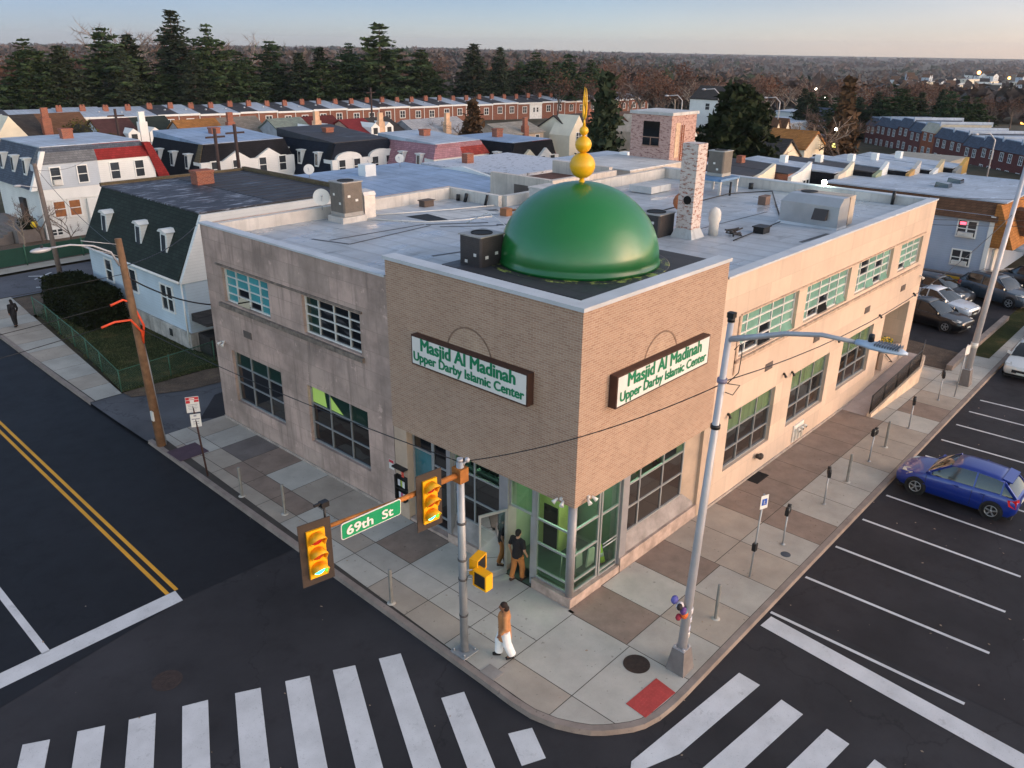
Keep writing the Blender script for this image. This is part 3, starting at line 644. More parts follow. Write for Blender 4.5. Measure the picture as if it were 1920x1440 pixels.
# ---- brick corner block
ZB, ZT, PR = 3.40, 9.06, 0.03
mb = MB()
mb.poly([(-PR, -PR, ZB), (-PR, WLx, ZB), (-PR, WLx, ZT), (-PR, -PR, ZT)]); mb.poly([(-PR, -PR, ZB), (WRx, -PR, ZB), (WRx, -PR, ZT), (-PR, -PR, ZT)])
mb.poly([(-PR, WLx, ZB), (0.4, WLx, ZB), (0.4, WLx, ZT), (-PR, WLx, ZT)]); mb.poly([(WRx, -PR, ZB), (WRx, 0.4, ZB), (WRx, 0.4, ZT), (WRx, -PR, ZT)])
mb.poly([(0.32, 0.32, 8.0), (0.32, WLx, 8.0), (0.32, WLx, ZT), (0.32, 0.32, ZT)]); mb.poly([(0.32, 0.32, 8.0), (WRx, 0.32, 8.0), (WRx, 0.32, ZT), (0.32, 0.32, ZT)])
mb.poly([(-PR, -PR, ZB), (WRx, -PR, ZB), (WRx, 0.5, ZB), (0.5, 0.5, ZB), (0.5, WLx, ZB), (-PR, WLx, ZB)])
part('brick_wall', mb, m_brk, BLD)
mb = MB(); q = 0.09
mb.hexa([(-q, -q, ZT), (WRx + 0.06, -q, ZT), (WRx + 0.06, 0.42, ZT), (0.42, 0.42, ZT)], [(-q, -q, ZT + 0.11), (WRx + 0.06, -q, ZT + 0.11), (WRx + 0.06, 0.42, ZT + 0.11), (0.42, 0.42, ZT + 0.11)])
mb.hexa([(-q, -q + .001, ZT), (0.42, 0.421, ZT), (0.42, WLx + 0.06, ZT), (-q, WLx + 0.06, ZT)], [(-q, -q + .001, ZT + 0.11), (0.42, 0.421, ZT + 0.11), (0.42, WLx + 0.06, ZT + 0.11), (-q, WLx + 0.06, ZT + 0.11)])
part('coping', mb, m_cope, BLD)
m_archb = m_brick('arch_brick', ((180, 152, 128), (160, 130, 110)), (196, 180, 164), 0.19, 0.075)
for sd_, uc, zc, rad in (('L', 4.05, 6.75, 0.95), ('R', 3.75, 6.75, 0.9)):      # bricked-up arch above each sign
    mb = MB(); n = 18
    for i in range(n):
        a0, a1 = math.pi * i / n, math.pi * (i + 1) / n
        pts = [F(sd_, uc + r * math.cos(a), zc + r * math.sin(a), PR + 0.012) for r, a in ((rad, a0), (rad, a1), (rad - 0.05, a1), (rad - 0.05, a0))]
        inn = [F(sd_, uc + r * math.cos(a), zc + r * math.sin(a), PR + 0.0) for r, a in ((rad, a0), (rad, a1), (rad - 0.05, a1), (rad - 0.05, a0))]
        mb.hexa(inn, pts)
    part('brick_arch', mb, M('arch_ring_brown', (128, 104, 88), 0.9, var=0.3, scale=9), BLD)  # darker ring outlining the arch
    mb = MB(); mb.poly([F(sd_, uc + (rad - 0.06) * math.cos(math.pi * i / n), zc + (rad - 0.06) * math.sin(math.pi * i / n), PR + 0.005) for i in range(n + 1)]); part('arch_infill', mb, m_archb, BLD)
# roof inside the brick block, dome platform
mb = MB(); mb.poly([(0.33, 0.33, 8.20), (8.9, 0.33, 8.17), (8.9, 7.6, 8.0), (0.33, 7.6, 8.02)]); part('corner_roof', mb, m_roofB, BLD)
mb = MB(); mb.box((2.15, 0.9, 8.0), (9.0, 7.5, 8.55)); part('dome_platform', mb, m_roofB, BLD)
DC = (5.75, 4.67, 8.55)
m_dome = NT('glossy_green_paint'); _v = m_dome.coord(); _c = lin((12, 108, 46))
m_dome.col(m_dome.mix(m_dome.ramp(m_dome.noise(_v, 0.9, 5, 0.6), [(0.35, (0.25,) * 3), (0.65, (0, 0, 0))]), _c, sc(_c, 0.75)))
m_dome.set(Roughness=0.34, Specular_IOR_Level=0.6); m_dome.b.inputs['Coat Weight'].default_value = 0.35; m_dome.b.inputs['Coat Roughness'].default_value = 0.16
m_dome.l(m_dome.ramp(m_dome.noise(_v, 2.5, 4), [(0.3, (0.28,) * 3), (0.7, (0.40,) * 3)]), m_dome.b.inputs['Roughness']); m_dome = m_dome.m
mb = MB(); mb.sm = True
prof = [(2.70, 0.0), (2.70, 0.10), (2.66, 0.14)] + [(2.66 * math.cos(t), 0.14 + 2.44 * math.sin(t)) for t in [math.pi / 2 * i / 28 for i in range(1, 28)]] + [(0.001, 2.58)]
mb.lathe(prof, DC, 72)
dome = part('dome', mb, m_dome, BLD, 'glossy green hemispherical dome')
m_gold = M('golden_yellow_paint', (226, 172, 26), 0.38, 0.05, 0.1, 3)
zf = 2.54
mb = MB(); mb.lathe([(0.16, zf), (0.09, zf + 0.05), (0.07, zf + 0.16)], DC, 16)
for zc, r in ((3.09, 0.41), (3.735, 0.262), (4.155, 0.145)): mb.ball((DC[0], DC[1], DC[2] + zc), r, 28)
mb.lathe([(0.05, 3.45), (0.05, 3.52)], DC, 12); mb.lathe([(0.05, 3.97), (0.05, 4.04)], DC, 12); mb.lathe([(0.05, 4.28), (0.035, 4.42), (0.02, 4.55)], DC, 12)
# thin upright crescent, seen almost edge-on
ar = [(a, 0.42 + 0.02 * math.sin(a)) for a in np.linspace(R_(-250), R_(70), 26)]
ca = R_(50)
for i, (s_, e_) in enumerate(((-1, 1),)):
    path = []; rad = []
    for k, a in enumerate(np.linspace(R_(118), R_(422), 30)):
        rr_ = 0.45; path.append((DC[0] + rr_ * 0.5 * math.cos(a) * math.cos(ca), DC[1] + rr_ * 0.5 * math.cos(a) * math.sin(ca), DC[2] + 5.0 + rr_ * 1.05 * math.sin(a))); rad.append(0.008 + 0.034 * math.sin(math.pi * k / 29))
    mb.tube(path, rad, 8)
mb.tube([(DC[0], DC[1], DC[2] + 4.9), (DC[0] - 0.02, DC[1] + 0.02, DC[2] + 5.46)], [0.03, 0.008], 8)
part('finial', mb, m_gold, dome, 'yellow finial of three balls under a thin crescent')
m_sp = NT('spattered_flashing'); m_sp.col(m_sp.mix(m_sp.ramp(m_sp.noise(m_sp.coord(), 3.2, 5, .7), [(.52, (0, 0, 0)), (.58, (1, 1, 1))]), lin((46, 46, 48)), lin((160, 170, 84)))); m_sp = m_sp.m
mb = MB(); mb.lathe([(2.72, 0.004), (2.98, 0.004), (3.02, 0.002)], DC, 60); part('flashing', mb, m_sp, dome)

# ---- ground-floor corner shopfront
m_kerbst = M('entrance_kerb', (170, 150, 138), 0.88, var=0.35, scale=2.5, bump=0.3); m_col = M('grey_column', (150, 148, 150), 0.5, 0.3, 0.1, 2); m_pil = M('beige_pilaster', (182, 160, 140), 0.85, var=0.12)
m_base = M('grey_sloped_base', (146, 138, 134), 0.8, var=0.3, scale=2)
mb = MB()
mb.prism([(0.0, 0.0), (1.52, 0.0), (1.52, 0.35), (0.35, 0.35), (0.35, 1.5), (0.0, 1.5)], 2, -0.18, 0.31)         # corner kerb
mb.box((0.0, 2.62, -0.18), (0.5, 5.15, 0.30)); mb.box((0.02, 5.17, -0.18), (1.2, 7.05, 0.10))
mb.box((2.48, 0.0, -0.18), (7.0, 0.26, 0.5)); mb.box((1.54, 0.02, -0.18), (2.46, 0.7, 0.26))
part('entrance_kerb', mb, m_kerbst, BLD)
mb = MB()
mb.hexa([(0.10, 2.9, 0.3), (0.5, 2.9, 0.3), (0.5, 5.04, 0.3), (0.10, 5.04, 0.3)], [(0.30, 2.9, 0.98), (0.5, 2.9, 0.98), (0.5, 5.04, 0.98), (0.30, 5.04, 0.98)]); part('sloped_base', mb, m_base, BLD); mb = MB()
mb.hexa([(2.8, 0.10, 0.5), (6.9, 0.10, 0.5), (6.9, 0.5, 0.5), (2.8, 0.5, 0.5)], [(2.8, 0.30, 1.02), (6.9, 0.30, 1.02), (6.9, 0.5, 1.02), (2.8, 0.5, 1.02)])
part('sloped_base', mb, m_base, BLD)
mb = MB(); mb.box((0.0, 7.07, -0.18), (0.6, 7.70, ZB - 0.005)); part('pilaster', mb, m_pil, BLD); mb = MB(); mb.hexa([(6.3, 0.35, 0.5), (7.31, 0.0, 0.0), (7.31, 0.6, 0.0), (6.3, 0.6, 0.5)], [(6.3, 0.35, ZB - .005), (7.31, 0.0, ZB - .005), (7.31, 0.6, ZB - .005), (6.3, 0.6, ZB - .005)])
mb.box((6.97, 0.0, -0.18), (7.32, 0.34, ZB - .006)); part('pilaster', mb, m_pil, BLD)
mb = MB(); mb.lathe([(0.12, 0.31), (0.12, ZB - 0.005)], (0.16, 0.16, 0), 20); part('column', mb, m_col, BLD, 'round grey corner column')
for u0, u1, sd_ in ((2.54, 2.90, 'L'), (5.04, 5.22, 'L'), (2.45, 2.78, 'R')): mb = MB(); fbox(mb, sd_, u0, u1, 0.28, ZB - .004, -0.45, -0.05); part('column', mb, m_col, BLD, 'flat grey shopfront column')
def storefront(side, u0, u1, z0, z1, vbars, hbars, d=-0.18, name='shop_window', pick=None, mats=None, fw=0.06):
    mb = MB()
    fbox(mb, side, u0, u1, z0, z0 + fw, d - .04, d + .04); fbox(mb, side, u0, u1, z1 - fw, z1, d - .04, d + .04)
    fbox(mb, side, u0, u0 + fw, z0 + fw, z1 - fw, d - .04, d + .039); fbox(mb, side, u1 - fw, u1, z0 + fw, z1 - fw, d - .04, d + .039)
    for v_ in vbars: fbox(mb, side, v_ - fw / 2, v_ + fw / 2, z0 + fw, z1 - fw, d - .035, d + .036)
    for z in hbars: fbox(mb, side, u0 + fw, u1 - fw, z - fw / 2, z + fw / 2, d - .03, d + .033)
    w = part(name, mb, m_alu, BLD); pb = MB(); us = [u0] + vbars + [u1]; zs = [z0] + sorted(hbars) + [z1]
    for ci, (a, b_) in enumerate(zip(us, us[1:])):
        for ri, (c, e) in enumerate(zip(zs, zs[1:])):
            pb.cur = pick(ci, ri) if pick else 0; q4 = [F(side, a, c, d), F(side, b_, c, d), F(side, b_, e, d), F(side, a, e, d)]; pb.poly(q4[::-1] if side == 'L' else q4)
    part('glass', pb, mats or [m_glassG], w, fix=False); return w
SM = [m_glassG, m_dark, m_brown, m_dteal]
storefront('L', 0.26, 1.50, 0.32, ZB - .01, [], [0.68, 1.57, 2.39], mats=SM)
storefront('L', 1.60, 2.54, 2.40, ZB - .01, [], [], name='transom', mats=SM)
storefront('L', 2.90, 5.04, 1.0, ZB - .01, [4.12], [1.84, 2.72], pick=lambda c, r: 0 if r == 2 else 1, mats=SM, d=-0.26)
storefront('L', 5.22, 6.09, 0.10, ZB - .01, [], [0.55, 2.40], name='door', pick=lambda c, r: 1, mats=SM, d=-0.3)
storefront('L', 6.09, 7.07, 0.10, ZB - .01, [], [1.3, 2.75], pick=lambda c, r: 1 if r == 2 else 3, mats=SM, d=-0.3)
storefront('R', 0.26, 1.45, 0.32, ZB - .01, [], [0.70, 1.60, 2.46], mats=SM)
dr = storefront('R', 1.52, 2.45, 0.27, ZB - .01, [], [0.45, 2.42], name='door', mats=SM)
mb = MB(); mb.tube([(1.62, 0.10, 1.28), (2.34, 0.10, 1.28)], 0.02, 8); mb.tube([(1.62, 0.10, 1.40), (2.34, 0.10, 1.40)], 0.02, 8); part('push_bar', mb, m_alu, dr)
storefront('R', 2.78, 6.25, 1.06, ZB - .01, [3.67, 4.99], [1.94, 2.77], pick=lambda c, r: 0 if r == 2 else 2, mats=SM, d=-0.3)
# the open door leaf, hinged on the column and swung outward
mb = MB(); a = Vector((-0.02, 2.50, 0)); dd = Vector((-0.86, 0.30, 0)).normalized()
def leaf(z0, z1, s0, s1, w=0.05): p = a + dd * s0; q_ = a + dd * s1; return mb.bar((p.x, p.y, (z0 + z1) / 2), (q_.x, q_.y, (z0 + z1) / 2), w, z1 - z0)
leaf(0.06, 0.26, 0, 0.95); leaf(2.28, 2.36, 0, 0.95); leaf(0.26, 2.28, 0, 0.07); leaf(0.26, 2.28, 0.88, 0.95)
od = part('door', mb, m_alu, BLD, 'open glazed entrance door'); mb = MB(); p, q_ = a + dd * 0.07, a + dd * 0.88
mb.poly([(p.x, p.y, 0.26), (q_.x, q_.y, 0.26), (q_.x, q_.y, 2.28), (p.x, p.y, 2.28)]); part('glass', mb, m_glassG, od, fix=False)
mb = MB(); n_ = Vector((-dd.y, dd.x, 0)) * 0.07; p, q_ = a + dd * 0.3 - n_, a + dd * 0.75 - n_; mb.tube([(p.x, p.y, 1.0), (q_.x, q_.y, 1.45)], 0.02, 8); part('handle', mb, m_alu, od)
mb = MB(); mb.box((0.12, 1.60, -0.1), (0.22, 1.68, 2.38)); mb.box((0.12, 1.50, 0.28), (0.24, 1.60, ZB - .006)); part('door_frame', mb, m_alu, BLD)
# the lit lobby behind the glass
m_lobw = M('lobby_wall', (120, 140, 122), 0.8, var=0.1); m_lobf = M('lobby_floor', (70, 86, 78), 0.5, var=0.2, scale=2); m_yel = M('lobby_yellow', (206, 200, 130), 0.8)
mb = MB(); mb.poly([(0.3, 0.3, 0.34), (7.0, 0.3, 0.34), (7.0, 5.1, 0.34), (0.3, 5.1, 0.34)]); mb.poly([(0.02, 1.5, 0.02), (1.0, 1.5, 0.06), (1.0, 2.6, 0.06), (0.02, 2.6, 0.02)]); part('lobby_floor', mb, m_lobf, BLD)
mb = MB(); mb.poly([(2.7, 0.3, 0.3), (2.7, 2.4, 0.3), (2.7, 2.4, ZB), (2.7, 0.3, ZB)]); mb.poly([(0.4, 2.75, 0.3), (2.7, 2.75, 0.3), (2.7, 2.75, ZB), (0.4, 2.75, ZB)])
mb.poly([(1.9, 2.75, 0.3), (1.9, 5.1, 0.3), (1.9, 5.1, ZB), (1.9, 2.75, ZB)]); mb.poly([(2.7, 1.9, 0.3), (7.0, 1.9, 0.3), (7.0, 1.9, ZB), (2.7, 1.9, ZB)]); part('lobby_wall', mb, m_lobw, BLD, fix=False)
mb = MB(); mb.poly([(0.32, 0.32, ZB - .02), (7.2, 0.32, ZB - .02), (7.2, 7.0, ZB - .02), (0.32, 7.0, ZB - .02)]); part('lobby_ceiling', mb, m_lobw, BLD, fix=False)
m_lamp = EM('lobby_lamp', (225, 255, 222), 7)
mb = MB()
for x0, x1, y0, y1 in ((0.8, 1.0, 0.6, 1.9), (1.7, 1.9, 0.6, 1.9), (0.8, 1.7, 3.2, 3.35), (0.8, 1.7, 4.2, 4.35), (3.4, 4.6, 0.9, 1.05), (5.0, 6.1, 0.9, 1.05)): mb.box((x0, y0, ZB - .07), (x1, y1, ZB - .03))
part('lobby_lamp', mb, m_lamp, BLD)
# things seen through the lobby glass
mb = MB(); mb.box((1.55, 1.75, 0.34), (2.5, 2.72, 2.3)); part('vestibule_partition', mb, m_yel, BLD); mb = MB(); mb.box((1.53, 1.8, 0.34), (1.549, 2.35, 1.95)); part('inner_doorway', mb, M('doorway_dark', (14, 12, 12), 0.9), BLD)
mb = MB()
for i in range(4): mb.box((0.62, 3.1 + i * 0.42, 2.78), (0.98, 3.42 + i * 0.42, 3.1))
part('shoe_rack', mb, M('rack_dark', (30, 34, 30), 0.8), BLD); mb = MB(); mb.box((0.55, 2.95, 2.2), (1.05, 5.0, 2.74)); part('lobby_ledge', mb, M('ledge_green', (176, 206, 186), 0.6), BLD)
mb = MB()
for i in range(3):
    mb.bar((3.0 + i * 1.2, 0.7, 2.72), (3.9 + i * 1.2, 1.7, 3.2), 0.06, 0.5)
part('lobby_stair', mb, M('stair_olive', (120, 140, 40), 0.7), BLD)
mb = MB(); mb.tube([(1.0, 0.62, 0.34), (1.0, 0.62, 1.3)], 0.025, 8); mb.tube([(0.62, 0.9, 0.34), (0.66, 0.88, 1.1)], 0.018, 8); part('lobby_rail', mb, m_alu, BLD)
cone = thing('traffic_cone', 'lime and white cone standing behind the glass entrance door', 'traffic cone', (2.15, 0.55, 0.34))
mb = MB(); mb.lathe([(0.17, 0.03), (0.03, 0.62)], (2.15, 0.55, 0.34), 16); part('body', mb, M('lime_plastic', (190, 220, 40), 0.5), cone)
mb = MB(); mb.lathe([(0.126, 0.22), (0.10, 0.34)], (2.15, 0.55, 0.34), 16); part('band', mb, m_whitefr, cone); mb = MB(); mb.box((1.95, 0.36, 0.345), (2.35, 0.74, 0.37)); part('base', mb, M('cone_base', (30, 30, 30), 0.8), cone)
for i, (x, y, w) in enumerate(((1.35, 0.8, 0.5), (1.78, 0.62, 0.42))):
    mb = MB(); mb.prism([(x - w / 2, 0.34), (x + w / 2, 0.34), (x + w / 2 - 0.04, 0.9), (x - w / 2 + 0.1, 0.95)], 1, y, y + 0.05); solo('notice_board', mb, m_whitefr, 'white notice board leaning inside the lobby glass, %s' % ('left one by the rail' if i == 0 else 'right one by the lime cone'), 'notice board')

# ---- chimney, stair tower
m_chb = m_brick('whitewashed_chimney_brick', ((150, 76, 52), (116, 62, 46)), (150, 132, 118), 0.21, 0.075, stain=0.4, paintc=(206, 198, 192))
cz = 7.9; WON[0] = False
mb = MB(); mb.box((13.1, 4.78, cz), (13.8, 5.48, 11.75)); ch = part('chimney', mb, m_chb, BLD, 'tall brick chimney with peeling white paint')
mb = MB(); mb.hexa([(12.9, 4.55, cz), (14.0, 4.55, cz), (14.0, 5.7, cz), (12.9, 5.7, cz)], [(13.09, 4.77, cz + 0.55), (13.81, 4.77, cz + 0.55), (13.81, 5.49, cz + 0.55), (13.09, 5.49, cz + 0.55)]); part('flashing', mb, m_roofW, ch)
mb = MB(); mb.lathe([(0.17, 0.0), (0.17, 0.03), (0.13, 0.03), (0.12, 0.01), (0.001, 0.01)], (13.095, 5.05, 9.6), 20, (-1, 0, 0), False); part('flue_opening', mb, M('flue_black', (14, 12, 11), 0.95), ch)  # flat black disc set as the flue opening
m_tow = m_brick('faded_red_brick', ((128, 82, 78), (104, 66, 66)), (150, 122, 116), 0.21, 0.075, stain=0.3, paintc=(190, 160, 150))
tx, ty, tz = 29.95, 16.55, 8.45
tower = thing('stair_tower', 'faded red brick stair tower with one window and peeling paint on the roof behind', 'roof tower', (tx, ty, 7.0))
mb = MB(); mb.box((tx, ty, tz), (tx + 2.9, ty + 3.0, tz + 2.8)); part('wall', mb, m_tow, tower)
mb = MB(); mb.box((tx - 0.1, ty - 0.1, tz + 2.8), (tx + 3.0, ty + 3.1, tz + 2.98)); part('roof', mb, m_roofW, tower)
mb = MB(); mb.box((tx - 0.03, ty - 0.03, 6.8), (tx + 2.93, ty + 3.03, tz)); part('plinth', mb, m_ppt, tower)
mb = MB(); mb.box((tx - 0.03, ty + 0.85, tz + 0.95), (tx - 0.002, ty + 2.05, tz + 2.4)); tw = part('window', mb, m_dark, tower)
mb = MB(); mb.box((tx - 0.05, ty + 0.85, tz + 1.42), (tx - 0.031, ty + 2.05, tz + 1.47)); mb.box((tx - 0.05, ty + 1.43, tz + 0.95), (tx - 0.031, ty + 1.48, tz + 1.42)); mb.box((tx - 0.08, ty + 0.8, tz + 0.89), (tx - 0.003, ty + 2.1, tz + 0.945)); part('frame', mb, M('rust_frame', (150, 120, 104), 0.9), tw)
mb = MB()
for y in (ty - 0.09,):
    for x in (tx + 1.1, tx + 1.35): mb.tube([(x, y, 7.3), (x, y, tz + 2.2)], 0.03, 6)
    for i in range(9): mb.tube([(tx + 1.1, y, tz - 0.2 + i * 0.27), (tx + 1.35, y, tz - 0.2 + i * 0.27)], 0.018, 6)
part('ladder', mb, M('rust', (140, 78, 44), 0.9, var=0.3), tower)
mb = MB(); mb.box((tx + 0.5, ty - 0.025, tz + 0.25), (tx + 1.0, ty - 0.002, tz + 2.35)); part('door', mb, M('peeling_door', (196, 168, 142), 0.9, var=0.3, scale=4), tower)

m_annex = M('annex_stucco', (196, 186, 176), 0.85, var=0.2, scale=0.8, streak=0.4)
an = thing('rear_annex', 'pale stuccoed annex with open rusty roof well just behind the dome', 'building', (17.5, 15.6, 0))
mb = MB(); mb.box((17.4, 15.55, 0), (23.0, 15.85, 8.75)); mb.box((17.4, 15.86, 0), (17.7, 20, 8.75)); mb.box((22.7, 15.86, 0), (23.0, 20, 8.9)); part('wall', mb, m_annex, an)
mb = MB(); mb.box((17.71, 15.86, 7.0), (22.69, 20, 8.2)); part('roof_well', mb, M('well_rust', (92, 58, 46), 0.9, var=0.4, scale=2), an)
mb = MB(); mb.box((24.4, 15.6, 0), (29.9, 20.5, 8.55)); part('rear_wing', mb, m_annex, an); mb = MB(); mb.box((24.3, 15.55, 8.551), (30, 20.6, 8.62)); part('wing_roof', mb, m_roofW, an)
mb = MB(); mb.box((17.36, 17.2, 7.6), (17.395, 18.2, 8.3)); part('vent', mb, m_grille, an)
WON[0] = True
# ------------------------------------------------------------------ lettering
def text_mb(body, height, width=None, thick=0.0, bold=0.0, res=4, font_space=1.0):
    """flat letters in the local XZ plane, reading along +X, left-bottom at the origin, facing -Y"""
    cu = bpy.data.curves.new('txt', 'FONT'); cu.body = body; cu.size = 1; cu.offset = bold; cu.resolution_u = res; cu.space_character = font_space
    o = bpy.data.objects.new('txt', cu); C.objects.link(o); dg = bpy.context.evaluated_depsgraph_get(); dg.update()
    me = bpy.data.meshes.new_from_object(o.evaluated_get(dg)); v = np.array([tuple(q.co) for q in me.vertices]); fs = [tuple(p.vertices) for p in me.polygons]
    bpy.data.objects.remove(o); bpy.data.curves.remove(cu); bpy.data.meshes.remove(me)
    x0, x1, y0, y1 = v[:, 0].min(), v[:, 0].max(), v[:, 1].min(), v[:, 1].max()
    sx = (width / (x1 - x0)) if width else height / (y1 - y0); sy = height / (y1 - y0)
    mb = MB(); k = mb.add([((q[0] - x0) * sx, 0, (q[1] - y0) * sy) for q in v])
    for f in fs: mb.face([k + i for i in f])
    if thick:
        base = list(mb.v); bf = list(mb.f)
        for j, (dx, dz) in enumerate(((-1, 0), (1, 0), (0, 1), (0, -1), (-.7, .7), (.7, .7), (.7, -.7), (-.7, -.7))):
            k = mb.add([(q[0] + dx * thick, -0.0008 * (j + 1), q[2] + dz * thick * .6) for q in base])
            for f in bf: mb.face([k + i for i in f])
    return mb
def place(mb, origin, right, upv=(0, 0, 1)):
    r = Vector(right).normalized(); u = Vector(upv).normalized(); n = u.cross(r)      # local -Y maps to outward
    M4 = Matrix(((r.x, n.x, u.x, origin[0]), (r.y, n.y, u.y, origin[1]), (r.z, n.z, u.z, origin[2]), (0, 0, 0, 1)))
    return MB().join(mb, M4)

# ------------------------------------------------------------------ facade signs
m_sbrown = M('sign_brown_metal', (74, 48, 38), 0.6, 0.2, 0.2, 3); m_sface = M('sign_white_face', (222, 220, 214), 0.45, var=0.05); m_sgreen = M('sign_green_letters', (14, 122, 82), 0.5, var=0.05)
for side, ul, ur, lab in (('L', 6.28, 1.58, 'long white sign with green lettering on the shaded brick wall left of the corner'), ('R', 1.29, 6.10, 'long white sign with green lettering on the sunlit brick wall right of the corner')):
    s = 1 if ur > ul else -1; z0, z1 = 6.09, 6.99
    t = thing('wall_sign', lab, 'sign', F(side, (ul + ur) / 2, z0, 0.04), 'green-lettered wall signs')
    mb = MB(); fbox(mb, side, min(ul, ur) - 0.03, max(ul, ur) + 0.03, z0 - 0.03, z1 + 0.03, 0.032, 0.285); part('cabinet', mb, m_sbrown, t)
    mb = MB(); fbox(mb, side, min(ul, ur) + 0.02, max(ul, ur) - 0.02, z0 + 0.02, z1 - 0.02, 0.286, 0.292); part('face', mb, m_sface, t)
    rd = (0, s, 0) if side == 'L' else (s, 0, 0)
    for body, h, w, zo in (('Masjid Al Madinah', 0.50, 3.85, 0.385), ('Upper Darby Islamic Center', 0.37, 4.52, 0.05)):
        tm = text_mb(body, h, w, h * .05); u_start = ul + s * (abs(ur - ul) - w) / 2
        part('lettering', place(tm, F(side, u_start, z0 + zo, 0.297), rd), m_sgreen, t, fix=False)

# ------------------------------------------------------------------ small things on the walls
m_wht = M('white_plastic', (214, 212, 206), 0.5, var=0.05); m_blk = M('black_plastic', (22, 22, 24), 0.5, var=0.1)
def flood(side, u, z, d, label, dark=False, heads=2):
    p = F(side, u, z, d); out = Vector(F(side, 0, 0, 1)); al = Vector((0, 1, 0) if side == 'L' else (1, 0, 0))
    t = thing('flood_lamp', label, 'wall lamp', p, 'lamps and cameras on the facade'); m = m_blk if dark else m_wht
    mb = MB(); mb.bar(Vector(p), Vector(p) + out * 0.06, 0.08, 0.08); part('bracket', mb, m, t)
    for i in range(heads):
        a = Vector(p) + out * 0.06 + al * ((i - (heads - 1) / 2) * 0.2); e = a + out * (0.09 if dark else 0.15) + al * ((i - 0.5) * 0.10) - Vector((0, 0, 0.10))
        mb = MB(); mb.tube([a, a * 0.5 + e * 0.5, e], [0.03, 0.045, 0.055 if dark else 0.072], 10); part('lamp_head', mb, m, t)
flood('L', 0.42, 3.55, 0.035, 'white twin flood lamp low on the shaded brick wall beside the corner')
flood('R', 0.55, 3.55, 0.035, 'white twin flood lamp low on the lit brick wall beside the corner')
flood('L', 18.42, 3.66, 0.005, 'white twin flood lamp near the far left end of the stone wall')
for i, (u, z) in enumerate(((12.7, 3.75), (8.5, 3.45), (13.45, 3.6), (22.3, 3.85), (26.6, 3.95), (17.6, 3.9))):
    flood('R', u, z, 0.005, 'small dark wall lamp over the ground-floor windows, %s one from the brick corner' % nth([8.5, 12.7, 13.45, 17.6, 22.3, 26.6].index(u)), True, 1)
flood('R', 27.1, 4.75, 0.005, 'white flood lamp near the far right end of the long wall', False, 1)
mb = MB(); mb.box((7.55, -0.05, 2.55), (7.68, -0.003, 2.78)); solo('fire_alarm_box', mb, M('alarm_red', (190, 40, 40), 0.5), 'small red alarm box on warm stone wall behind the lamp pole', 'alarm box')
t = thing('siamese_connection', 'white painted fire hose inlets low on the warm stone wall', 'hose inlet', (14.9, -0.02, 0.15))
mb = MB(); mb.box((14.45, -0.06, 0.2), (15.35, -0.004, 0.95)); part('back_plate', mb, M('inlet_white', (224, 218, 208), 0.6), t)
for i, x in enumerate((14.6, 14.9, 15.2)):
    mb = MB(); mb.tube([(x, -0.06, 0.25), (x, -0.10, 0.72), (x, -0.16, 0.80), (x, -0.26, 0.76)], [0.055, 0.055, 0.06, 0.07], 10); part('inlet', mb, M('inlet_white', (224, 218, 208), 0.6), t)
    mb = MB(); mb.lathe([(0.06, 0), (0.05, 0.012), (0.001, 0.012)], (x, -0.262, 0.755), 10, (0, -1, -0.15)); part('cap', mb, m_blk, t)
mb = MB(); mb.ball((11.35, -0.16, 0.78), 0.16, 10, (1, .7, .8)); mb.ball((11.15, -0.14, 0.86), 0.10, 8); solo('alarm_bell', mb, M('bell_dark', (52, 42, 36), 0.7), 'small dark bell fixed low under the first lower window', 'bell')
t = thing('notice_paper', 'small red and white notice pasted on the stone wall by the entrance', 'notice', F('L', 7.92, 1.68, 0.004)); mb = MB(); fbox(mb, 'L', 7.79, 8.05, 1.66, 2.02, 0.003, 0.008); part('sheet', mb, m_wht, t)
mb = MB(); fbox(mb, 'L', 7.80, 8.04, 1.90, 2.01, 0.0085, 0.0105); part('red_band', mb, M('notice_red', (190, 60, 70), 0.6), t)
t = thing('display_case', 'black open display case of flyers hung beside the shop entrance', 'display case', F('L', 7.35, 0.7, 0.04))
mb = MB(); fbox(mb, 'L', 7.1, 7.62, 0.72, 1.62, 0.002, 0.03); fbox(mb, 'L', 7.1, 7.62, 1.15, 1.18, 0.03, 0.16); fbox(mb, 'L', 7.1, 7.62, 0.70, 0.73, 0.03, 0.16); fbox(mb, 'L', 7.58, 7.62, 0.73, 1.62, 0.03, 0.159); fbox(mb, 'L', 7.06, 7.66, 1.93, 1.98, 0.002, 0.22); part('case', mb, m_blk, t)
for i, (u, z, c) in enumerate(((7.36, 1.2, (150, 170, 60)), (7.25, 1.2, (210, 210, 205)), (7.47, 1.22, (205, 205, 210)), (7.42, 0.76, (200, 200, 205)), (7.3, 0.76, (170, 70, 110)), (7.18, 0.77, (214, 190, 190)), (7.2, 1.66, (206, 70, 50)))):
    mb = MB(); fbox(mb, 'L', u - 0.06, u + 0.06, z, z + 0.24, 0.05 + 0.012 * i, 0.057 + 0.012 * i); part('flyer', mb, M('flyer_%d' % i, c, 0.6, var=0.3, scale=12), t)
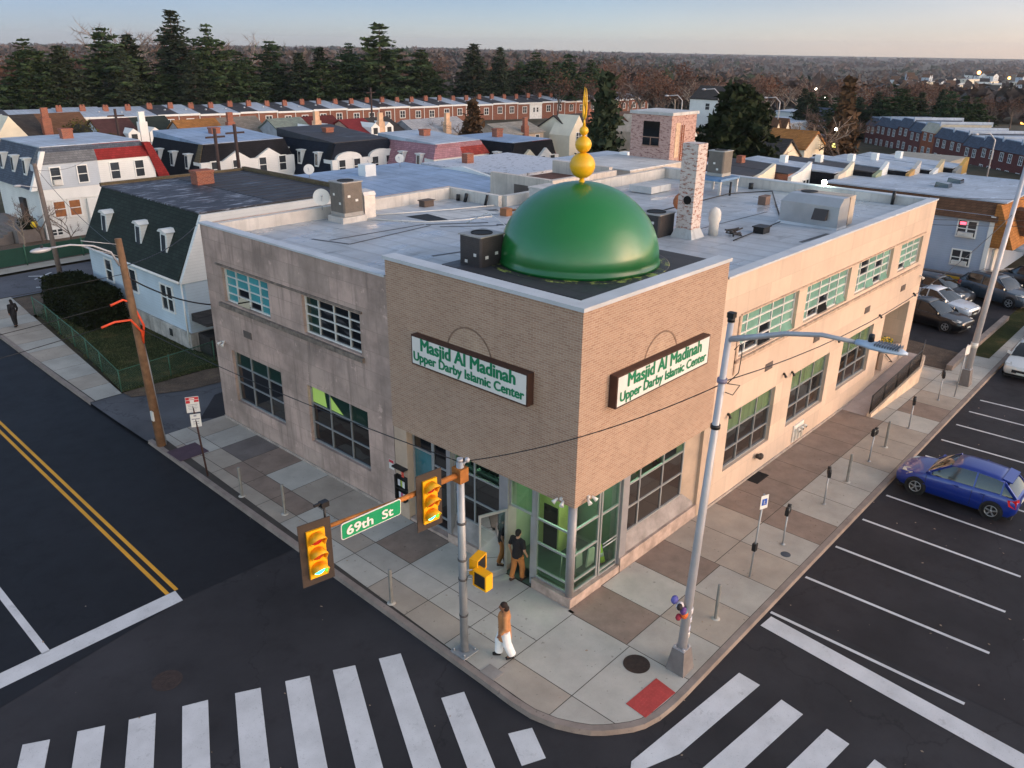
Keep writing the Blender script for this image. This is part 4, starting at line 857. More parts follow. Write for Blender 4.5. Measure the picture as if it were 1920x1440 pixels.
# porch flowers
t = thing('flower_planter', 'pot of yellow flowers on the porch wall of the far entrance', 'planter', (23.75, 0.35, 1.38))
mb = MB(); mb.lathe([(0.13, 0), (0.20, 0.3), (0.17, 0.3), (0.16, 0.26), (0.001, 0.26)], (24.35, 0.16, 1.385), 14); part('pot', mb, M('pot_white', (196, 190, 180), 0.7), t)
mb = MB(); rf = random.Random(4)
for _ in range(260):
    a, r, h = rf.uniform(0, 6.28), 0.34 * rf.random() ** .5, rf.uniform(0.25, 0.75); p = Vector((24.35 + r * math.cos(a), 0.16 + r * math.sin(a), 1.38 + h)); mb.cur = 0 if rf.random() < .6 else 1
    e = Vector((rf.uniform(-1, 1), rf.uniform(-1, 1), rf.uniform(-.3, .6))).normalized() * 0.06; g = e.orthogonal().normalized() * 0.04; mb.poly([p - e, p + g, p + e, p - g])
part('flowers', mb, [M('petal_yellow', (226, 190, 30), 0.7), M('leaf_green', (70, 90, 36), 0.8)], t, fix=False)
mb = MB(); mb.tube([(24.3, -0.03, 1.35), (25.1, -0.12, 0.75)], 0.025, 8); mb.tube([(24.3, -0.03, 1.35), (24.3, 0.03, 1.35)], 0.02, 6); mb.tube([(25.1, -0.12, 0.75), (25.1, 0.03, 0.75)], 0.02, 6); solo('handrail', mb, m_blk, 'short black handrail slanting down the porch wall', 'handrail')
# entrance ramp with iron railing
mb = MB(); mb.hexa([(19.6, -1.15, -0.15), (25.2, -1.28, -0.15), (27.7, -0.9, -0.15), (27.7, -0.02, -0.15), (19.6, -0.02, -0.15)], [(19.6, -1.15, 0.008), (25.2, -1.28, 0.52), (27.7, -0.9, 0.53), (27.7, -0.02, 0.53), (19.6, -0.02, 0.008)])
rmp = solo('entrance_ramp', mb, concrete('ramp_concrete', (168, 156, 150)), 'pale concrete ramp rising along the long wall to the far entrance', 'ramp', (22.5, -0.6, -0.15))
mb = MB(); mb.hexa([(19.6, -1.34, -0.15), (25.2, -1.48, -0.15), (25.2, -1.285, -0.15), (19.6, -1.155, -0.15)], [(19.6, -1.34, 0.16), (25.2, -1.48, 0.82), (25.2, -1.285, 0.82), (19.6, -1.155, 0.16)])
mb.hexa([(25.21, -1.48, -0.15), (27.2, -1.0, -0.15), (27.2, -0.85, -0.15), (25.21, -1.285, -0.15)], [(25.21, -1.48, 0.82), (27.2, -1.0, 0.75), (27.2, -0.85, 0.75), (25.21, -1.285, 0.82)]); part('side_wall', mb, M('ramp_wall', (206, 182, 158), 0.85, var=0.25, scale=1.4, streak=0.4), rmp)
t = thing('ramp_railing', 'black wrought iron railing along the sloping ramp wall', 'railing', (22.5, -1.4, 0.2)); mb = MB()
n = 44
for i in range(n + 1):
    k = i / n; x = 19.62 + 5.55 * k; y = -1.25 - 0.13 * k; zb = 0.16 + 0.66 * k
    mb.tube([(x, y, zb), (x, y, zb + 0.88)], 0.016 if i % 11 else 0.028, 5)
for dz in (0.06, 0.86): mb.tube([(19.62, -1.25, 0.16 + dz), (25.17, -1.38, 0.82 + dz)], 0.024, 6)
for i in range(8):
    x, y = 25.2 + 0.24 * i, -1.38 + 0.06 * i; mb.tube([(x, y, 0.75), (x, y, 1.66)], 0.016, 5)
mb.tube([(25.17, -1.38, 1.68), (27.0, -0.93, 1.62)], 0.024, 6); part('railing', mb, m_blk, t)

# ------------------------------------------------------------------ things on the roof
m_acg = M('condenser_grey', (104, 98, 92), 0.55, 0.3, 0.12, 5); m_acd = M('condenser_dark', (66, 62, 62), 0.6, 0.3, 0.12, 5); m_aclid = M('condenser_lid', (158, 156, 152), 0.45, 0.3, 0.1, 3)
m_galv = M('galvanised_sheet', (182, 186, 190), 0.32, 0.65, 0.12, 1.2); m_fan = M('fan_black', (18, 18, 20), 0.7)
def condenser(label, c, w, d, h, mat, tags=()):
    x, y, z = c; t = thing('rooftop_condenser', label, 'air conditioner', c, 'air conditioning units on the roof')
    mb = MB(); mb.prism([(x - w / 2 + .06, y - d / 2), (x + w / 2 - .06, y - d / 2), (x + w / 2, y - d / 2 + .06), (x + w / 2, y + d / 2 - .06), (x + w / 2 - .06, y + d / 2), (x - w / 2 + .06, y + d / 2), (x - w / 2, y + d / 2 - .06), (x - w / 2, y - d / 2 + .06)], 2, z + 0.05, z + h)
    for i in range(int(h / 0.06)):
        zz = z + 0.12 + i * 0.06
        if zz < z + h - 0.1: mb.box((x - w / 2 - .006, y - d / 2 + .08, zz), (x - w / 2 + .002, y + d / 2 - .08, zz + .02)); mb.box((x - w / 2 + .08, y - d / 2 - .006, zz), (x + w / 2 - .08, y - d / 2 + .002, zz + .02))
    part('casing', mb, mat, t)
    mb = MB(); mb.box((x - w / 2 - .015, y - d / 2 - .015, z + h), (x + w / 2 + .015, y + d / 2 + .015, z + h + .04)); part('lid', mb, m_aclid, t)
    mb = MB(); r = min(w, d) * 0.36; mb.lathe([(r, 0), (r, .03), (r - .03, .03), (r - .03, .012), (.001, .012)], (x, y, z + h + .04), 24, smooth=False); part('fan_grille', mb, m_fan, t)
    mb = MB(); mb.box((x - w / 2 + .02, y - d / 2 + .02, z - 0.12), (x + w / 2 - .02, y + d / 2 - .02, z + 0.05)); part('base', mb, m_aclid if mat is m_acg else m_fan, t)
    for i, (f, u, v) in enumerate(tags):
        mb = MB(); 
        if f == 'x': mb.box((x - w / 2 - .012, y + u, z + v), (x - w / 2 - .007, y + u + .12, z + v + .1))
        else: mb.box((x + u, y - d / 2 - .012, z + v), (x + u + .14, y - d / 2 - .007, z + v + .1))
        part('rating_label', mb, m_wht, t)
    return t
WON[0] = False
condenser('tall grey-brown condenser beside the white duct box at the left parapet', (6.05, 17.75, 8.35), 1.05, 1.0, 1.30, m_acg, (('y', .1, .5), ('y', -.3, .7), ('x', -.3, .4), ('x', .1, .75)))
mb = MB(); mb.box((5.4, 17.2, 7.95), (6.7, 18.3, 8.22)); solo('equipment_curb', mb, m_ppt, 'white curb under the tall condenser', 'curb')
condenser('dark square condenser on the black platform left of the dome', (3.2, 6.7, 8.38), 1.1, 1.0, 1.12, m_acd, (('x', -.3, .5), ('x', .1, .25), ('y', .1, .5), ('y', -.35, .42)))
condenser('low dark condenser between the dome and the brick chimney', (12.95, 6.35, 8.0), 1.15, 1.1, 0.95, m_acd, (('x', .2, .55), ('x', -.3, .6)))
mb = MB(); mb.box((6.9, 17.6, 7.9), (7.5, 18.25, 8.95)); mb.hexa([(6.86, 17.56, 8.95), (7.54, 17.56, 8.95), (7.54, 18.3, 8.95), (6.86, 18.3, 8.95)], [(6.88, 17.66, 9.1), (7.52, 17.66, 9.1), (7.52, 18.3, 9.14), (6.88, 18.3, 9.14)])
solo('duct_box', mb, M('foil_white', (214, 208, 200), 0.4, 0.25, 0.15, 3, 0.5), 'white foil-wrapped duct box standing right of the tall condenser', 'duct box')
condenser('tan boxy condenser raised on a timber stand behind the brick chimney', (25.0, 10.3, 8.95), 0.95, 0.95, 1.15, m_acg, (('x', 0, .5), ('x', -.2, .2)))
t = thing('timber_stand', 'white timber and pipe stand carrying the boxy condenser', 'stand', (24.8, 10.0, 7.8)); mb = MB(); mb.box((23.7, 9.4, 8.7), (25.7, 11.0, 8.82)); part('deck', mb, M('deck_blue', (96, 130, 166), 0.6, var=0.3), t)
for x, y in ((23.8, 9.5), (25.6, 9.5), (23.8, 10.9), (25.6, 10.9)): mb = MB(); mb.box((x - .06, y - .06, 7.9), (x + .06, y + .06, 8.7)); part('leg', mb, m_ppt, t)
# big ducted unit at the right parapet
t = thing('rooftop_air_handler', 'large silver ducted air handler by the right parapet', 'air handler', (19.6, 2.6, 7.9)); x, y, z = 18.95, 1.25, 8.05
mb = MB(); mb.hexa([(x, y, z), (x + 1.0, y, z), (x + 1.0, y + 2.6, z), (x, y + 2.6, z)], [(x, y, z + 1.0), (x + 1.0, y, z + 1.0), (x + 1.0, y + 2.6, z + 1.0), (x, y + 2.6, z + 1.0)])
mb.hexa([(x, y, z + 1.0), (x + 1.0, y, z + 1.0), (x + 1.0, y + 2.6, z + 1.0), (x, y + 2.6, z + 1.0)], [(x + .38, y + .02, z + 1.32), (x + 1.0, y + .02, z + 1.32), (x + 1.0, y + 2.4, z + 1.32), (x + .38, y + 2.4, z + 1.32)]); part('casing', mb, m_galv, t)
mb = MB(); mb.hexa([(x - .2, y - .1, z - .15), (x + 1.05, y - .1, z - .15), (x + 1.05, y + 2.8, z - .15), (x - .2, y + 2.8, z - .15)], [(x, y, z + .14), (x + 1.0, y, z + .14), (x + 1.0, y + 2.61, z + .14), (x, y + 2.61, z + .14)]); part('curb', mb, m_cope, t)
mb = MB(); mb.box((x + 1.0, y + .05, z + .1), (x + 1.75, y + 2.5, z + 1.33)); part('fan_section', mb, M('unit_beige', (176, 164, 150), 0.6, 0.1), t)
mb = MB(); mb.box((x + 1.0, y + .02, z + .15), (x + 1.14, y + .049, z + 1.3)); part('seam_panel', mb, m_grille, t)
mb = MB(); mb.hexa([(x - .28, y + .45, z + .42), (x, y + .45, z + .42), (x, y + 1.05, z + .42), (x - .28, y + 1.05, z + .42)], [(x - .05, y + .45, z + .86), (x, y + .45, z + .86), (x, y + 1.05, z + .86), (x - .05, y + 1.05, z + .86)]); part('intake_hood', mb, m_acd, t)
mb = MB(); mb.lathe([(.36, 0), (.36, .02), (.001, .02)], (x + 1.2, y + 1.9, z + 1.331), 22, smooth=False); part('fan_grille', mb, m_fan, t)
# pipes, patches and clutter
def pipe(name, pts, r, mat, label, cat='pipe'): return solo(name, MB().tube(pts, r, 6), mat, label, cat, pts[0])
pipe('roof_pipe', [(6.3, 17.9, 8.0), (8.2, 15.0, 8.0), (9.6, 14.2, 8.0), (11.2, 13.9, 8.0)], 0.03, m_wht, 'white plastic pipe bent across the left roof, nearer of two')
pipe('roof_pipe', [(7.4, 17.9, 8.0), (9.0, 17.2, 8.0), (11.0, 16.4, 8.0), (13.2, 15.7, 8.0)], 0.03, m_wht, 'white plastic pipe straight across the left roof, farther of two')
pipe('roof_pipe', [(13.9, 3.3, 8.15), (18.8, 3.7, 8.15)], 0.025, m_blk, 'black pipe running from chimney foot to the silver air handler')
pipe('roof_pipe', [(19.5, 4.0, 8.1), (26.6, 7.9, 8.1), (24.2, 9.1, 8.1), (15.0, 8.9, 8.1)], 0.03, m_blk, 'black pipe across the far right roof towards the parapet')
pipe('roof_pipe', [(10.4, 9.4, 8.1), (15.2, 11.2, 8.3)], 0.04, m_wht, 'white pipe beyond the dome, left of the chimney')
pipe('roof_pipe', [(10.0, 8.6, 8.1), (14.6, 9.8, 8.2)], 0.04, m_wht, 'lower white pipe beyond the dome, left of the chimney')
pipe('roof_pipe', [(9.2, 13.6, 8.0), (9.8, 12.8, 8.5), (8.5, 10.2, 8.3), (7.4, 8.2, 8.2)], 0.02, m_wht, 'thin white hose looping behind the dome')
def bit(name, pts, mat, label, cat): return solo(name, pts, mat, label, cat)
bit('vent_pipe', MB().tube([(24.2, 9.1, 7.9), (24.2, 9.1, 8.7)], 0.06, 8), m_blk, 'short black vent pipe on the far right roof', 'vent pipe')
bit('vent_box', MB().box((22.6, 6.3, 7.95), (23.1, 6.7, 8.45)).box((23.1, 6.35, 7.97), (23.2, 6.65, 8.47)), M('vent_brown', (120, 96, 84), 0.8), 'small brown vent box in the middle of the right roof', 'vent box')
bit('vent_box', MB().box((16.0, 3.1, 8.0), (16.6, 3.55, 8.34)).box((15.95, 3.05, 8.34), (16.65, 3.6, 8.38)), m_blk, 'black box vent near the right parapet and chimney', 'vent box')
bit('vent_pipe', MB().tube([(27.1, 9.4, 7.9), (27.1, 9.4, 8.3)], 0.13, 8), m_blk, 'black stub pipe at the foot of the far right parapet', 'vent pipe')
bit('scupper_pipe', MB().tube([(27.35, 1.9, 8.05), (27.42, 1.9, 8.7)], 0.08, 6), m_blk, 'black scupper pipe at the right end parapet', 'drain')
bit('scupper_pipe', MB().tube([(13.1, 17.6, 7.95), (13.12, 17.5, 8.35)], 0.09, 8).tube([(13.1, 18.1, 7.95), (13.12, 18.1, 8.25)], 0.10, 8), m_blk, 'black scupper pipes at the inner corner of the left parapet', 'drain')
bit('scupper_pipe', MB().tube([(13.1, 16.2, 7.95), (13.15, 16.1, 8.45)], 0.07, 8), m_blk, 'single black scupper pipe on the left parapet return', 'drain')
bit('roof_drain_box', MB().box((10.6, 17.8, 7.9), (11.2, 18.2, 8.22)).box((10.55, 17.75, 8.22), (11.25, 18.25, 8.26)), M('drain_brown', (92, 78, 70), 0.8), 'low brown box on the left roof by the white parapet', 'vent box')
bit('gas_valve', MB().box((11.6, 13.4, 7.95), (12.0, 13.8, 8.33)).tube([(12.0, 13.6, 8.2), (13.6, 12.7, 8.2)], 0.05, 6), M('valve_orange', (150, 100, 66), 0.7), 'orange-brown timber block carrying a pipe on the left roof', 'block')
bit('junction_cabinet', MB().box((14.4, 13.3, 7.9), (15.8, 14.5, 8.85)).box((14.35, 13.25, 8.85), (15.85, 14.55, 8.91)), M('cabinet_pale', (190, 186, 182), 0.7, var=0.2), 'pale roof cabinet just left of the dome', 'cabinet')
bit('skylight', MB().box((21.5, 12.2, 8.0), (23.4, 13.6, 8.35)), m_roofW, 'low white skylight curb between the chimney and the stair tower', 'skylight')
bit('roof_ventilator', MB().lathe([(.2, 0), (.2, .55), (.25, .65), (.25, .95), (.17, 1.1), (.001, 1.18)], (14.5, 4.55, 8.05), 14), M('vent_white', (214, 212, 206), 0.6), 'white capped ventilator standing right of the brick chimney', 'ventilator')
bit('exhaust_blower', MB().ball((15.2, 6.6, 9.1), 0.46, 14, (1, .6, .8)).tube([(15.2, 6.6, 8.7), (15.25, 6.6, 8.0)], 0.12, 8), M('rust_blower', (176, 106, 66), 0.8, var=0.4, scale=4), 'rusty exhaust blower behind the brick chimney', 'blower')
mb = MB(); rj = random.Random(2)
for i in range(14): mb.bar((14.3 + rj.uniform(0, .8), 3.6 + rj.uniform(0, .5), 8.12 + rj.uniform(0, .25)), (14.6 + rj.uniform(0, .8), 3.4 + rj.uniform(0, .6), 8.12 + rj.uniform(0, .3)), .05, .05)
solo('scrap_pile', mb, M('scrap_dark', (52, 50, 52), 0.7, var=0.5, scale=6), 'small heap of black scrap at the chimney foot', 'scrap')
def patch(name, pts, mat, label): return solo(name, MB().poly([(x, y, zr(x, y) + 0.012) for x, y in pts]), mat, label, 'roof patch', fix=False)
patch('roof_patch', [(8.44, 16.65), (9.54, 16.45), (9.22, 14.72), (8.43, 15.0)], m_fan, 'black square patch on the left roof')
patch('roof_patch', [(9.58, 16.45), (12.2, 16.0), (12.0, 14.1), (9.26, 14.70)], m_roofW, 'white patch beside the black square on the left roof')
m_tar = M('tar_line', (74, 76, 80), 0.5, var=0.3)
for a, b_, w in (((2.7, 15.6), (3.14, 13.76), .12), ((3.14, 13.76), (7.8, 14.3), .10), ((3.04, 14.9), (7.8, 14.7), .10), ((7.8, 14.6), (10, 13.0), .16), ((7.9, 13.8), (9.8, 12.2), .12), ((9.9, 12.4), (11.9, 10.2), .3), ((4.0, 10.0), (5.3, 9.7), .14), ((14.6, 5.6), (21, 5.4), .06), ((15.6, 1.3), (18, 1.2), .18), ((11.0, 15.7), (12.6, 14.9), .35)):
    part('tar_seam', MB().bar((a[0], a[1], zr(*a) + .008), (b_[0], b_[1], zr(*b_) + .008), w, .006), m_tar, BLD)
def dish(label, p, r, aim, mast=0.7):
    t = thing('satellite_dish', label, 'satellite dish', p, 'satellite dishes on the roofs'); a = Vector(aim).normalized(); c = Vector(p) + Vector((0, 0, mast))
    mb = MB(); mb.lathe([(r, .1 * r / .4), (r * .7, .045 * r / .4), (r * .35, .01), (.001, 0), (.001, -.015), (r * .72, .02), (r + .006, .1 * r / .4 - .01)], c, 20, a); part('reflector', mb, m_wht if 'black' not in label else m_blk, t)
    mb = MB(); mb.tube([p, c], .025, 6); part('mast', mb, m_galv, t); mb = MB(); mb.tube([c - Vector((0, 0, r * .8)), c + a * r * 1.1], .015, 5); mb.ball(c + a * r * 1.1, .05, 8); part('feed_arm', mb, m_galv, t)
dish('white satellite dish at the left parapet beside the tall condenser', (5.35, 18.6, 8.4), .36, (-.55, -.85, .35), .55)
# the lit flood lamp at the far parapet
t = thing('lit_flood_lamp', 'glaring white flood lamp on the far right parapet', 'flood lamp', (27.65, 5.6, 8.5)); mb = MB(); mb.tube([(27.65, 5.6, 8.4), (27.65, 5.6, 8.7)], .03, 6); part('bracket', mb, m_blk, t)
mb = MB(); mb.ball((27.58, 5.55, 8.72), .13, 12); part('lamp', mb, EM('flood_glare', (235, 255, 225), 45), t)
WON[0] = True
# ------------------------------------------------------------------ street furniture
m_gal = M('galvanised_pole', (158, 162, 166), 0.5, 0.45, 0.12, 2.5, streak=0.25); m_rustarm = M('rusty_arm', (168, 108, 52), 0.7, 0.3, 0.3, 5); m_wood = M('weathered_pole_wood', (124, 92, 66), 0.9, var=0.3, scale=4, bump=0.5)
m_yel2 = M('signal_yellow', (240, 170, 16), 0.45, var=0.08); m_bplate = M('signal_backplate', (56, 46, 40), 0.7); m_pale = M('pole_pale', (176, 176, 180), 0.5, 0.3, 0.1, 2)
sp = thing('signal_pole', 'galvanised traffic signal pole with a rusty mast arm at the kerb', 'signal pole', (-3.35, 0.95, 0))
mb = MB(); mb.tube([(-3.35, .95, .03), (-3.42, .95, 5.82)], [.115, .095], 16); part('pole', mb, m_gal, sp)
mb = MB(); mb.box((-3.62, .68, 0.002), (-3.08, 1.22, .04)); 
for dx in (-.2, .2):
    for dy in (-.2, .2): mb.tube([(-3.35 + dx, .95 + dy, .04), (-3.35 + dx, .95 + dy, .12)], .03, 6)
part('base_plate', mb, m_gal, sp)
mb = MB(); mb.box((-3.56, .80, 5.28), (-3.28, 1.10, 5.66)); part('collar', mb, m_rustarm, sp)
mb = MB(); mb.tube([(-3.52, .95, 5.48), (-5.5, .95, 5.56), (-7.74, .95, 5.80)], [.075, .06, .045], 10); part('mast_arm', mb, m_rustarm, sp)
mb = MB(); mb.tube([(-3.42, .95, 5.82), (-3.42, .95, 5.90)], .08, 12); mb.ball((-3.3, .82, 5.86), .07, 10); mb.tube([(-3.42, .9, 5.7), (-3.3, .82, 5.86)], .03, 6); part('cap', mb, m_pale, sp)
for i, (z) in enumerate((1.2, 2.35, 2.95, 4.05)):
    mb = MB(); xx = -3.35 - .07 * z / 5.8; mb.lathe([(.122, 0), (.122, .06)], (xx, .95, z), 16); part('strap', mb, M('strap_dark', (80, 78, 78), 0.6), sp)
def lens_em(name, rgb, s): return EM(name, rgb, s)
def traffic_light(label, c, ang, group='traffic lights on the mast arm'):
    t = thing('traffic_light', label, 'traffic light', c, group); x, y, z = c; ca, sa = math.cos(ang), math.sin(ang)
    def T(u, d, h): return (x + u * ca - d * -sa * -1 * 1.0, y + u * sa - d * ca, z + h) if False else (x + u * ca + d * sa, y + u * sa - d * ca, z + h)
    def bx(mb, u0, u1, d0, d1, h0, h1): return mb.hexa([T(u0, d0, h0), T(u1, d0, h0), T(u1, d1, h0), T(u0, d1, h0)], [T(u0, d0, h1), T(u1, d0, h1), T(u1, d1, h1), T(u0, d1, h1)])
    mb = MB(); bx(mb, -.36, .36, -.02, 0, -.75, .75); part('backplate', mb, m_bplate, t)
    mb = MB(); bx(mb, -.19, .19, -.22, -.021, -.56, .56); bx(mb, -.20, .20, .001, .05, -.57, .57); part('housing', mb, m_yel2, t)
    for i, (hz, nm, rgb, e) in enumerate(((.36, 'red', (150, 26, 20), .25), (0, 'amber', (160, 50, 16), .15), (-.36, 'green', (40, 235, 190), 3.0))):
        mb = MB(); mb.lathe([(.15, 0), (.12, .03), (.001, .045)], T(0, .051, hz), 18, (sa, -ca, 0)); part('lens', mb, lens_em('lens_' + nm, rgb, e), t, nm + ' lens')
        mb = MB(); n_ = 22; ins = []; outs = []
        for k in range(n_ + 1):
            a = R_(-42) + R_(264) * k / n_; L = .30 * (0.42 + 0.58 * max(0, math.sin(max(0, min(math.pi, a)))) ** .7) if 0 < a < math.pi else .13
            ins.append(T(.165 * math.cos(a), .045, hz + .165 * math.sin(a))); outs.append(T(.165 * math.cos(a), .045 + L, hz + .165 * math.sin(a) - .03 * L))
        k0 = mb.add(ins); k1 = mb.add(outs); mb.sm = True
        for k in range(n_): mb.face([k0 + k, k1 + k, k1 + k + 1, k0 + k + 1])
        v_ = part('visor', mb, m_yel2, t, fix=False); v_.modifiers.new('thick', 'SOLIDIFY').thickness = 0.008
    mb = MB(); bx(mb, -.05, .05, -.30, -.22, .05, .40); part('clamp', mb, m_blk, t)
    return t
traffic_light('traffic light with dark backplate on the mast arm nearest its pole', (-4.57, .80, 5.28), R_(-6))
traffic_light('traffic light with dark backplate at the far tip of the mast arm', (-7.72, .80, 5.38), R_(-10))
mb = MB(); mb.tube([(-7.36, .93, 5.78), (-7.36, .93, 6.28)], .025, 6); mb.box((-7.45, .86, 6.28), (-7.27, 1.0, 6.40)); mb.box((-7.6, .9, 6.36), (-7.44, .95, 6.41)); solo('traffic_camera', mb, m_blk, 'small black detector camera on the mast arm tip', 'camera')
sg = thing('street_name_sign', 'green street name sign reading 69th St on the mast arm', 'street sign', (-6.2, .86, 5.3)); m_sg = M('sign_green', (14, 142, 92), 0.45, var=0.04)
sl, sr = Vector((-7.05, .84, 5.53)), Vector((-5.40, .84, 5.465)); rv = (sr - sl).normalized(); uv_ = Vector((0, -1, 0)).cross(rv).normalized() * -1
uv_ = Vector((-rv.z, 0, rv.x))
def rrect(w, h, r, n=5):
    out = []
    for cx, cz, a0 in ((w - r, h - r, 0), (r, h - r, 90), (r, r, 180), (w - r, r, 270)):
        for k in range(n + 1): a = R_(a0 + 90 * k / n); out.append((cx + r * math.cos(a), cz + r * math.sin(a)))
    return out
def plate(w, h, y0, y1, org, r=.05, ins=0):
    pl = rrect(w - 2 * ins, h - 2 * ins, r); P = lambda q, y: tuple(org + rv * (q[0] + ins) + uv_ * (q[1] + ins) + Vector((0, y, 0)))
    return MB().hexa([P(q, y0) for q in pl], [P(q, y1) for q in pl])
o_ = sl - uv_ * .20; W_ = (sr - sl).length
part('border', plate(W_, .40, 0, .02, o_, .06), m_sface, sg); part('face', plate(W_, .40, -.006, -.001, o_, .05, .02), m_sg, sg)
tm = text_mb('69th', .215, .70, .012); part('lettering', place(tm, tuple(o_ + rv * .14 + uv_ * .085 + Vector((0, -.012, 0))), rv, uv_), m_sface, sg, fix=False)
tm = text_mb('St', .21, .31, .011); part('lettering', place(tm, tuple(o_ + rv * 1.10 + uv_ * .085 + Vector((0, -.012, 0))), rv, uv_), m_sface, sg, fix=False)
def ped(label, c, face):
    t = thing('pedestrian_signal', label, 'pedestrian signal', c, 'pedestrian signals on the pole'); c = Vector(c); n = Vector(face).normalized(); s = n.cross(Vector((0, 0, 1)))
    def bx(mb, u0, u1, d0, d1, h0, h1): P = lambda u, d, h: tuple(c + s * u + n * d + Vector((0, 0, h))); return mb.hexa([P(u0, d0, h0), P(u1, d0, h0), P(u1, d1, h0), P(u0, d1, h0)], [P(u0, d0, h1), P(u1, d0, h1), P(u1, d1, h1), P(u0, d1, h1)])
    mb = MB(); bx(mb, -.24, .24, -.2, 0, -.24, .24); bx(mb, -.24, -.20, 0, .05, -.24, .24); bx(mb, .20, .24, 0, .05, -.24, .24); bx(mb, -.20, .20, 0, .05, .20, .24); bx(mb, -.20, .20, 0, .05, -.24, -.20); part('housing', mb, m_yel2, t)
    mb = MB(); bx(mb, -.199, .199, .001, .03, -.199, .199); part('display', mb, m_blk, t); return t
ped('yellow pedestrian signal on the pole facing left across the road, lower of two', (-3.16, .52, 2.42), (-1, 0, 0)); ped('yellow pedestrian signal on the pole turned to the right, upper of two', (-2.86, .82, 2.62), (0.25, -1, 0))
mb = MB()
for z in (2.36, 2.62): mb.tube([(-3.37, .95, z), (-3.12, .74, z), (-2.9, .96, z)], .022, 6)
part('bracket', mb, m_pale, sp)

# street lamps
def octo(c, r0, r1, z0, z1): return MB().lathe([(r0, z0), (r1, z1)], (c[0], c[1], 0), 8, smooth=False)
def lamp_base(t, c, zt=.68):
    mb = MB(); x, y = c; mb.hexa([(x - .27, y - .27, 0), (x + .27, y - .27, 0), (x + .27, y + .27, 0), (x - .27, y + .27, 0)], [(x - .18, y - .18, zt), (x + .18, y - .18, zt), (x + .18, y + .18, zt), (x - .18, y + .18, zt)]); part('base', mb, M('lamp_base', (118, 112, 110), 0.7, 0.2, 0.2, 3), t)
    mb = MB()
    for dx in (-.13, .13):
        for dy in (-.13, .13): mb.tube([(x + dx, y + dy, zt), (x + dx, y + dy, zt + .09)], .035, 6)
    mb.box((x - .17, y - .17, zt + .001), (x + .17, y + .17, zt + .03)); part('bolts', mb, m_pale, t)
sl_ = thing('street_lamp', 'tall grey lamp post with a ribbed lamp head over the parking road near the corner', 'street lamp', (.09, -3.65, 0), 'street lamps on tapered poles')
lamp_base(sl_, (.09, -3.65)); mb = MB(); mb.tube([(.10, -3.65, .68), (.30, -3.66, 4.0), (.62, -3.68, 9.5)], [.125, .105, .07], 16); part('pole', mb, m_pale, sl_)
mb = MB(); mb.tube([(.60, -3.72, 9.10), (.58, -4.3, 9.30), (.56, -5.0, 9.55), (.53, -5.8, 9.72), (.50, -6.55, 9.74)], [.075, .065, .055, .05, .045], 10); part('arm', mb, m_pale, sl_)
mb = MB(); h0 = Vector((.50, -6.50, 9.74)); 
for st in ((0, .09, .07), (.2, .13, .09), (.32, .17, .10), (.62, .18, .10), (.85, .14, .08), (.98, .03, .03)): pass
rings = []
for s_, w, h in ((0, .09, .07), (.22, .13, .09), (.34, .17, .10), (.62, .18, .09), (.88, .13, .07), (1.0, .03, .03)):
    rings.append(mb.add([(h0.x + w * math.cos(a), h0.y - s_, h0.z + (h if math.sin(a) > 0 else h * .6) * math.sin(a)) for a in (2 * math.pi * k / 14 for k in range(14))]))
mb.sm = True
for a, b_ in zip(rings, rings[1:]):
    for k in range(14): mb.face([a + k, a + (k + 1) % 14, b_ + (k + 1) % 14, b_ + k])
mb.sm = False; mb.face([rings[0] + k for k in range(14)]); mb.face([rings[-1] + k for k in range(14)])
hd = part('lamp_head', mb, M('lamp_head_grey', (176, 190, 206), 0.45, 0.2, 0.06), sl_); mb = MB()
for k in range(10): mb.bar((h0.x - .15, h0.y - .40 - k * .05, h0.z + .085), (h0.x + .15, h0.y - .40 - k * .05, h0.z + .085), .018, .05)
part('cooling_fin', mb, M('fin_dark', (92, 100, 112), 0.6), hd); mb = MB(); mb.lathe([(.06, 0), (.06, .12), (.05, .15), (.001, .15)], (h0.x, h0.y - .28, h0.z + .09), 12); part('photocell', mb, m_blk, hd)
mb = MB(); mb.lathe([(.085, 0), (.085, .1)], (.62, -3.68, 9.5), 12); mb.box((.54, -3.76, 9.6), (.70, -3.60, 9.72)); part('cap', mb, m_blk, sl_)
for z, m_ in ((8.05, M('clamp_violet', (118, 116, 140), 0.6)), (6.9, m_blk)):
    xx = .1 + .52 * z / 9.5; mb = MB(); mb.lathe([(.12, 0), (.12, .10)], (xx, -3.67, z), 14); part('strap', mb, m_, sl_)
mb = MB(); mb.tube([(.56, -3.8, 8.05), (.75, -3.95, 8.3), (.7, -4.0, 8.8), (.8, -3.9, 9.0), (.66, -3.82, 8.85)], .012, 5); mb.tube([(.56, -3.8, 8.05), (1.0, -3.9, 7.9), (.8, -3.85, 7.7), (.5, -3.8, 7.85)], .012, 5); part('loose_wire', mb, m_blk, sl_)
mb = MB(); xx = .2
for i, (dz, c_) in enumerate(((1.75, (210, 208, 214)), (1.48, (206, 206, 216)), (1.2, (196, 198, 214)), (1.02, (214, 210, 206)))):
    mb = MB(); mb.lathe([(.128, 0), (.128, .16)], (.105 + .055 * dz, -3.652, dz), 12); part('sticker', mb, M('sticker_%d' % i, c_, 0.6, var=0.35, scale=14), sl_)
t = thing('toy_bunch', 'bundle of colourful cloths and ribbons tied round the lamp post', 'bundle', (-.1, -3.62, 1.7)); rt_ = random.Random(9)
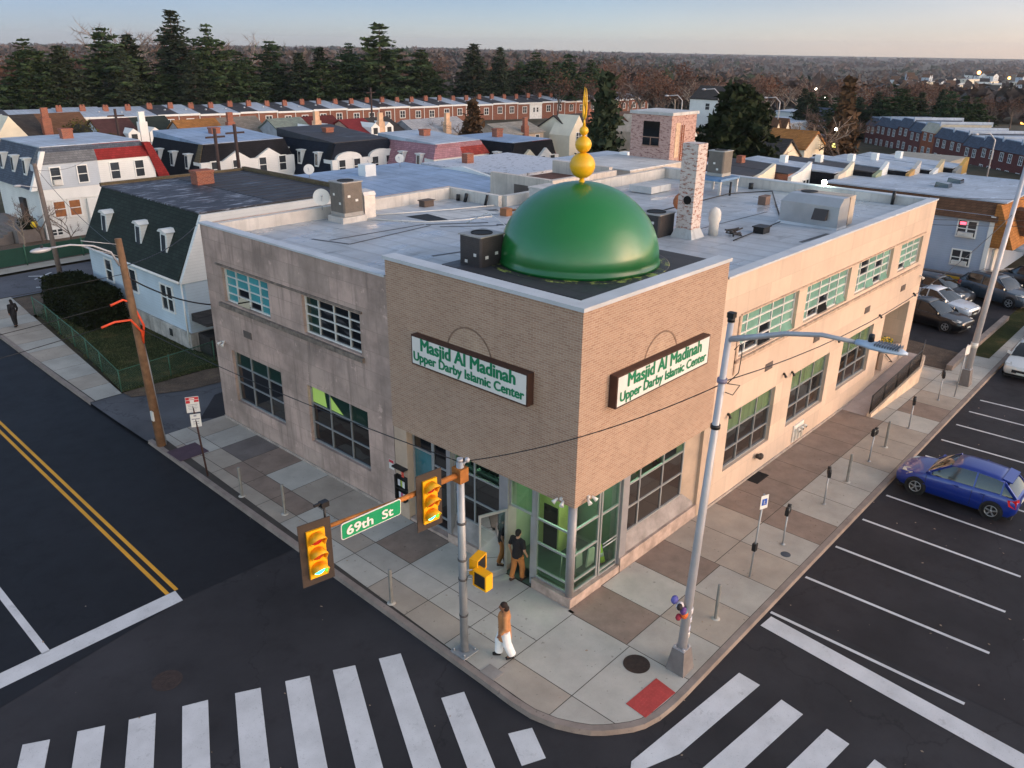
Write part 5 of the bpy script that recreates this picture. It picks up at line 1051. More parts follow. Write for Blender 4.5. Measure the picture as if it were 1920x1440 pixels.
for i, c_ in enumerate(((150, 40, 60), (210, 100, 40), (70, 130, 140), (96, 60, 120), (214, 210, 214), (40, 32, 34), (90, 90, 160))):
    mb = MB(); mb.ball((.02 + rt_.uniform(-.24, .0), -3.58 + rt_.uniform(-.1, .2), 1.72 + i * .075), rt_.uniform(.09, .14), 8, (1, .8, 1)); part('ribbon', mb, M('ribbon_%d' % i, c_, 0.8, var=0.3, scale=20), t)
fl = thing('street_lamp', 'tall concrete-grey lamp post beyond the ramp, in front of the car park', 'street lamp', (26.5, -3.2, 0), 'street lamps on tapered poles'); lamp_base(fl, (26.5, -3.2), .8)
mb = MB(); mb.tube([(26.5, -3.2, .8), (27.0, -3.25, 5), (27.9, -3.32, 11.2)], [.16, .13, .09], 14); part('pole', mb, m_pale, fl); mb = MB(); mb.tube([(27.85, -3.35, 10.3), (28.4, -4.6, 10.9), (28.6, -6.2, 11.1)], [.07, .06, .05], 8); part('arm', mb, m_pale, fl)
mb = MB(); mb.ball((28.62, -6.6, 11.1), .5, 12, (.4, 1, .2)); part('lamp_head', mb, m_pale, fl); mb = MB(); mb.lathe([(.17, 0), (.17, .25)], (26.62, -3.21, 1.9), 12); part('sticker', mb, m_wht, fl)

# parking meters
def meter():
    t = thing('parking_meter', 'x', 'parking meter', (0, 0, 0), 'twin-headed parking meters along the kerb')
    mb = MB(); mb.tube([(0, 0, 0), (.05, 0, 1.12)], .03, 8); part('post', mb, m_gal, t)
    mb = MB(); mb.lathe([(.07, 0), (.09, .02), (.03, .03)], (0, 0, 0), 10); part('foot', mb, m_gal, t)
    mb = MB(); mb.bar((-.10, 0, 1.14), (.20, 0, 1.14), .06, .05); part('yoke', mb, m_blk, t)
    for s_ in (-1, 1):
        mb = MB(); x = .05 + s_ * .115; mb.box((x - .085, -.06, 1.16), (x + .085, .06, 1.34)); mb.lathe([(.09, -.055), (.09, .055)], (x, 0, 1.36), 14, (0, 1, 0)); h = part('meter_head', mb, m_blk, t)
        mb = MB(); mb.box((x - .05, -.064, 1.35), (x + .05, -.0605, 1.41)); part('display', mb, M('meter_glass', (150, 152, 150), 0.2), h)
    return t
mt = meter(); MP = [(7.49, -3.01), (10.96, -2.93), (15.41, -2.86), (19.63, -2.96), (23.65, -2.9)]
for i, (x, y) in enumerate(MP):
    lab = 'grey post with two dark parking meter heads, %s from the street corner' % nth(i)
    if i == 0: mt.location = wp((x, y, 0)); mt['label'] = lab; mt.rotation_euler = (0, 0, .2)
    else: dup(mt, (x, y, 0), .2 + .3 * math.sin(i * 2.2), lab)
# bollards
def bollard():
    t = thing('bollard', 'x', 'bollard', (0, 0, 0), 'grey pipe bollards by the kerb'); mb = MB(); mb.tube([(0, 0, 0), (0, 0, 1.16)], .052, 12, False); mb.ball((0, 0, 1.16), .052, 12, (1, 1, .4)); part('pipe', mb, M('bollard_grey', (132, 132, 128), 0.6, 0.3, 0.2, 3), t)
    mb = MB(); mb.lathe([(.13, 0.001), (.12, .012), (.05, .018)], (0, 0, 0), 12); part('collar', mb, M('bollard_collar', (176, 172, 164), 0.9), t); return t
bo = bollard(); BP = [(-3.13, 12.66, 'beside the shaded street, farthest from the corner'), (-2.75, 10.5, 'beside the shaded street, middle of three'), (-3.38, 3.99, 'beside the shaded street, left of the signal pole'), (2.56, -3.32, 'just right of the ribboned lamp post'), (13.17, -2.89, 'between the second and third parking meters'), (17.13, -2.87, 'between the third and fourth parking meters')]
for i, (x, y, w) in enumerate(BP):
    if i == 0: bo.location = wp((x, y, 0)); bo['label'] = 'grey pipe bollard ' + w
    else: dup(bo, (x, y, 0), 0, 'grey pipe bollard ' + w)
# sign posts
def plate_sign(t, c, face, w, h, mat, name='sign_plate', lines=(), thick=.006):
    c = Vector(c); n = Vector(face).normalized(); s = Vector((0, 0, 1)).cross(n).normalized()
    def bx(mb, u0, u1, d0, d1, h0, h1): P = lambda u, d, z: tuple(c + s * u + n * d + Vector((0, 0, z))); return mb.hexa([P(u0, d0, h0), P(u1, d0, h0), P(u1, d1, h0), P(u0, d1, h0)], [P(u0, d0, h1), P(u1, d0, h1), P(u1, d1, h1), P(u0, d1, h1)])
    mb = MB(); bx(mb, -w / 2, w / 2, 0, thick, 0, h); pl = part(name, mb, mat, t)
    for (u0, u1, z0, z1, m_) in lines:
        mb = MB(); bx(mb, u0, u1, thick + .001, thick + .003, z0, z1); part('marking', mb, m_, pl)
m_redp = M('sign_red', (196, 40, 52), 0.5); m_greyp = M('sign_grey_print', (150, 150, 156), 0.6, var=0.4, scale=40); m_bluep = M('sign_blue', (40, 90, 180), 0.5)
t = thing('parking_sign_post', 'thin rusty post carrying a red and white sign above a white sign', 'sign post', (-3.22, 14.91, 0)); mb = MB(); mb.tube([(-3.22, 14.91, 0), (-3.30, 15.15, 3.2)], .035, 6); part('post', mb, M('rust_post', (70, 48, 44), 0.85, 0.2, 0.3, 6), t)
fc = (-.45, -.9, .0)
plate_sign(t, (-3.30, 15.10, 2.60), fc, .46, .62, m_sface, lines=[(-.22, .22, .50, .60, m_redp), (-.22, -.08, .37, .48, m_redp), (.06, .22, .40, .48, m_redp), (-.10, .08, .52, .565, m_sface), (-.17, .17, .30, .32, m_greyp), (-.17, .15, .24, .255, m_greyp), (-.17, .17, .18, .195, m_greyp), (-.15, .12, .12, .135, m_greyp), (-.08, .1, .05, .065, m_greyp)])
plate_sign(t, (-3.285, 15.06, 2.02), fc, .36, .52, m_sface, lines=[(-.06, .04, .42, .48, m_greyp), (-.14, .14, .30, .34, m_greyp), (-.10, .10, .2, .23, m_greyp), (-.10, .1, .12, .14, m_greyp)])
t = thing('disabled_parking_post', 'slim post with a small white and blue disabled parking sign', 'sign post', (5.07, -3.08, 0)); mb = MB(); mb.tube([(5.07, -3.08, 0), (5.22, -3.1, 2.9)], .03, 6); part('post', mb, m_gal, t)
plate_sign(t, (5.20, -3.14, 2.42), (-.35, -1, 0), .3, .46, m_sface, lines=[(-.10, .10, .12, .34, m_bluep), (-.03, .02, .16, .27, m_sface), (-.03, .06, .155, .18, m_sface), (-.03, .01, .285, .315, m_sface)])
mb = MB(); mb.box((5.05, -3.14, .95), (5.2, -3.02, 1.2)); part('sticker', mb, m_blk, t)
t = thing('parking_sign_post', 'slim post with a narrow white sign beside the far lamp post', 'sign post', (24.57, -3.33, 0)); mb = MB(); mb.tube([(24.57, -3.33, 0), (24.75, -3.36, 2.6)], .03, 6); part('post', mb, m_gal, t); plate_sign(t, (24.75, -3.4, 2.1), (-.35, -1, 0), .3, .46, m_sface)

# timber utility pole with an arched lamp
up_ = thing('utility_pole', 'leaning timber utility pole with a lamp arm at the left kerb', 'utility pole', (-3.22, 18.52, 0)); mb = MB(); mb.tube([(-3.22, 18.52, -.02), (-3.22, 18.9, 4.2), (-3.22, 19.25, 8.34)], [.18, .155, .125], 14); part('pole', mb, m_wood, up_)
mb = MB(); mb.tube([(-3.36, 19.17, 7.35), (-3.6, 19.15, 7.9), (-4.2, 19.1, 8.25), (-5.0, 19.05, 8.42), (-5.7, 19.0, 8.42)], [.045, .04, .035, .035, .035], 8); mb.tube([(-3.33, 19.2, 8.15), (-4.6, 19.08, 8.5)], .015, 5); mb.tube([(-3.36, 19.17, 7.72), (-4.6, 19.08, 8.30)], .015, 5); part('lamp_arm', mb, m_pale, up_)
mb = MB(); mb.ball((-6.0, 18.98, 8.40), .36, 14, (1, .42, .26)); lh = part('lamp_head', mb, m_pale, up_); mb = MB(); mb.lathe([(.05, 0), (.05, .09), (.001, .1)], (-5.95, 18.98, 8.48), 8); part('photocell', mb, m_blk, lh)
mb = MB(); mb.tube([(-3.06, 18.45, 0), (-3.08, 18.62, 1.4), (-3.08, 18.75, 3.2), (-3.1, 18.9, 4.3)], .05, 8); part('conduit', mb, m_gal, up_)
m_or = M('orange_sleeve', (240, 84, 44), 0.5, var=0.06)
mb = MB(); mb.tube([(-3.1, 18.85, 4.35), (-3.0, 18.8, 5.0), (-3.2, 19.05, 5.9), (-3.5, 19.1, 6.05), (-4.0, 19.05, 5.95)], .045, 8); part('cable_sleeve', mb, m_or, up_)
mb = MB(); mb.tube([(-3.12, 18.8, 4.3), (-3.15, 18.7, 4.8), (-3.5, 18.7, 5.35), (-4.1, 18.7, 5.4), (-4.6, 18.7, 5.3)], .045, 8); part('cable_sleeve', mb, m_or, up_)
mb = MB(); mb.box((-3.42, 18.42, 1.15), (-3.36, 18.6, 1.55)); part('tag_plate', mb, m_wht, up_)
p2 = thing('utility_pole', 'grey timber utility pole beside the side street in front of the grey twin house', 'utility pole', (3.06, 42.74, -.1)); mb = MB(); mb.tube([(3.06, 42.74, -.15), (2.9, 42.9, 8.0)], [.17, .12], 12); part('pole', mb, M('grey_pole_wood', (118, 104, 96), 0.9, var=0.25, scale=3), p2); mb = MB(); mb.tube([(2.9, 42.9, 6.5), (1.8, 42.7, 6.8)], .03, 6); mb.ball((1.6, 42.66, 6.8), .26, 10, (1, .5, .3)); part('lamp_arm', mb, m_pale, p2)

# overhead wires
def wire(name, pts, label, r=.012, sag=.25, mat=None, n=14):
    path = []
    for a, b_ in zip(pts, pts[1:]):
        a, b_ = Vector(a), Vector(b_)
        for k in range(n): f = k / n; p = a.lerp(b_, f); p.z -= sag * 4 * f * (1 - f) * (a - b_).length / 20; path.append(p)
    path.append(Vector(pts[-1])); mb = MB().tube(path, r, 5); return solo(name, mb, mat or m_blk, label, 'cable', tuple(path[0]))
wire('overhead_cable', [(-3.2, 18.95, 4.95), (-3.42, .95, 5.80)], 'dark cable slung past the shaded wall from timber pole to signal pole', .014, .25)
wire('overhead_cable', [(-3.42, .95, 5.80), (.57, -3.67, 8.0)], 'dark cable rising from signal pole to the ribboned lamp post', .014, .9)
wire('overhead_cable', [(.57, -3.67, 8.05), (27.4, -3.3, 8.2)], 'dark twisted cable from corner lamp post along the parking road', .014, .75)
wire('overhead_cable', [(-3.2, 19.15, 6.9), (0.0, 19.15, 5.1)], 'thick black service cable from timber pole to the building corner', .03, 1.2)
wire('overhead_cable', [(-4.0, 19.05, 5.95), (-24, 21.5, 5.6)], 'wire leaving the upper orange sleeve across the road', .014, .5)
wire('overhead_cable', [(-4.6, 18.7, 5.3), (-24, 20.5, 4.7)], 'wire leaving the lower orange sleeve across the road', .014, .5)
wire('overhead_cable', [(-3.22, 19.2, 7.0), (-24, 26, 6.5)], 'grey wire crossing the road from the timber pole, topmost', .012, .5)
wire('overhead_cable', [(-3.22, 19.2, 7.9), (2.9, 42.9, 7.8)], 'wire between the two timber poles', .012, .4); wire('overhead_cable', [(2.9, 42.9, 7.6), (12, 56, 6.0)], 'wire from grey pole to the twin house', .012, .4)
wire('overhead_cable', [(-3.2, 19.2, 7.3), (4.0, 27.0, 6.6)], 'wire from timber pole to the dark mansard roof corner', .02, .5)
for i, (z0, z1) in enumerate(((7.0, 6.4), (5.6, 5.0), (5.3, 4.6))): wire('overhead_cable', [(33, 12, z0), (52, -8, z1)], 'black wire in front of the blue-grey house, %s from the top' % nth(i), .018, .3)

# chain link fence round the lawn
m_fg = M('fence_green', (64, 104, 84), 0.6, 0.3, 0.1)
def m_mesh():
    t = NT('chain_link'); v = t.facade(); t.col(lin((84, 112, 98))); t.set(Roughness=.5, Metallic=.4)
    mp = t.n('ShaderNodeMapping'); mp.inputs['Rotation'].default_value = (0, 0, R_(45)); mp.inputs['Scale'].default_value = (14, 14, 14); t.l(v, mp.inputs['Vector'])
    br = t.n('ShaderNodeTexBrick'); br.offset = 0; br.inputs['Scale'].default_value = 1; br.inputs['Brick Width'].default_value = 1; br.inputs['Row Height'].default_value = 1; br.inputs['Mortar Size'].default_value = .055; br.inputs['Mortar Smooth'].default_value = 0; t.l(mp.outputs[0], br.inputs['Vector'])
    t.l(br.outputs['Fac'], t.b.inputs['Alpha']); return t.m
m_cl = m_mesh(); fe = thing('chain_link_fence', 'low green chain link fence round the front lawn', 'fence', (-1.0, 31, 0))
FP = [(-.35, 38.6), (-.45, 36.6), (-.72, 34.3), (-.95, 32), (-1.2, 29.9), (-1.5, 27.7), (-1.94, 24.75), (.6, 25.0), (3.1, 25.3)]
mb = MB()
for (x0, y0), (x1, y1) in zip(FP, FP[1:]): mb.poly([(x0, y0, .03), (x1, y1, .03), (x1, y1, 1.05), (x0, y0, 1.05)])
part('mesh', mb, m_cl, fe, fix=False)
for x, y in FP: mb = MB(); mb.tube([(x, y, 0), (x, y, 1.12)], .03, 6); part('post', mb, m_fg, fe)
mb = MB(); mb.tube([(x, y, 1.06) for x, y in FP], .022, 6); part('top_rail', mb, m_fg, fe)
# retaining edge and yellow rail by the car park
mb = MB(); mb.bar((31.0, -2.0, .12), (38.5, -1.95, .12), .3, .28); mb.bar((27.9, -2.05, .12), (30.8, -2.0, .2), .3, .3); solo('lot_kerb', mb, m_kerb, 'broken concrete kerb between car park and pavement', 'kerb')
t = thing('guard_rail', 'yellow double guard rail at the back of the car park', 'guard rail', (43.2, 5, 0)); mb = MB(); mb.bar((43.2, -.6, .75), (43.4, 14, .75), .06, .16); mb.bar((43.2, -.6, .42), (43.4, 14, .42), .06, .16); part('rail', mb, M('rail_yellow', (206, 160, 30), 0.6), t)
for i in range(8): mb = MB(); mb.box((43.24, -.5 + 2 * i, 0), (43.36, -.35 + 2 * i, .85)); part('post', mb, m_wood, t)
# ------------------------------------------------------------------ people
def remesh(mb, voxel, smooth=2):
    """fuse overlapping limbs into one continuous skin"""
    me = mb.mesh('tmp', [], (0, 0, 0)); o = bpy.data.objects.new('tmp', me); C.objects.link(o)
    m = o.modifiers.new('r', 'REMESH'); m.mode = 'VOXEL'; m.voxel_size = voxel; m.use_smooth_shade = True
    if smooth: s = o.modifiers.new('s', 'SMOOTH'); s.iterations = smooth; s.factor = .5
    dg = bpy.context.evaluated_depsgraph_get(); dg.update(); out = bpy.data.meshes.new_from_object(o.evaluated_get(dg)); bpy.data.objects.remove(o); bpy.data.meshes.remove(me); return out
def person(label, loc, heading, skin, top, legs, shoes, hair, h=1.78, stride=.0, coat=0.0, long_sleeve=True, baggy=0.0, arm=(.0, .0), hood=False, lean=0.0, group=None):
    """forward is local +Y; stride>0 puts the right foot ahead"""
    k = h / 1.78; V = lambda x, y, z: (x * k, (y + lean * max(0, z - .9)) * k, z * k)
    t = thing('person', label, 'person', loc, group); t.rotation_euler = (0, 0, heading - math.pi / 2)
    hip = {s: V(.095 * s, 0, .93) for s in (-1, 1)}; ft = {1: stride, -1: -stride}
    knee = {s: V(.10 * s, ft[s] * .55 + .04, .50 + (.02 if ft[s] < 0 else 0)) for s in (-1, 1)}; ank = {s: V(.10 * s, ft[s] - .02, .09 + (.05 if ft[s] < 0 else 0)) for s in (-1, 1)}
    sho = {s: V(.195 * s, -.01, 1.44) for s in (-1, 1)}; elb = {1: V(.27, -.06 + arm[0] * .5, 1.16), -1: V(-.27, -.06 + arm[1] * .5, 1.16)}
    wri = {1: V(.25, .03 + arm[0], .92 + abs(arm[0]) * .25), -1: V(-.25, .03 + arm[1], .92 + abs(arm[1]) * .25)}
    b = MB()
    b.tube([V(0, 0, .86), V(0, .01, 1.0), V(0, .015, 1.18), V(0, 0, 1.34), V(0, -.01, 1.44), V(0, 0, 1.50), V(0, .01, 1.58)], [.13 * k, .145 * k, .125 * k, .15 * k, .13 * k, .065 * k, .055 * k], 14)
    b.ball(V(0, .025, 1.665), .098 * k, 18, (.78, .95, 1.16)); b.ball(V(0, .075, 1.60), .05 * k, 10, (1, .9, .8))           # skull and jaw
    b.ball(V(0, .122, 1.655), .018 * k, 8, (.8, 1, 1.5)); b.ball(V(0, .112, 1.612), .022 * k, 8, (1.3, .5, .5))            # nose, mouth
    for s in (-1, 1):
        b.ball(V(.078 * s, .01, 1.655), .024 * k, 8, (.4, .8, 1.3)); b.ball(V(.032 * s, .105, 1.672), .013 * k, 8)         # ears, eyes
        b.tube([V(.05 * s, -.01, 1.45), sho[s]], [.07 * k, .062 * k], 10); b.ball(sho[s], .064 * k, 10)
        b.tube([sho[s], elb[s], wri[s]], [.056 * k, .043 * k, .03 * k], 10)
        b.tube([hip[s], knee[s], ank[s]], [.098 * k, .066 * k, .044 * k], 12); b.ball(knee[s], .064 * k, 10)
        b.tube([ank[s], V(.105 * s, ft[s] + .10, .045 + (.03 if ft[s] < 0 else 0))], [.048 * k, .04 * k], 10)
        w = Vector(wri[s]); d = (w - Vector(elb[s])).normalized(); fwd = Vector((0, 1, 0)); fwd = (fwd - d * fwd.dot(d)).normalized(); side = d.cross(fwd)
        b.tube([w, w + d * .05 * k, w + d * .09 * k], [.03 * k, .036 * k, .03 * k], 10)                                     # palm
        for q, (off, ln) in enumerate(((-.027, .062), (-.009, .075), (.009, .08), (.027, .07))):                            # four fingers
            p0 = w + d * .085 * k + fwd * off * k; p1 = p0 + d * ln * .55 * k - side * .012 * k * s; p2 = p0 + d * ln * .95 * k - side * .034 * k * s
            b.tube([p0, p1, p2], [.0095 * k, .009 * k, .007 * k], 6)
        p0 = w + d * .03 * k + fwd * .03 * k; b.tube([p0, p0 + d * .035 * k + fwd * .022 * k, p0 + d * .07 * k + fwd * .02 * k], [.012 * k, .010 * k, .008 * k], 6)  # thumb
    me = remesh(b, .0075 * k); me.materials.append(skin); obj('body', me, t)
    c = MB()                                                     # upper garment
    zt = .86 - coat
    c.tube([V(0, 0, zt), V(0, .0, .98), V(0, .01, 1.18), V(0, 0, 1.34), V(0, -.01, 1.45), V(0, -.005, 1.50)], [(.165 + coat * .08) * k, .17 * k, .16 * k, .178 * k, .15 * k, .075 * k], 16)
    for s in (-1, 1):
        e = elb[s] if not long_sleeve else Vector(wri[s]).lerp(Vector(elb[s]), .12); c.ball(sho[s], .085 * k, 12)
        c.tube([V(.05 * s, -.01, 1.44), sho[s]], [.09 * k, .084 * k], 10)
        if long_sleeve: c.tube([sho[s], elb[s], tuple(e)], [.082 * k, .066 * k, .052 * k], 12)
        else: c.tube([sho[s], Vector(sho[s]).lerp(Vector(elb[s]), .75)], [.08 * k, .068 * k], 12)
    if hood: c.ball(V(0, -.07, 1.49), .11 * k, 12, (1.15, .8, .6))
    me = remesh(c, .012 * k); me.materials.append(top); obj('jacket' if long_sleeve else 'shirt', me, t)
    c = MB()
    c.tube([V(0, 0, .78), V(0, 0, .99)], [.15 * k, .15 * k], 14)
    for s in (-1, 1): c.tube([hip[s], knee[s], Vector(ank[s]) + Vector((0, 0, .03))], [(.118 + baggy * .3) * k, (.088 + baggy) * k, (.072 + baggy) * k], 12)
    me = remesh(c, .012 * k); me.materials.append(legs); obj('trousers', me, t)
    for s in (-1, 1):
        c = MB(); f = ft[s]; lift = .04 if f < 0 else 0; c.tube([V(.10 * s, f - .07, .055 + lift), V(.10 * s, f + .04, .055 + lift * .6), V(.108 * s, f + .15, .042)], [.055 * k, .056 * k, .042 * k], 10)
        me = remesh(c, .01 * k, 1); me.materials.append(shoes); obj('shoe', me, t)
    c = MB(); c.ball(V(0, .0, 1.70), .105 * k, 14, (.84, 1.0, .95)); c.ball(V(0, -.035, 1.655), .085 * k, 12, (.9, .8, 1))
    if hood: c.ball(V(0, -.06, 1.60), .085 * k, 12, (1.1, 1, 1.1))
    me = remesh(c, .01 * k, 1); me.materials.append(hair); obj('hair', me, t)
    return t
sk = M('skin_brown', (128, 88, 66), 0.6, var=0.08); sk2 = M('skin_tan', (176, 132, 104), 0.6, var=0.08)
cl = lambda n, c, v=.15: M(n, c, 0.9, var=v, scale=8, bump=.3)
person('person in a black short-sleeved shirt and tan trousers stepping into the open glass door', (-.06, 2.02, .03), R_(2), sk2, cl('shirt_black', (24, 22, 24)), cl('trousers_tan', (168, 108, 56)), cl('shoe_brown', (70, 46, 36)), cl('hair_black', (22, 18, 17)), 1.80, .13, 0, False, 0, (.10, -.02), lean=.03)
pw = person('person in a tan hooded jacket and baggy white trousers walking past the signal pole', (-2.78, .0, 0), R_(137), sk, cl('jacket_tan', (176, 122, 78)), cl('trousers_white', (226, 226, 226), .06), cl('shoe_black', (20, 20, 22)), cl('hair_dark', (36, 24, 20)), 1.78, .17, .24, True, .04, (.05, .10), True, .04)
person('person in dark winter clothes walking away on the far left pavement', (-1.95, 37.1, 0), R_(100), sk, cl('coat_black', (26, 26, 30)), cl('trousers_black', (24, 24, 28)), cl('shoe_black', (20, 20, 22)), cl('hair_black', (22, 18, 17)), 1.62, .14, .08, True, .01, (.05, -.05), True)

# ------------------------------------------------------------------ cars
def carpaint(name, rgb):
    t = NT(name); c = lin(rgb); t.col(t.mix(t.ramp(t.noise(t.coord(), 3, 4), [(.4, (.0,) * 3), (.7, (.25,) * 3)]), c, sc(c, .8))); t.set(Roughness=.32, Metallic=.25, Specular_IOR_Level=.6); t.b.inputs['Coat Weight'].default_value = .8; t.b.inputs['Coat Roughness'].default_value = .06; return t.m
m_cg = M('car_glass', (22, 26, 28), 0.06, 0, .1, 2, spec=.9); m_tyre = M('tyre_rubber', (20, 20, 21), .85); m_rim = M('alloy_rim', (170, 172, 174), .35, .7, .1); m_head = M('headlight_glass', (206, 204, 196), .15, .2); m_tail = M('taillight_red', (190, 24, 28), .25); m_trim = M('car_trim', (26, 26, 28), .6)
m_plate = M('number_plate', (190, 196, 190), .5)
def loft(mb, rings, close=True, caps=True):
    ks = [mb.add(r) for r in rings]; n = len(rings[0])
    for a, b in zip(ks, ks[1:]):
        for j in range(n if close else n - 1): mb.face([a + j, a + (j + 1) % n, b + (j + 1) % n, b + j])
    if caps: mb.face([ks[0] + j for j in reversed(range(n))]); mb.face([ks[-1] + j for j in range(n)])
    return mb
def car(label, kind, paint, loc, heading, L=4.4, Wd=1.78, group=None):
    """local +X forward; kinds: hatch, sedan, suv"""
    t = thing('parked_car', label, 'car', (0, 0, 0), group); w = Wd / 2; f, r = L * .5, -L * .5
    P = {'hatch': dict(H=1.52, hood=.92, belt=.98, deck=1.02, a=.245, b=.06, c=-.36, d=-.475, g=.17, tail=.98), 'sedan': dict(H=1.45, hood=.86, belt=.93, deck=1.0, a=.215, b=.03, c=-.20, d=-.36, g=.16, tail=1.0),
         'suv': dict(H=1.70, hood=1.04, belt=1.10, deck=1.14, a=.23, b=.08, c=-.37, d=-.475, g=.22, tail=1.1)}[kind]
    g, bl = P['g'], P['belt']
    st = [(f, .42, .62, .72), (f - .06, .30, .70, .84), (f - .22, .24, P['hood'] - .14, .92), (f - .55, g, P['hood'] - .05, .98), (L * P['a'] + .05, g, P['hood'] + .02, 1.0), (L * .05, g, bl, 1.0), (-L * .15, g, bl + .02, 1.0), (-L * .33, g, P['deck'], .99), (r + .22, g + .04, P['tail'], .95), (r + .05, .34, P['tail'] - .10, .88), (r, .44, .72, .82)]
    rings = []
    for x, zb, zt, s in st:
        q = w * s; zm = zb + (zt - zb) * .45; rings.append([(x, -q * .90, zb), (x, -q * .985, zb + .10), (x, -q, zm), (x, -q * .985, zt - .10), (x, -q * .93, zt - .02), (x, -q * .5, zt + .025), (x, q * .5, zt + .025), (x, q * .93, zt - .02), (x, q * .985, zt - .10), (x, q, zm), (x, q * .985, zb + .10), (x, q * .90, zb)])
    mb = MB(); mb.sm = True; loft(mb, rings); me = mb.mesh('body', paint); 
    try: me.set_sharp_from_angle(angle=R_(38))
    except Exception: pass
    bodyo = obj('body', me, t)
    H = P['H']; xa, xb, xc, xd = (L * P[k] for k in 'abcd')
    gl = [(xa, bl - .04, bl - .02, .90), (xa * .5 + xb * .5, bl - .04, bl + (H - bl) * .58, .92), (xb, bl - .04, H - .05, .92), (xb - .35, bl - .04, H, .92), ((xb + xc) / 2, bl - .04, H + .005, .92), (xc + .25, bl - .04, H - .03, .91), (xc, bl - .04, H - .09, .90), ((xc + xd) / 2, bl - .02, bl + (H - bl) * .50, .88), (xd, bl - .02, bl + .03, .86)]
    rings = []
    for x, z0, z1, s in gl:
        k = (z1 - bl) / (H - bl); qt = w * (s - .20 * max(0, k)); qb = w * s; rings.append([(x, -qb, z0), (x, -(qb + qt) / 2 - .01, (z0 + z1) / 2), (x, -qt, z1 - .02), (x, -qt * .7, z1 + .01), (x, qt * .7, z1 + .01), (x, qt, z1 - .02), (x, (qb + qt) / 2 + .01, (z0 + z1) / 2), (x, qb, z0)])
    mb = MB(); mb.sm = True; loft(mb, rings); me = mb.mesh('windows', m_cg)
    try: me.set_sharp_from_angle(angle=R_(30))
    except Exception: pass
    obj('windows', me, t)
    mb = MB(); mb.sm = True; rr = []
    for x, z0, z1, s in gl[2:7]:
        k = (z1 - bl) / (H - bl); q = w * (s - .20 * k) + .012; rr.append([(x, -q, z1 - .075), (x, -q * .98, z1 - .005), (x, -q * .6, z1 + .035), (x, q * .6, z1 + .035), (x, q * .98, z1 - .005), (x, q, z1 - .075)])
    loft(mb, rr, False, False); me = mb.mesh('roof', paint); rfo = obj('roof', me, t); rfo.modifiers.new('thick', 'SOLIDIFY').thickness = .02
    mb = MB()                                                    # pillars
    def edge(i, sgn):
        x, z0, z1, s = gl[i]; k = (z1 - bl) / (H - bl); return (x, sgn * w * s * 1.004, z0 + .02), (x, sgn * (w * (s - .20 * k) + .004), z1 - .01)
    for s in (-1, 1):
        a0, a1 = edge(0, s)[0], edge(2, s)[1]; mb.bar(a0, a1, .05, .07)
        for i, wd in ((4, .10), (6, .14 if kind != 'sedan' else .12)):
            p, q = edge(i, s); mb.bar(p, q, wd, .05, (1, 0, 0))
        p, q = edge(8, s)[0], edge(6, s)[1]; mb.bar(p, q, .06, .10)
    part('pillar', mb, paint, t)
    if kind == 'hatch': mb = MB(); mb.hexa([(xc - .22, -w * .66, H - .10), (xc + .1, -w * .66, H - .06), (xc + .1, w * .66, H - .06), (xc - .22, w * .66, H - .10)], [(xc - .22, -w * .66, H - .06), (xc + .1, -w * .66, H + .01), (xc + .1, w * .66, H + .01), (xc - .22, w * .66, H - .06)]); part('spoiler', mb, paint, t)
    wr = .32 if kind != 'suv' else .36; xf, xr = f - L * .195, r + L * .18
    for x in (xf, xr):
        for s in (-1, 1):
            mb = MB(); mb.lathe([(wr + .06, 0), (wr + .06, .02), (.001, .02)], (x, s * (w * .985 - .008), wr), 26, (0, s, 0), False); part('wheel_arch', mb, m_trim, t)
            mb = MB(); mb.lathe([(wr * .62, -.02), (wr * .9, .0), (wr, -.03), (wr, -.18), (wr * .6, -.20)], (x, s * (w + .02), wr), 28, (0, s, 0)); wh = part('wheel', mb, m_tyre, t)
            mb = MB(); c0 = (x, s * (w + .005), wr); mb.lathe([(wr * .66, -.02), (wr * .66, .015), (wr * .60, .015), (wr * .58, -.03)], c0, 24, (0, s, 0)); mb.lathe([(wr * .16, -.03), (wr * .14, .012), (.001, .014)], c0, 12, (0, s, 0))
            for k in range(5):
                a = 2 * math.pi * k / 5 + .3; mb.bar((x + .05 * math.cos(a), c0[1] + s * .002, wr + .05 * math.sin(a)), (x + wr * .62 * math.cos(a), c0[1] + s * .004, wr + wr * .62 * math.sin(a)), .05, .025, (0, 1, 0))
            part('rim', mb, m_rim, wh)
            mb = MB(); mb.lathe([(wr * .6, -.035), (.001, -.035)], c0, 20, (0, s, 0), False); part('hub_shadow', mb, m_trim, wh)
    for s in (-1, 1):
        mb = MB(); mb.hexa([(f - .10, s * w * .52, .64), (f - .08, s * w * .80, .62), (f - .42, s * w * .955, .70), (f - .40, s * w * .6, .68)], [(f - .20, s * w * .54, P['hood'] - .12), (f - .24, s * w * .86, P['hood'] - .13), (f - .62, s * w * .975, P['hood'] - .09), (f - .45, s * w * .62, P['hood'] - .06)]); part('headlight', mb, m_head, t)
        zt_ = P['tail']; mb = MB(); mb.hexa([(r - .005, s * w * .56, zt_ - .38), (r + .03, s * w * .87, zt_ - .38), (r + .26, s * w * .975, zt_ - .30), (r + .1, s * w * .6, zt_ - .3)], [(r + .03, s * w * .6, zt_ - .08), (r + .06, s * w * .87, zt_ - .07), (r + .34, s * w * .97, zt_ - .08), (r + .12, s * w * .62, zt_ - .07)]); part('taillight', mb, m_tail, t)
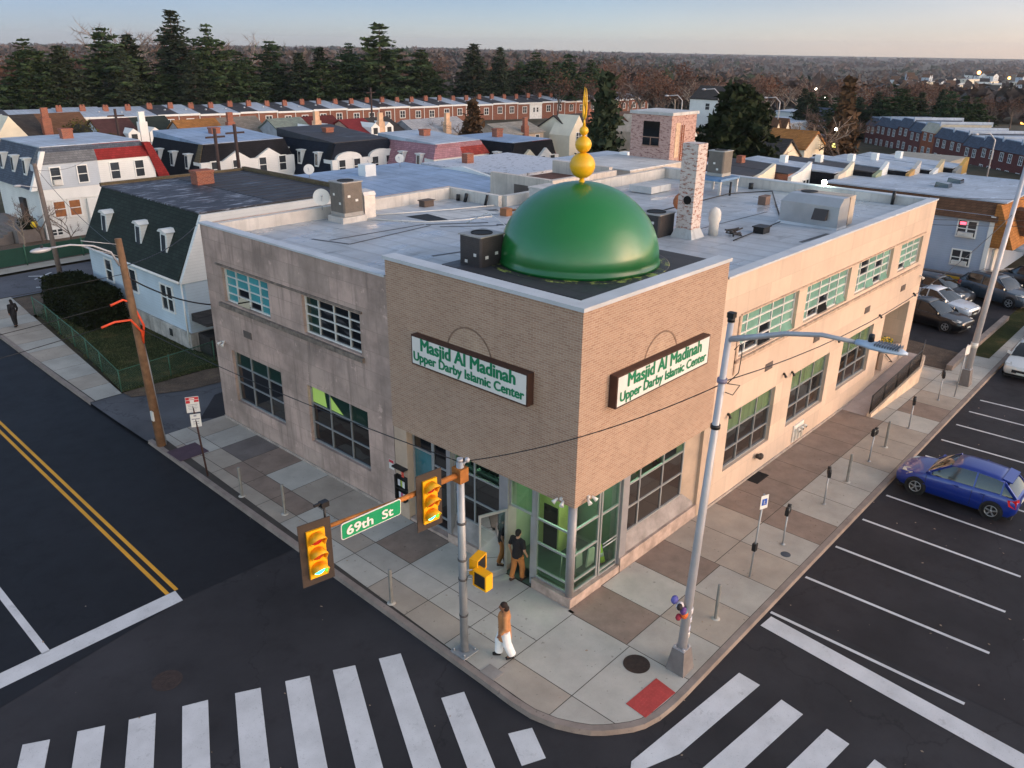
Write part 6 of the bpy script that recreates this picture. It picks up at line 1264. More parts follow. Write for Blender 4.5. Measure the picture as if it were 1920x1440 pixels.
        mb = MB(); xm = xa - .14; mb.hexa([(xm - .08, s * w * .93, bl - .02), (xm + .08, s * w * .95, bl - .02), (xm + .06, s * w * 1.12, bl + .0), (xm - .06, s * w * 1.12, bl + .0)], [(xm - .07, s * w * .93, bl + .08), (xm + .04, s * w * .95, bl + .10), (xm + .03, s * w * 1.12, bl + .12), (xm - .05, s * w * 1.12, bl + .12)]); part('mirror', mb, paint, t)
        mb = MB()
        for x in (xb + .05 - .45, (xb + xc) / 2 - .40): mb.box((x, s * (w * 1.0 - .004), bl - .16), (x + .16, s * (w * 1.0 + .018), bl - .125))
        part('door_handle', mb, paint, t)
        mb = MB()
        for x in (xa - .06, gl[4][0] + .02, xr + .32): mb.box((x, s * (w - .02), g + .14), (x + .012, s * (w + .0025), bl - .10))
        part('door_gap', mb, m_trim, t)
    mb = MB(); mb.box((f - .10, -w * .45, .40), (f + .012, w * .45, .56)); part('grille', mb, m_trim, t)
    mb = MB(); mb.box((r - .015, -.18, .62), (r + .02, .18, .75)); mb.box((f + .0, -.18, .34), (f + .02, .18, .44)); part('number_plate', mb, m_plate, t)
    mb = MB(); mb.box((r + .1, -w * .86, g - .03), (f - .15, w * .86, g + .04)); part('underbody', mb, m_trim, t)
    if kind == 'suv': 
        mb = MB()
        for s in (-1, 1): mb.tube([(xb - .2, s * w * .62, H + .02), (xb - .3, s * w * .62, H + .07), (xc + .2, s * w * .62, H + .05), (xc + .1, s * w * .62, H - .01)], .016, 6)
        part('roof_rail', mb, m_trim, t)
    t.location = wp(loc); t.rotation_euler = (0, 0, heading); return t
ZR, ZL = -.144, .016
car('bright blue hatchback parked nose-in to the kerb beside the long wall', 'hatch', carpaint('paint_blue', (18, 48, 140)), (15.12, -6.22, ZR), R_(90), 4.1, 1.70)
car('white saloon parked facing the corner at the kerb, cut by the picture edge', 'sedan', carpaint('paint_white', (214, 216, 214)), (31.1, -4.95, ZR), R_(181), 4.5, 1.75)
car('dark blue saloon parked at the kerb behind the white one', 'sedan', carpaint('paint_navy', (34, 44, 66)), (37.2, -4.75, ZR), R_(181), 4.5, 1.75)
A_ = R_(-101); GC = 'cars nosed out in the car park'
car('black saloon in the car park, nearest to the long building', 'sedan', carpaint('paint_black', (22, 23, 27)), (34.8, 1.3, ZL), A_, 4.7, 1.82, GC)
car('silvery white saloon parked beyond the black one', 'sedan', carpaint('paint_silver_white', (206, 212, 220)), (37.6, 1.75, ZL), A_, 4.6, 1.8, GC)
car('dark grey estate half hidden beyond the silvery white saloon', 'hatch', carpaint('paint_graphite', (40, 44, 52)), (40.1, 2.7, ZL), A_, 4.5, 1.78, GC)
car('dark grey-blue sport utility car standing by the yellow rail', 'suv', carpaint('paint_slate', (62, 74, 86)), (42.0, -.35, ZL), R_(-108), 4.6, 1.84)
car('black and red-lit sport utility car behind the slate one, before the house door', 'suv', carpaint('paint_black_suv', (30, 32, 36)), (46.2, -1.2, ZL), R_(70), 4.6, 1.84)
sv = car('silver sport utility car with a spare wheel on its back, on the side street', 'suv', carpaint('paint_silver', (170, 178, 190)), (9.6, 47.3, ZR), R_(3), 4.3, 1.8)
mb = MB(); mb.lathe([(.33, -.02), (.36, .03), (.34, .16), (.28, .2), (.001, .21)], (-2.16, 0, .92), 24, (-1, 0, 0)); part('spare_wheel', mb, carpaint('paint_silver', (170, 178, 190)) if 'paint_silver' not in MATS else MATS['paint_silver'], sv)
# ------------------------------------------------------------------ houses beyond
WON[0] = False
def shingle(name, rgb, var=.25, sc_=3.0):
    if name in MATS: return MATS[name]
    t = NT(name); c = lin(rgb); v = t.facade(); br = t.n('ShaderNodeTexBrick'); br.inputs['Scale'].default_value = 1; br.inputs['Brick Width'].default_value = .35; br.inputs['Row Height'].default_value = .17; br.inputs['Mortar Size'].default_value = .012
    br.inputs['Color1'].default_value = (*sc(c, .85), 1); br.inputs['Color2'].default_value = (*sc(c, 1.2), 1); br.inputs['Mortar'].default_value = (*sc(c, .5), 1); t.l(v, br.inputs['Vector'])
    o = t.mix(t.ramp(t.noise(t.coord(), sc_ * .4, 5, .65), [(.4, (0, 0, 0)), (.65, (.5,) * 3)]), br.outputs['Color'], sc(c, .55)); t.col(o); t.set(Roughness=.9, Specular_IOR_Level=.2); t.bump(br.outputs['Fac'], -.4, .02); return t.m
def siding(name, rgb, step=.16):
    if name in MATS: return MATS[name]
    t = NT(name); c = lin(rgb); v = t.coord(); sp = t.n('ShaderNodeSeparateXYZ'); t.l(v, sp.inputs[0]); m1 = t.n('ShaderNodeMath', operation='MULTIPLY'); m1.inputs[1].default_value = 1 / step; m2 = t.n('ShaderNodeMath', operation='FRACT'); t.l(sp.outputs[2], m1.inputs[0]); t.l(m1.outputs[0], m2.inputs[0])
    o = t.mix(t.ramp(m2.outputs[0], [(0, (.55,) * 3), (.12, (0, 0, 0))]), t.ramp(t.noise(v, .6, 5), [(.3, sc(c, .88)), (.7, sc(c, 1.05))]), sc(c, .55)); t.col(o); t.set(Roughness=.7); return t.m
s_blk = shingle('black_shingle_and_shade_side', (34, 35, 40)); s_grey = shingle('grey_shingle', (112, 114, 118)); s_red = shingle('red_shingle', (136, 46, 46)); s_green = shingle('dark_green_shingle', (46, 54, 50)); s_brn = shingle('brown_shingle', (104, 76, 58)); s_slate = shingle('slate_blue_shingle', (84, 92, 106))
s_navy = shingle('navy_shingle', (32, 38, 50)); s_pink = shingle('dusty_pink_shingle', (166, 124, 132)); s_olive = shingle('olive_brown_shingle', (104, 92, 72)); s_tan = shingle('tan_shingle', (166, 112, 62)); s_dgr = shingle('charcoal_shingle', (66, 62, 60)); s_redp = shingle('patchy_red_shingle', (150, 66, 60), .4)
w_wht = siding('white_siding', (226, 226, 222)); w_grey = siding('pale_grey_siding', (186, 194, 202)); w_cream = siding('cream_siding', (226, 214, 190)); w_blue = siding('blue_grey_siding', (160, 174, 194)); w_pale = siding('pale_blue_siding', (190, 204, 214))
m_frame = M('window_frame_white', (226, 226, 222), .6, var=.04); m_tan = M('board_brown', (150, 96, 56), .8, var=.3, scale=3); m_rcA = m_roofcoat('house_roof_silver', (166, 178, 192), .15, .6); m_rcB = m_roofcoat('house_roof_blue_grey', (140, 160, 186), .15, .6); m_rcK = m_roofcoat('house_roof_black', (46, 46, 52), .2, .7)
m_roofW = MATS['white_roof_coating']; m_cond = M('window_unit', (210, 208, 202), .6)
def hwin(par, c, n, w, h, pane=None, bars=(1,), frame=None, unit=False, fr=.09, label=None):
    """sash window centred at c on a wall facing n"""
    c = Vector(c); n = Vector(n).normalized(); s = Vector((0, 0, 1)).cross(n).normalized(); u = n.cross(s)
    def bx(mb, u0, u1, z0, z1, d0, d1): P = lambda a, b, d: tuple(c + s * a + u * b + n * d); return mb.hexa([P(u0, z0, d0), P(u1, z0, d0), P(u1, z0, d1), P(u0, z0, d1)], [P(u0, z1, d0), P(u1, z1, d0), P(u1, z1, d1), P(u0, z1, d1)])
    mb = MB(); bx(mb, -w / 2 - fr, w / 2 + fr, -h / 2 - fr, -h / 2, -.05, .09); bx(mb, -w / 2 - fr, w / 2 + fr, h / 2, h / 2 + fr, -.05, .07); bx(mb, -w / 2 - fr, -w / 2, -h / 2, h / 2, -.05, .065); bx(mb, w / 2, w / 2 + fr, -h / 2, h / 2, -.05, .065)
    bx(mb, -w / 2, w / 2, -.03, .03, -.02, .05)
    if 2 in bars: bx(mb, -.05, .05, -h / 2, h / 2, -.02, .055)
    o = part('window', mb, frame or m_frame, par, label); mb = MB(); P = lambda a, b, d: tuple(c + s * a + u * b + n * d); mb.poly([P(-w / 2, -h / 2, .025), P(w / 2, -h / 2, .025), P(w / 2, h / 2, .025), P(-w / 2, h / 2, .025)]); part('pane', mb, pane or m_hpane, o, fix=False)
    if unit: mb = MB(); bx(mb, -w * .42, w * .42, -h / 2, -h * .22, .0, .3); part('window_unit', mb, m_cond, o)
    return o
m_hpane = m_pane('house_pane', (58, 62, 66), .12); m_warm = EM('warm_lit_pane', (214, 140, 70), .35)
def mansard_twin(label, x0, y0, w, d, zt, units, side, roofm, cat='house', style='straight', flare=1.0, slope_dy=.0, group='mansard twin houses', winz=None, lower=w_wht, rear=None, chim=True):
    zg = gz(x0 + w / 2, y0 + d / 2) - .3; ze = zt - 3.2; t = thing('twin_house', label, cat, (x0, y0, zg), group)
    mb = MB(); mb.box((x0 + .1, y0 + .1, zg), (x0 + w - .1, y0 + d, ze)); part('wall', mb, lower, t)
    e = .35; mb = MB(); mb.prism([(x0 - e, ze), (x0 + flare, zt - .02), (x0 + w - flare, zt - .02), (x0 + w + e, ze)], 1, y0 + .25, y0 + d); part('mansard', mb, side, t)
    mb = MB(); mb.hexa([(x0 + flare - .05, y0 + .5, zt - .015), (x0 + w - flare + .05, y0 + .5, zt - .015), (x0 + w - flare + .05, y0 + d, zt - .015), (x0 + flare - .05, y0 + d, zt - .015)], [(x0 + flare - .05, y0 + .5, zt + .07), (x0 + w - flare + .05, y0 + .5, zt + .07), (x0 + w - flare + .05, y0 + d, zt + .07 + slope_dy), (x0 + flare - .05, y0 + d, zt + .07 + slope_dy)]); part('flat_roof', mb, roofm, t)
    n = len(units); uw = (w - .5) / n
    for i, (wallm, bandm) in enumerate(units):
        a, b = x0 + .25 + uw * i, x0 + .25 + uw * (i + 1); zb = zt - 1.25; top = [(b, zb), (a, zb)]
        if style == 'gable': c = (a + b) / 2 + (.25 * uw * (1 if i == 0 else -.2)); top = [(b, zb - .25), (c + uw * .28, zb - .25), (c, zb + .55), (c - uw * .30, zb - .25), (a, zb - .25)]
        if style == 'arch': c = (a + b) / 2; top = [(b, zb - .2), (c + uw * .38, zb - .2)] + [(c + uw * .38 * math.cos(k), zb - .2 + .65 * math.sin(k)) for k in [math.pi * j / 10 for j in range(1, 10)]] + [(c - uw * .38, zb - .2), (a, zb - .2)]
        mb = MB(); mb.prism([(a, ze), (b, ze)] + top, 1, y0 - .05, y0 + 1.3); part('upper_wall', mb, wallm, t)
        mb = MB(); mb.hexa([(a - (e if i == 0 else 0) * .3, y0 - .12, zb), (b + (e * .3 if i == n - 1 else 0), y0 - .12, zb), (b, y0 + 1.0, zb), (a, y0 + 1.0, zb)], [(a + (flare - .25 if i == 0 else 0), y0 + .42, zt + .01), (b - (flare - .25 if i == n - 1 else 0), y0 + .42, zt + .01), (b - (flare - .25 if i == n - 1 else 0), y0 + 1.0, zt + .01), (a + (flare - .25 if i == 0 else 0), y0 + 1.0, zt + .01)]) if style == 'straight' else mb.hexa([(a, y0 + .25, zb - .3), (b, y0 + .25, zb - .3), (b, y0 + 1.2, zb - .3), (a, y0 + 1.2, zb - .3)], [(a + (flare - .3 if i == 0 else 0), y0 + .5, zt + .01), (b - (flare - .3 if i == n - 1 else 0), y0 + .5, zt + .01), (b - (flare - .3 if i == n - 1 else 0), y0 + 1.2, zt + .01), (a + (flare - .3 if i == 0 else 0), y0 + 1.2, zt + .01)])
        part('roof_band', mb, bandm, t)
        for k in (.28, .72): hwin(t, (a + uw * k, y0 - .05, zt - 2.2 if style == 'straight' else zt - 2.15), (0, -1, 0), .72, 1.3, None, (1,), unit=(i == 0 and k < .5))
    mb = MB(); mb.box((x0 + .2, y0 - .01, ze - .9), (x0 + w - .2, y0 + .25, ze)); part('fascia', mb, m_frame, t)
    for k in (.22, .5, .78):                                       # little white dormers on the left slope
        yy = y0 + d * k; z1, z0 = zt - .95, zt - 2.2; xa = x0 - e + (z0 - ze) / (zt - ze) * (flare + e); xb = x0 - e + (z1 - ze) / (zt - ze) * (flare + e)
        mb = MB(); mb.hexa([(xa - .06, yy - .3, z0), (xa + .4, yy - .3, z0), (xa + .4, yy + .3, z0), (xa - .06, yy + .3, z0)], [(xa + .02, yy - .3, z1), (xb + .3, yy - .3, z1), (xb + .3, yy + .3, z1), (xa + .02, yy + .3, z1)]); mb.box((xa - .08, yy - .4, z1), (xb + .4, yy + .4, z1 + .1)); dm = part('dormer', mb, m_frame, t)
        mb = MB(); mb.hexa([(xa - .075, yy - .19, z0 + .15), (xa - .04, yy - .19, z0 + .15), (xa - .04, yy + .19, z0 + .15), (xa - .075, yy + .19, z0 + .15)], [(xa - .005, yy - .19, z1 - .1), (xa + .03, yy - .19, z1 - .1), (xa + .03, yy + .19, z1 - .1), (xa - .005, yy + .19, z1 - .1)]); part('pane', mb, m_hpane, dm)
    if chim: mb = MB(); mb.box((x0 + w / 2 - .45, y0 + d * .55, zt), (x0 + w / 2 + .45, y0 + d * .55 + .7, zt + .75)); mb.box((x0 + w / 2 - .5, y0 + d * .55 - .05, zt + .75), (x0 + w / 2 + .5, y0 + d * .55 + .75, zt + .9)); part('chimney', mb, m_chb2, t)
    return t
m_chb2 = m_brick('house_chimney_brick', ((150, 84, 62), (120, 66, 52)), (160, 140, 126))
m_rb = m_brick('row_house_brick', ((140, 88, 68), (118, 72, 58)), (150, 120, 104), stain=.15)

# near twin house on the lawn, dark mansard front towards the street
nh = thing('twin_house', 'near twin house with dark mossy mansard, white siding and black roof by the lawn', 'house', (3.2, 28.2, 0), 'mansard twin houses')
mb = MB(); mb.box((3.22, 28.25, .9), (14.2, 40.2, 3.75)); part('wall', mb, w_pale, nh); mb = MB(); mb.box((3.1, 28.15, -.2), (14.2, 40.25, .9)); part('foundation', mb, M('foundation_wash', (176, 170, 162), .9, var=.4, scale=1.5, streak=.6), nh)
mb = MB(); mb.prism([(2.95, 3.7), (3.0, 3.55), (14.3, 3.55), (14.3, 6.98), (4.65, 6.98)], 1, 28.45, 40.3); part('mansard', mb, s_green, nh)
mb = MB(); mb.prism([(3.0, 3.6), (14.3, 3.6), (14.3, 6.95), (4.6, 6.95)], 1, 28.2, 28.44); part('gable_wall', mb, w_wht, nh)
def m_oldroof():
    t = NT('streaked_black_roof'); v = t.coord(); o = t.mix(t.ramp(t.noise(t.scale(v, .5, 2.2, 1), 1.6, 6, .7), [(.53, (0, 0, 0)), (.62, (.9,) * 3)]), t.ramp(t.noise(v, 2, 4), [(.3, lin((36, 36, 42))), (.7, lin((60, 60, 68)))]), lin((150, 156, 168))); t.col(o); t.set(Roughness=.6); return t.m
mb = MB(); mb.box((4.6, 28.4, 6.985), (9.1, 40.3, 7.06)); part('roof', mb, m_oldroof(), nh); mb = MB(); mb.box((9.12, 28.4, 6.985), (14.3, 40.3, 7.08))
for i in range(12): mb.box((9.2, 28.9 + i * .95, 7.081), (14.0, 28.93 + i * .95, 7.10))
part('roof', mb, m_rcK, nh); mb = MB(); mb.box((14.12, 28.35, 7.0), (14.38, 40.4, 7.3)); mb.box((4.6, 40.2, 7.0), (14.1, 40.42, 7.22)); part('parapet', mb, s_olive, nh)
mb = MB(); mb.box((8.8, 36.4, 7.05), (9.9, 37.2, 7.75)); mb.box((8.75, 36.35, 7.75), (9.95, 37.25, 7.9)); part('chimney', mb, m_chb2, nh)
mb = MB(); mb.tube([(2.92, 28.3, 3.68), (2.92, 40.3, 3.68)], .07, 6); mb.tube([(3.08, 28.35, 3.6), (3.08, 28.35, .3)], .05, 6); part('gutter', mb, m_frame, nh)
for yy in (30.7, 33.7, 38.1):
    z0, z1 = 4.5, 5.85; mb = MB(); mb.hexa([(3.5, yy - .36, z0), (4.1, yy - .36, z0), (4.1, yy + .36, z0), (3.5, yy + .36, z0)], [(3.62, yy - .36, z1), (4.5, yy - .36, z1), (4.5, yy + .36, z1), (3.62, yy + .36, z1)]); dm = part('dormer', mb, w_wht, nh)
    mb = MB(); mb.hexa([(3.5, yy - .46, z1), (4.6, yy - .46, z1), (4.6, yy + .46, z1), (3.5, yy + .46, z1)], [(3.46, yy - .16, z1 + .17), (4.6, yy - .16, z1 + .17), (4.6, yy + .16, z1 + .17), (3.46, yy + .16, z1 + .17)]); part('dormer_hood', mb, m_frame, dm)
    mb = MB(); mb.hexa([(3.485, yy - .2, z0 + .2), (3.54, yy - .2, z0 + .2), (3.54, yy + .2, z0 + .2), (3.485, yy + .2, z0 + .2)], [(3.575, yy - .2, z1 - .15), (3.63, yy - .2, z1 - .15), (3.63, yy + .2, z1 - .15), (3.575, yy + .2, z1 - .15)]); part('pane', mb, m_hpane, dm)
hwin(nh, (3.22, 30.4, 2.4), (-1, 0, 0), 1.25, 1.35, None, (1, 2)); hwin(nh, (3.22, 34.4, 2.6), (-1, 0, 0), .8, 1.25); hwin(nh, (3.22, 37.6, 2.6), (-1, 0, 0), .8, 1.25); mb = MB(); mb.box((3.06, 30.2, .3), (3.095, 30.5, .7)); part('cellar_window', mb, m_hpane, nh)
mb = MB(); mb.box((3.5, 26.9, -.1), (14, 28.1, .9)); mb.hexa([(3.3, 26.6, 1.6), (14, 26.6, 1.6), (14, 28.14, 1.6), (3.3, 28.14, 1.6)], [(3.3, 26.6, 1.68), (14, 26.6, 1.68), (14, 28.14, 2.0), (3.3, 28.14, 2.0)]); part('lean_to', mb, s_dgr, nh)

# house A: grey and white twin across the side street, porch on the left
A = mansard_twin('half grey, half white twin house with red-banded roof across the side street', 7.6, 60.7, 10.0, 9.5, 7.2, [(w_grey, s_grey), (w_wht, s_red)], s_slate, m_rcA, winz=0)
mb = MB(); mb.prism([(7.1, 4.0), (8.35, 6.95), (8.7, 6.95), (7.55, 4.0)], 1, 60.55, 60.95); part('corner_board', mb, m_frame, A)
for x in (9.05, 10.25): hwin(A, (x, 60.8, 2.35), (0, -1, 0), .85, 1.2, m_tan, (1,), fr=.13, label='lower window with brown boards')
hwin(A, (8.5, 60.8, .55), (0, -1, 0), .8, .45, None, (2,)); mb = MB(); mb.box((11.2, 60.5, .2), (12.4, 60.78, 3.0)); part('porch_frame', mb, m_frame, A)
mb = MB(); mb.prism([(17.6, 4.0), (18.6, 4.0), (17.2, 7.1), (16.6, 7.1)], 1, 60.5, 61.1); part('red_slope', mb, s_red, A)
mb = MB(); mb.box((5.6, 61.0, -.2), (7.6, 70, 1.0)); 
for i in range(5): mb.box((5.2 - .35 * i, 62.0, -.2), (5.55 - .35 * i, 64.0, .85 - .2 * i))
part('porch', mb, M('porch_stone', (120, 110, 104), .9), A); mb = MB(); mb.box((7.45, 64, .9), (7.69, 65, 3.0)); part('door', mb, M('door_dark', (40, 36, 36), .7), A)
mansard_twin('twin house with black mansard side and white peaked front beyond the near black roof', 20.6, 59.2, 10.2, 10, 6.6, [(w_wht, s_olive), (w_wht, s_dgr)], s_blk, m_rcB, style='gable', slope_dy=.5)
mansard_twin('twin house with navy mansard side and white rounded upper front', 30.7, 53.6, 8.4, 10, 6.45, [(w_wht, s_blk), (w_wht, s_blk)], s_navy, m_rcK, style='arch', slope_dy=.7)
mansard_twin('twin house with dusty pink mansard and half red roof band', 37.4, 46.9, 7.9, 9, 6.4, [(w_wht, s_pink), (w_wht, s_redp)], s_pink, m_rcA, slope_dy=.4, lower=M('pink_wall', (176, 140, 150), .8))
mansard_twin('twin house with black side and beige peaked front, right of the pink house', 44.8, 43.8, 7.7, 9, 6.25, [(w_cream, s_blk), (w_wht, s_red)], s_blk, m_rcB, style='gable')
# flat-roofed buildings right behind
b1 = thing('flat_roof_house', 'house with a big blue-grey flat roof just behind the left parapet', 'house', (15, 25, 0)); mb = MB(); mb.box((15, 25, -.2), (25.9, 37.2, 6.45)); part('wall', mb, w_wht, b1)
mb = MB(); mb.hexa([(14.9, 24.9, 6.46), (26, 24.9, 6.46), (26, 37.3, 6.46), (14.9, 37.3, 6.46)], [(14.9, 24.9, 6.52), (26, 24.9, 6.52), (26, 31, 6.82), (14.9, 31, 6.82)]); mb.hexa([(14.9, 31, 6.47), (26, 31, 6.47), (26, 37.3, 6.47), (14.9, 37.3, 6.47)], [(14.9, 31, 6.82), (26, 31, 6.82), (26, 37.3, 6.86), (14.9, 37.3, 6.86)]); part('roof', mb, m_rcB, b1)
mb = MB(); mb.prism([(24.95, 6.3), (37.0, 6.3), (31, 7.15)], 0, 25.95, 26.2); part('gable_wall', mb, w_wht, b1); mb = MB(); mb.box((19.3, 33.5, 6.8), (20.2, 34.3, 7.6)); part('chimney', mb, m_frame, b1)
dish('white satellite dish at the left end of the blue-grey roof', (16.2, 35.5, 6.8), .34, (-.6, -.7, .4), .6); dish('black satellite dish tilted over on the blue-grey roof', (20.8, 34.6, 6.8), .45, (-.3, .6, .6), .5); dish('white satellite dish towards the right of the blue-grey roof', (24.0, 35.5, 6.85), .32, (-.7, -.6, .4), .6)
b2 = thing('flat_roof_house', 'house with a white speckled flat roof behind the dome', 'house', (27, 27, 0)); mb = MB(); mb.box((27, 27.4, -.3), (36.5, 36.4, 6.6)); part('wall', mb, M('rubble_stone', (140, 138, 140), .9, var=.35, scale=3), b2)
def m_speck():
    t = NT('speckled_white_roof'); v = t.coord(); o = t.mix(t.ramp(t.noise(v, 2.6, 4, .7), [(.58, (0, 0, 0)), (.63, (.8,) * 3)]), lin((186, 190, 198)), lin((60, 62, 68))); t.col(o); t.set(Roughness=.6); return t.m
mb = MB(); mb.box((26.9, 27.3, 6.61), (36.6, 36.5, 6.8)); part('roof', mb, m_speck(), b2); mb = MB(); mb.box((29.2, 33.8, 6.8), (29.9, 34.4, 7.5)); part('chimney', mb, m_chb2, b2)
b3 = thing('flat_roof_house', 'low house with a pale flat roof left of the stair tower', 'house', (35, 25.5, 0)); mb = MB(); mb.box((37.5, 22.5, -.3), (46, 33, 6.3)); part('wall', mb, w_wht, b3); mb = MB(); mb.box((37.4, 22.4, 6.31), (46.1, 33.1, 6.5)); part('roof', mb, m_rcA, b3); mb = MB(); mb.box((40.5, 27, 6.5), (41.3, 27.8, 7.3)); part('chimney', mb, m_frame, b3)
for i, (x, y) in enumerate(((40.0, 24.0), (43.4, 22.9))): mb = MB(); mb.tube([(x, y, 6.5), (x, y, 9.6)], .04, 5); mb.box((x - .2, y - .05, 6.9), (x + .2, y + .05, 7.5)); solo('aerial_mast', mb, m_pale, 'thin roof mast left of the stair tower, %s' % ('left one' if i == 0 else 'right one'), 'mast')

# flat twins with pale party walls beyond the right parapet
def flat_twin(label, x0, y0, w, zt, cols, d=8.5, rc=None):
    zg = gz(x0, y0) - .4; t = thing('flat_twin_house', label, 'house', (x0, y0, zg), 'flat-roofed twins with pale street fronts'); mb = MB(); mb.box((x0, y0 + .3, zg), (x0 + w, y0 + d, zt - .35)); part('side_wall', mb, s_blk if cols[0] != 'r' else m_rb, t); n = 2; uw = w / n  # side wall blackened: shade on the turned-away face put into its colour
    for i in range(n):
        a, b = x0 + uw * i, x0 + uw * (i + 1); k0, k1 = zt - .5 + .55 * i / n, zt - .5 + .55 * (i + 1) / n
        mb = MB(); mb.prism([(a, zg), (b - .02, zg), (b - .02, k1 + (.3 if i else 0)), (a, k0)], 1, y0, y0 + .3); part('front_wall', mb, cols[1 + i], t)
        for k in (.35, .7):
            for dz in (-1.6, -4.2): hwin(t, (a + uw * k, y0, zt + dz), (0, -1, 0), .45, 1.2, fr=.06)
    mb = MB(); mb.hexa([(x0 - .05, y0 + .31, zt - .34), (x0 + w + .05, y0 + .31, zt - .34), (x0 + w + .05, y0 + d, zt - .34), (x0 - .05, y0 + d, zt - .34)], [(x0 - .05, y0 + .31, zt - .28), (x0 + w + .05, y0 + .31, zt - .28), (x0 + w + .05, y0 + d, zt + .05), (x0 - .05, y0 + d, zt + .05)]); part('roof', mb, rc or m_rcA, t)
    mb = MB(); mb.box((x0 + w * .5 - .3, y0 + d * .6, zt - .1), (x0 + w * .5 + .3, y0 + d * .6 + .5, zt + .5)); part('chimney', mb, m_chb2 if w > 3.3 else m_frame, t); return t
c_ = lambda n, c: siding(n, c)
FT = [(42.6, 17.2, 4.0, 6.5, ('k', w_cream, w_cream), 'first', m_rcK), (46.8, 15.9, 3.5, 6.45, ('r', w_wht, w_wht), 'second', m_rcK), (50.4, 13.7, 3.0, 6.4, ('k', c_('sand_siding', (206, 194, 174)), w_cream), 'third', m_rcA), (53.5, 11.9, 2.6, 6.35, ('k', c_('sage_siding', (150, 160, 130)), w_wht), 'fourth', m_rcK),
      (56.2, 10.2, 2.5, 6.35, ('k', c_('ochre_siding', (190, 150, 92)), c_('stone_siding', (190, 186, 180))), 'fifth', m_rcA), (58.9, 9.2, 2.6, 6.3, ('k', w_wht, c_('buff_siding', (206, 186, 150))), 'sixth', m_rcA), (61.6, 8.2, 3.2, 6.3, ('k', c_('ash_siding', (150, 150, 146)), c_('amber_siding', (206, 160, 80))), 'last', m_rcA)]
for x0, y0, w, zt, cols, nm, rc in FT: flat_twin('flat-roofed pale-fronted twin beyond the right parapet, %s from the stair tower' % nm, x0, y0, w, zt, cols, 8.5, rc)

# blue-grey gambrel house behind the car park
g = thing('gambrel_house', 'blue-grey sided house with brown shingle roof edge and silver roof behind the car park', 'house', (48, 1.5, -.2)); x0 = 48.0
mb = MB(); mb.box((x0, 1.7, -.2), (x0 + 13, 14, 4.75)); part('wall', mb, w_blue, g); mb = MB(); mb.box((x0 - .06, 1.55, .3), (x0 + .3, 1.85, 4.7)); part('corner_board', mb, m_frame, g)
mb = MB(); mb.prism([(x0 - .25, 4.35), (x0 + .55, 5.55), (x0 + 12.5, 5.55), (x0 + 13, 4.35)], 1, 1.4, 14); part('roof_band', mb, s_brn, g); mb = MB(); mb.box((x0 + .5, 1.2, 5.56), (x0 + 13, 14, 5.66)); part('roof', mb, m_rcA, g)
mb = MB(); mb.prism([(1.42, 5.5), (1.69, 5.5), (1.69, 2.6), (.1, 2.6)], 0, x0, x0 + 12); part('side_slope', mb, s_tan, g)
for yy in (3.2,): hwin(g, (x0, yy, 3.65), (-1, 0, 0), 1.15, 1.05, None, (1, 2), unit=True); hwin(g, (x0, yy, 1.6), (-1, 0, 0), 1.15, 1.0, None, (1, 2), unit=True)
mb = MB(); mb.poly([(x0 - .03, 3.3, 3.9), (x0 - .03, 3.7, 3.9), (x0 - .03, 3.7, 4.1), (x0 - .03, 3.3, 4.1)]); part('lit_curtain', mb, EM('pink_glow', (255, 90, 110), 1.2), g, fix=False)
for i, xx in enumerate((x0 + 4, x0 + 7)): mb = MB(); mb.hexa([(xx, 6.0, 5.66), (xx + 1.0, 6.0, 5.66), (xx + 1.0, 7.0, 5.66), (xx, 7.0, 5.66)], [(xx + .05, 6.05, 5.95), (xx + .95, 6.05, 5.95), (xx + .95, 6.95, 6.05), (xx + .05, 6.95, 6.05)]); part('skylight', mb, m_dark, g)
mb = MB(); mb.box((x0 + 1.5, -.9, 2.3), (x0 + 9, .3, 2.5)); mb.box((x0 + 1.6, -.8, -.1), (x0 + 1.8, -.6, 2.3)); part('porch_roof', mb, m_rcA, g); mb = MB(); mb.box((x0 + 2.0, 1.55, 0), (x0 + 2.95, 1.69, 2.1)); part('door', mb, m_frame, g)
mb = MB(); mb.box((x0 + 2.5, .0, 3.2), (x0 + 4.3, 1.5, 4.9)); part('dormer', mb, s_brn, g); hwin(g, (x0 + 3.4, 0, 4.1), (0, -1, 0), .9, .9)
mb = MB(); mb.box((x0 - 1.9, 1.0, -.2), (x0 - 1.5, 12, .8)); part('retaining_wall', mb, M('retaining_block', (96, 92, 92), .9), g)
sgn = thing('shop_sign', 'white projecting sign board on the far right pole before the tan roof', 'sign', (44.2, -3.6, 3)); mb = MB(); mb.box((44.0, -3.9, 2.9), (44.1, -2.9, 4.6)); part('board', mb, m_sface, sgn); mb = MB(); mb.tube([(44.05, -2.8, -.1), (44.05, -2.8, 4.8)], .06, 8); part('post', mb, m_gal, sgn)
g2 = thing('row_house', 'dark brick house with tan gables at the right picture edge', 'house', (62, -6, -.5)); mb = MB(); mb.box((62, -8, -.5), (72, 3, 7.2)); part('wall', mb, m_rb, g2); mb = MB(); mb.box((61.8, -8.2, 7.21), (72.2, 3.2, 7.4)); part('roof', mb, m_rcA, g2)
for k in (-5.5, -1): hwin(g2, (62, k, 5.2), (-1, 0, 0), .9, 1.3)

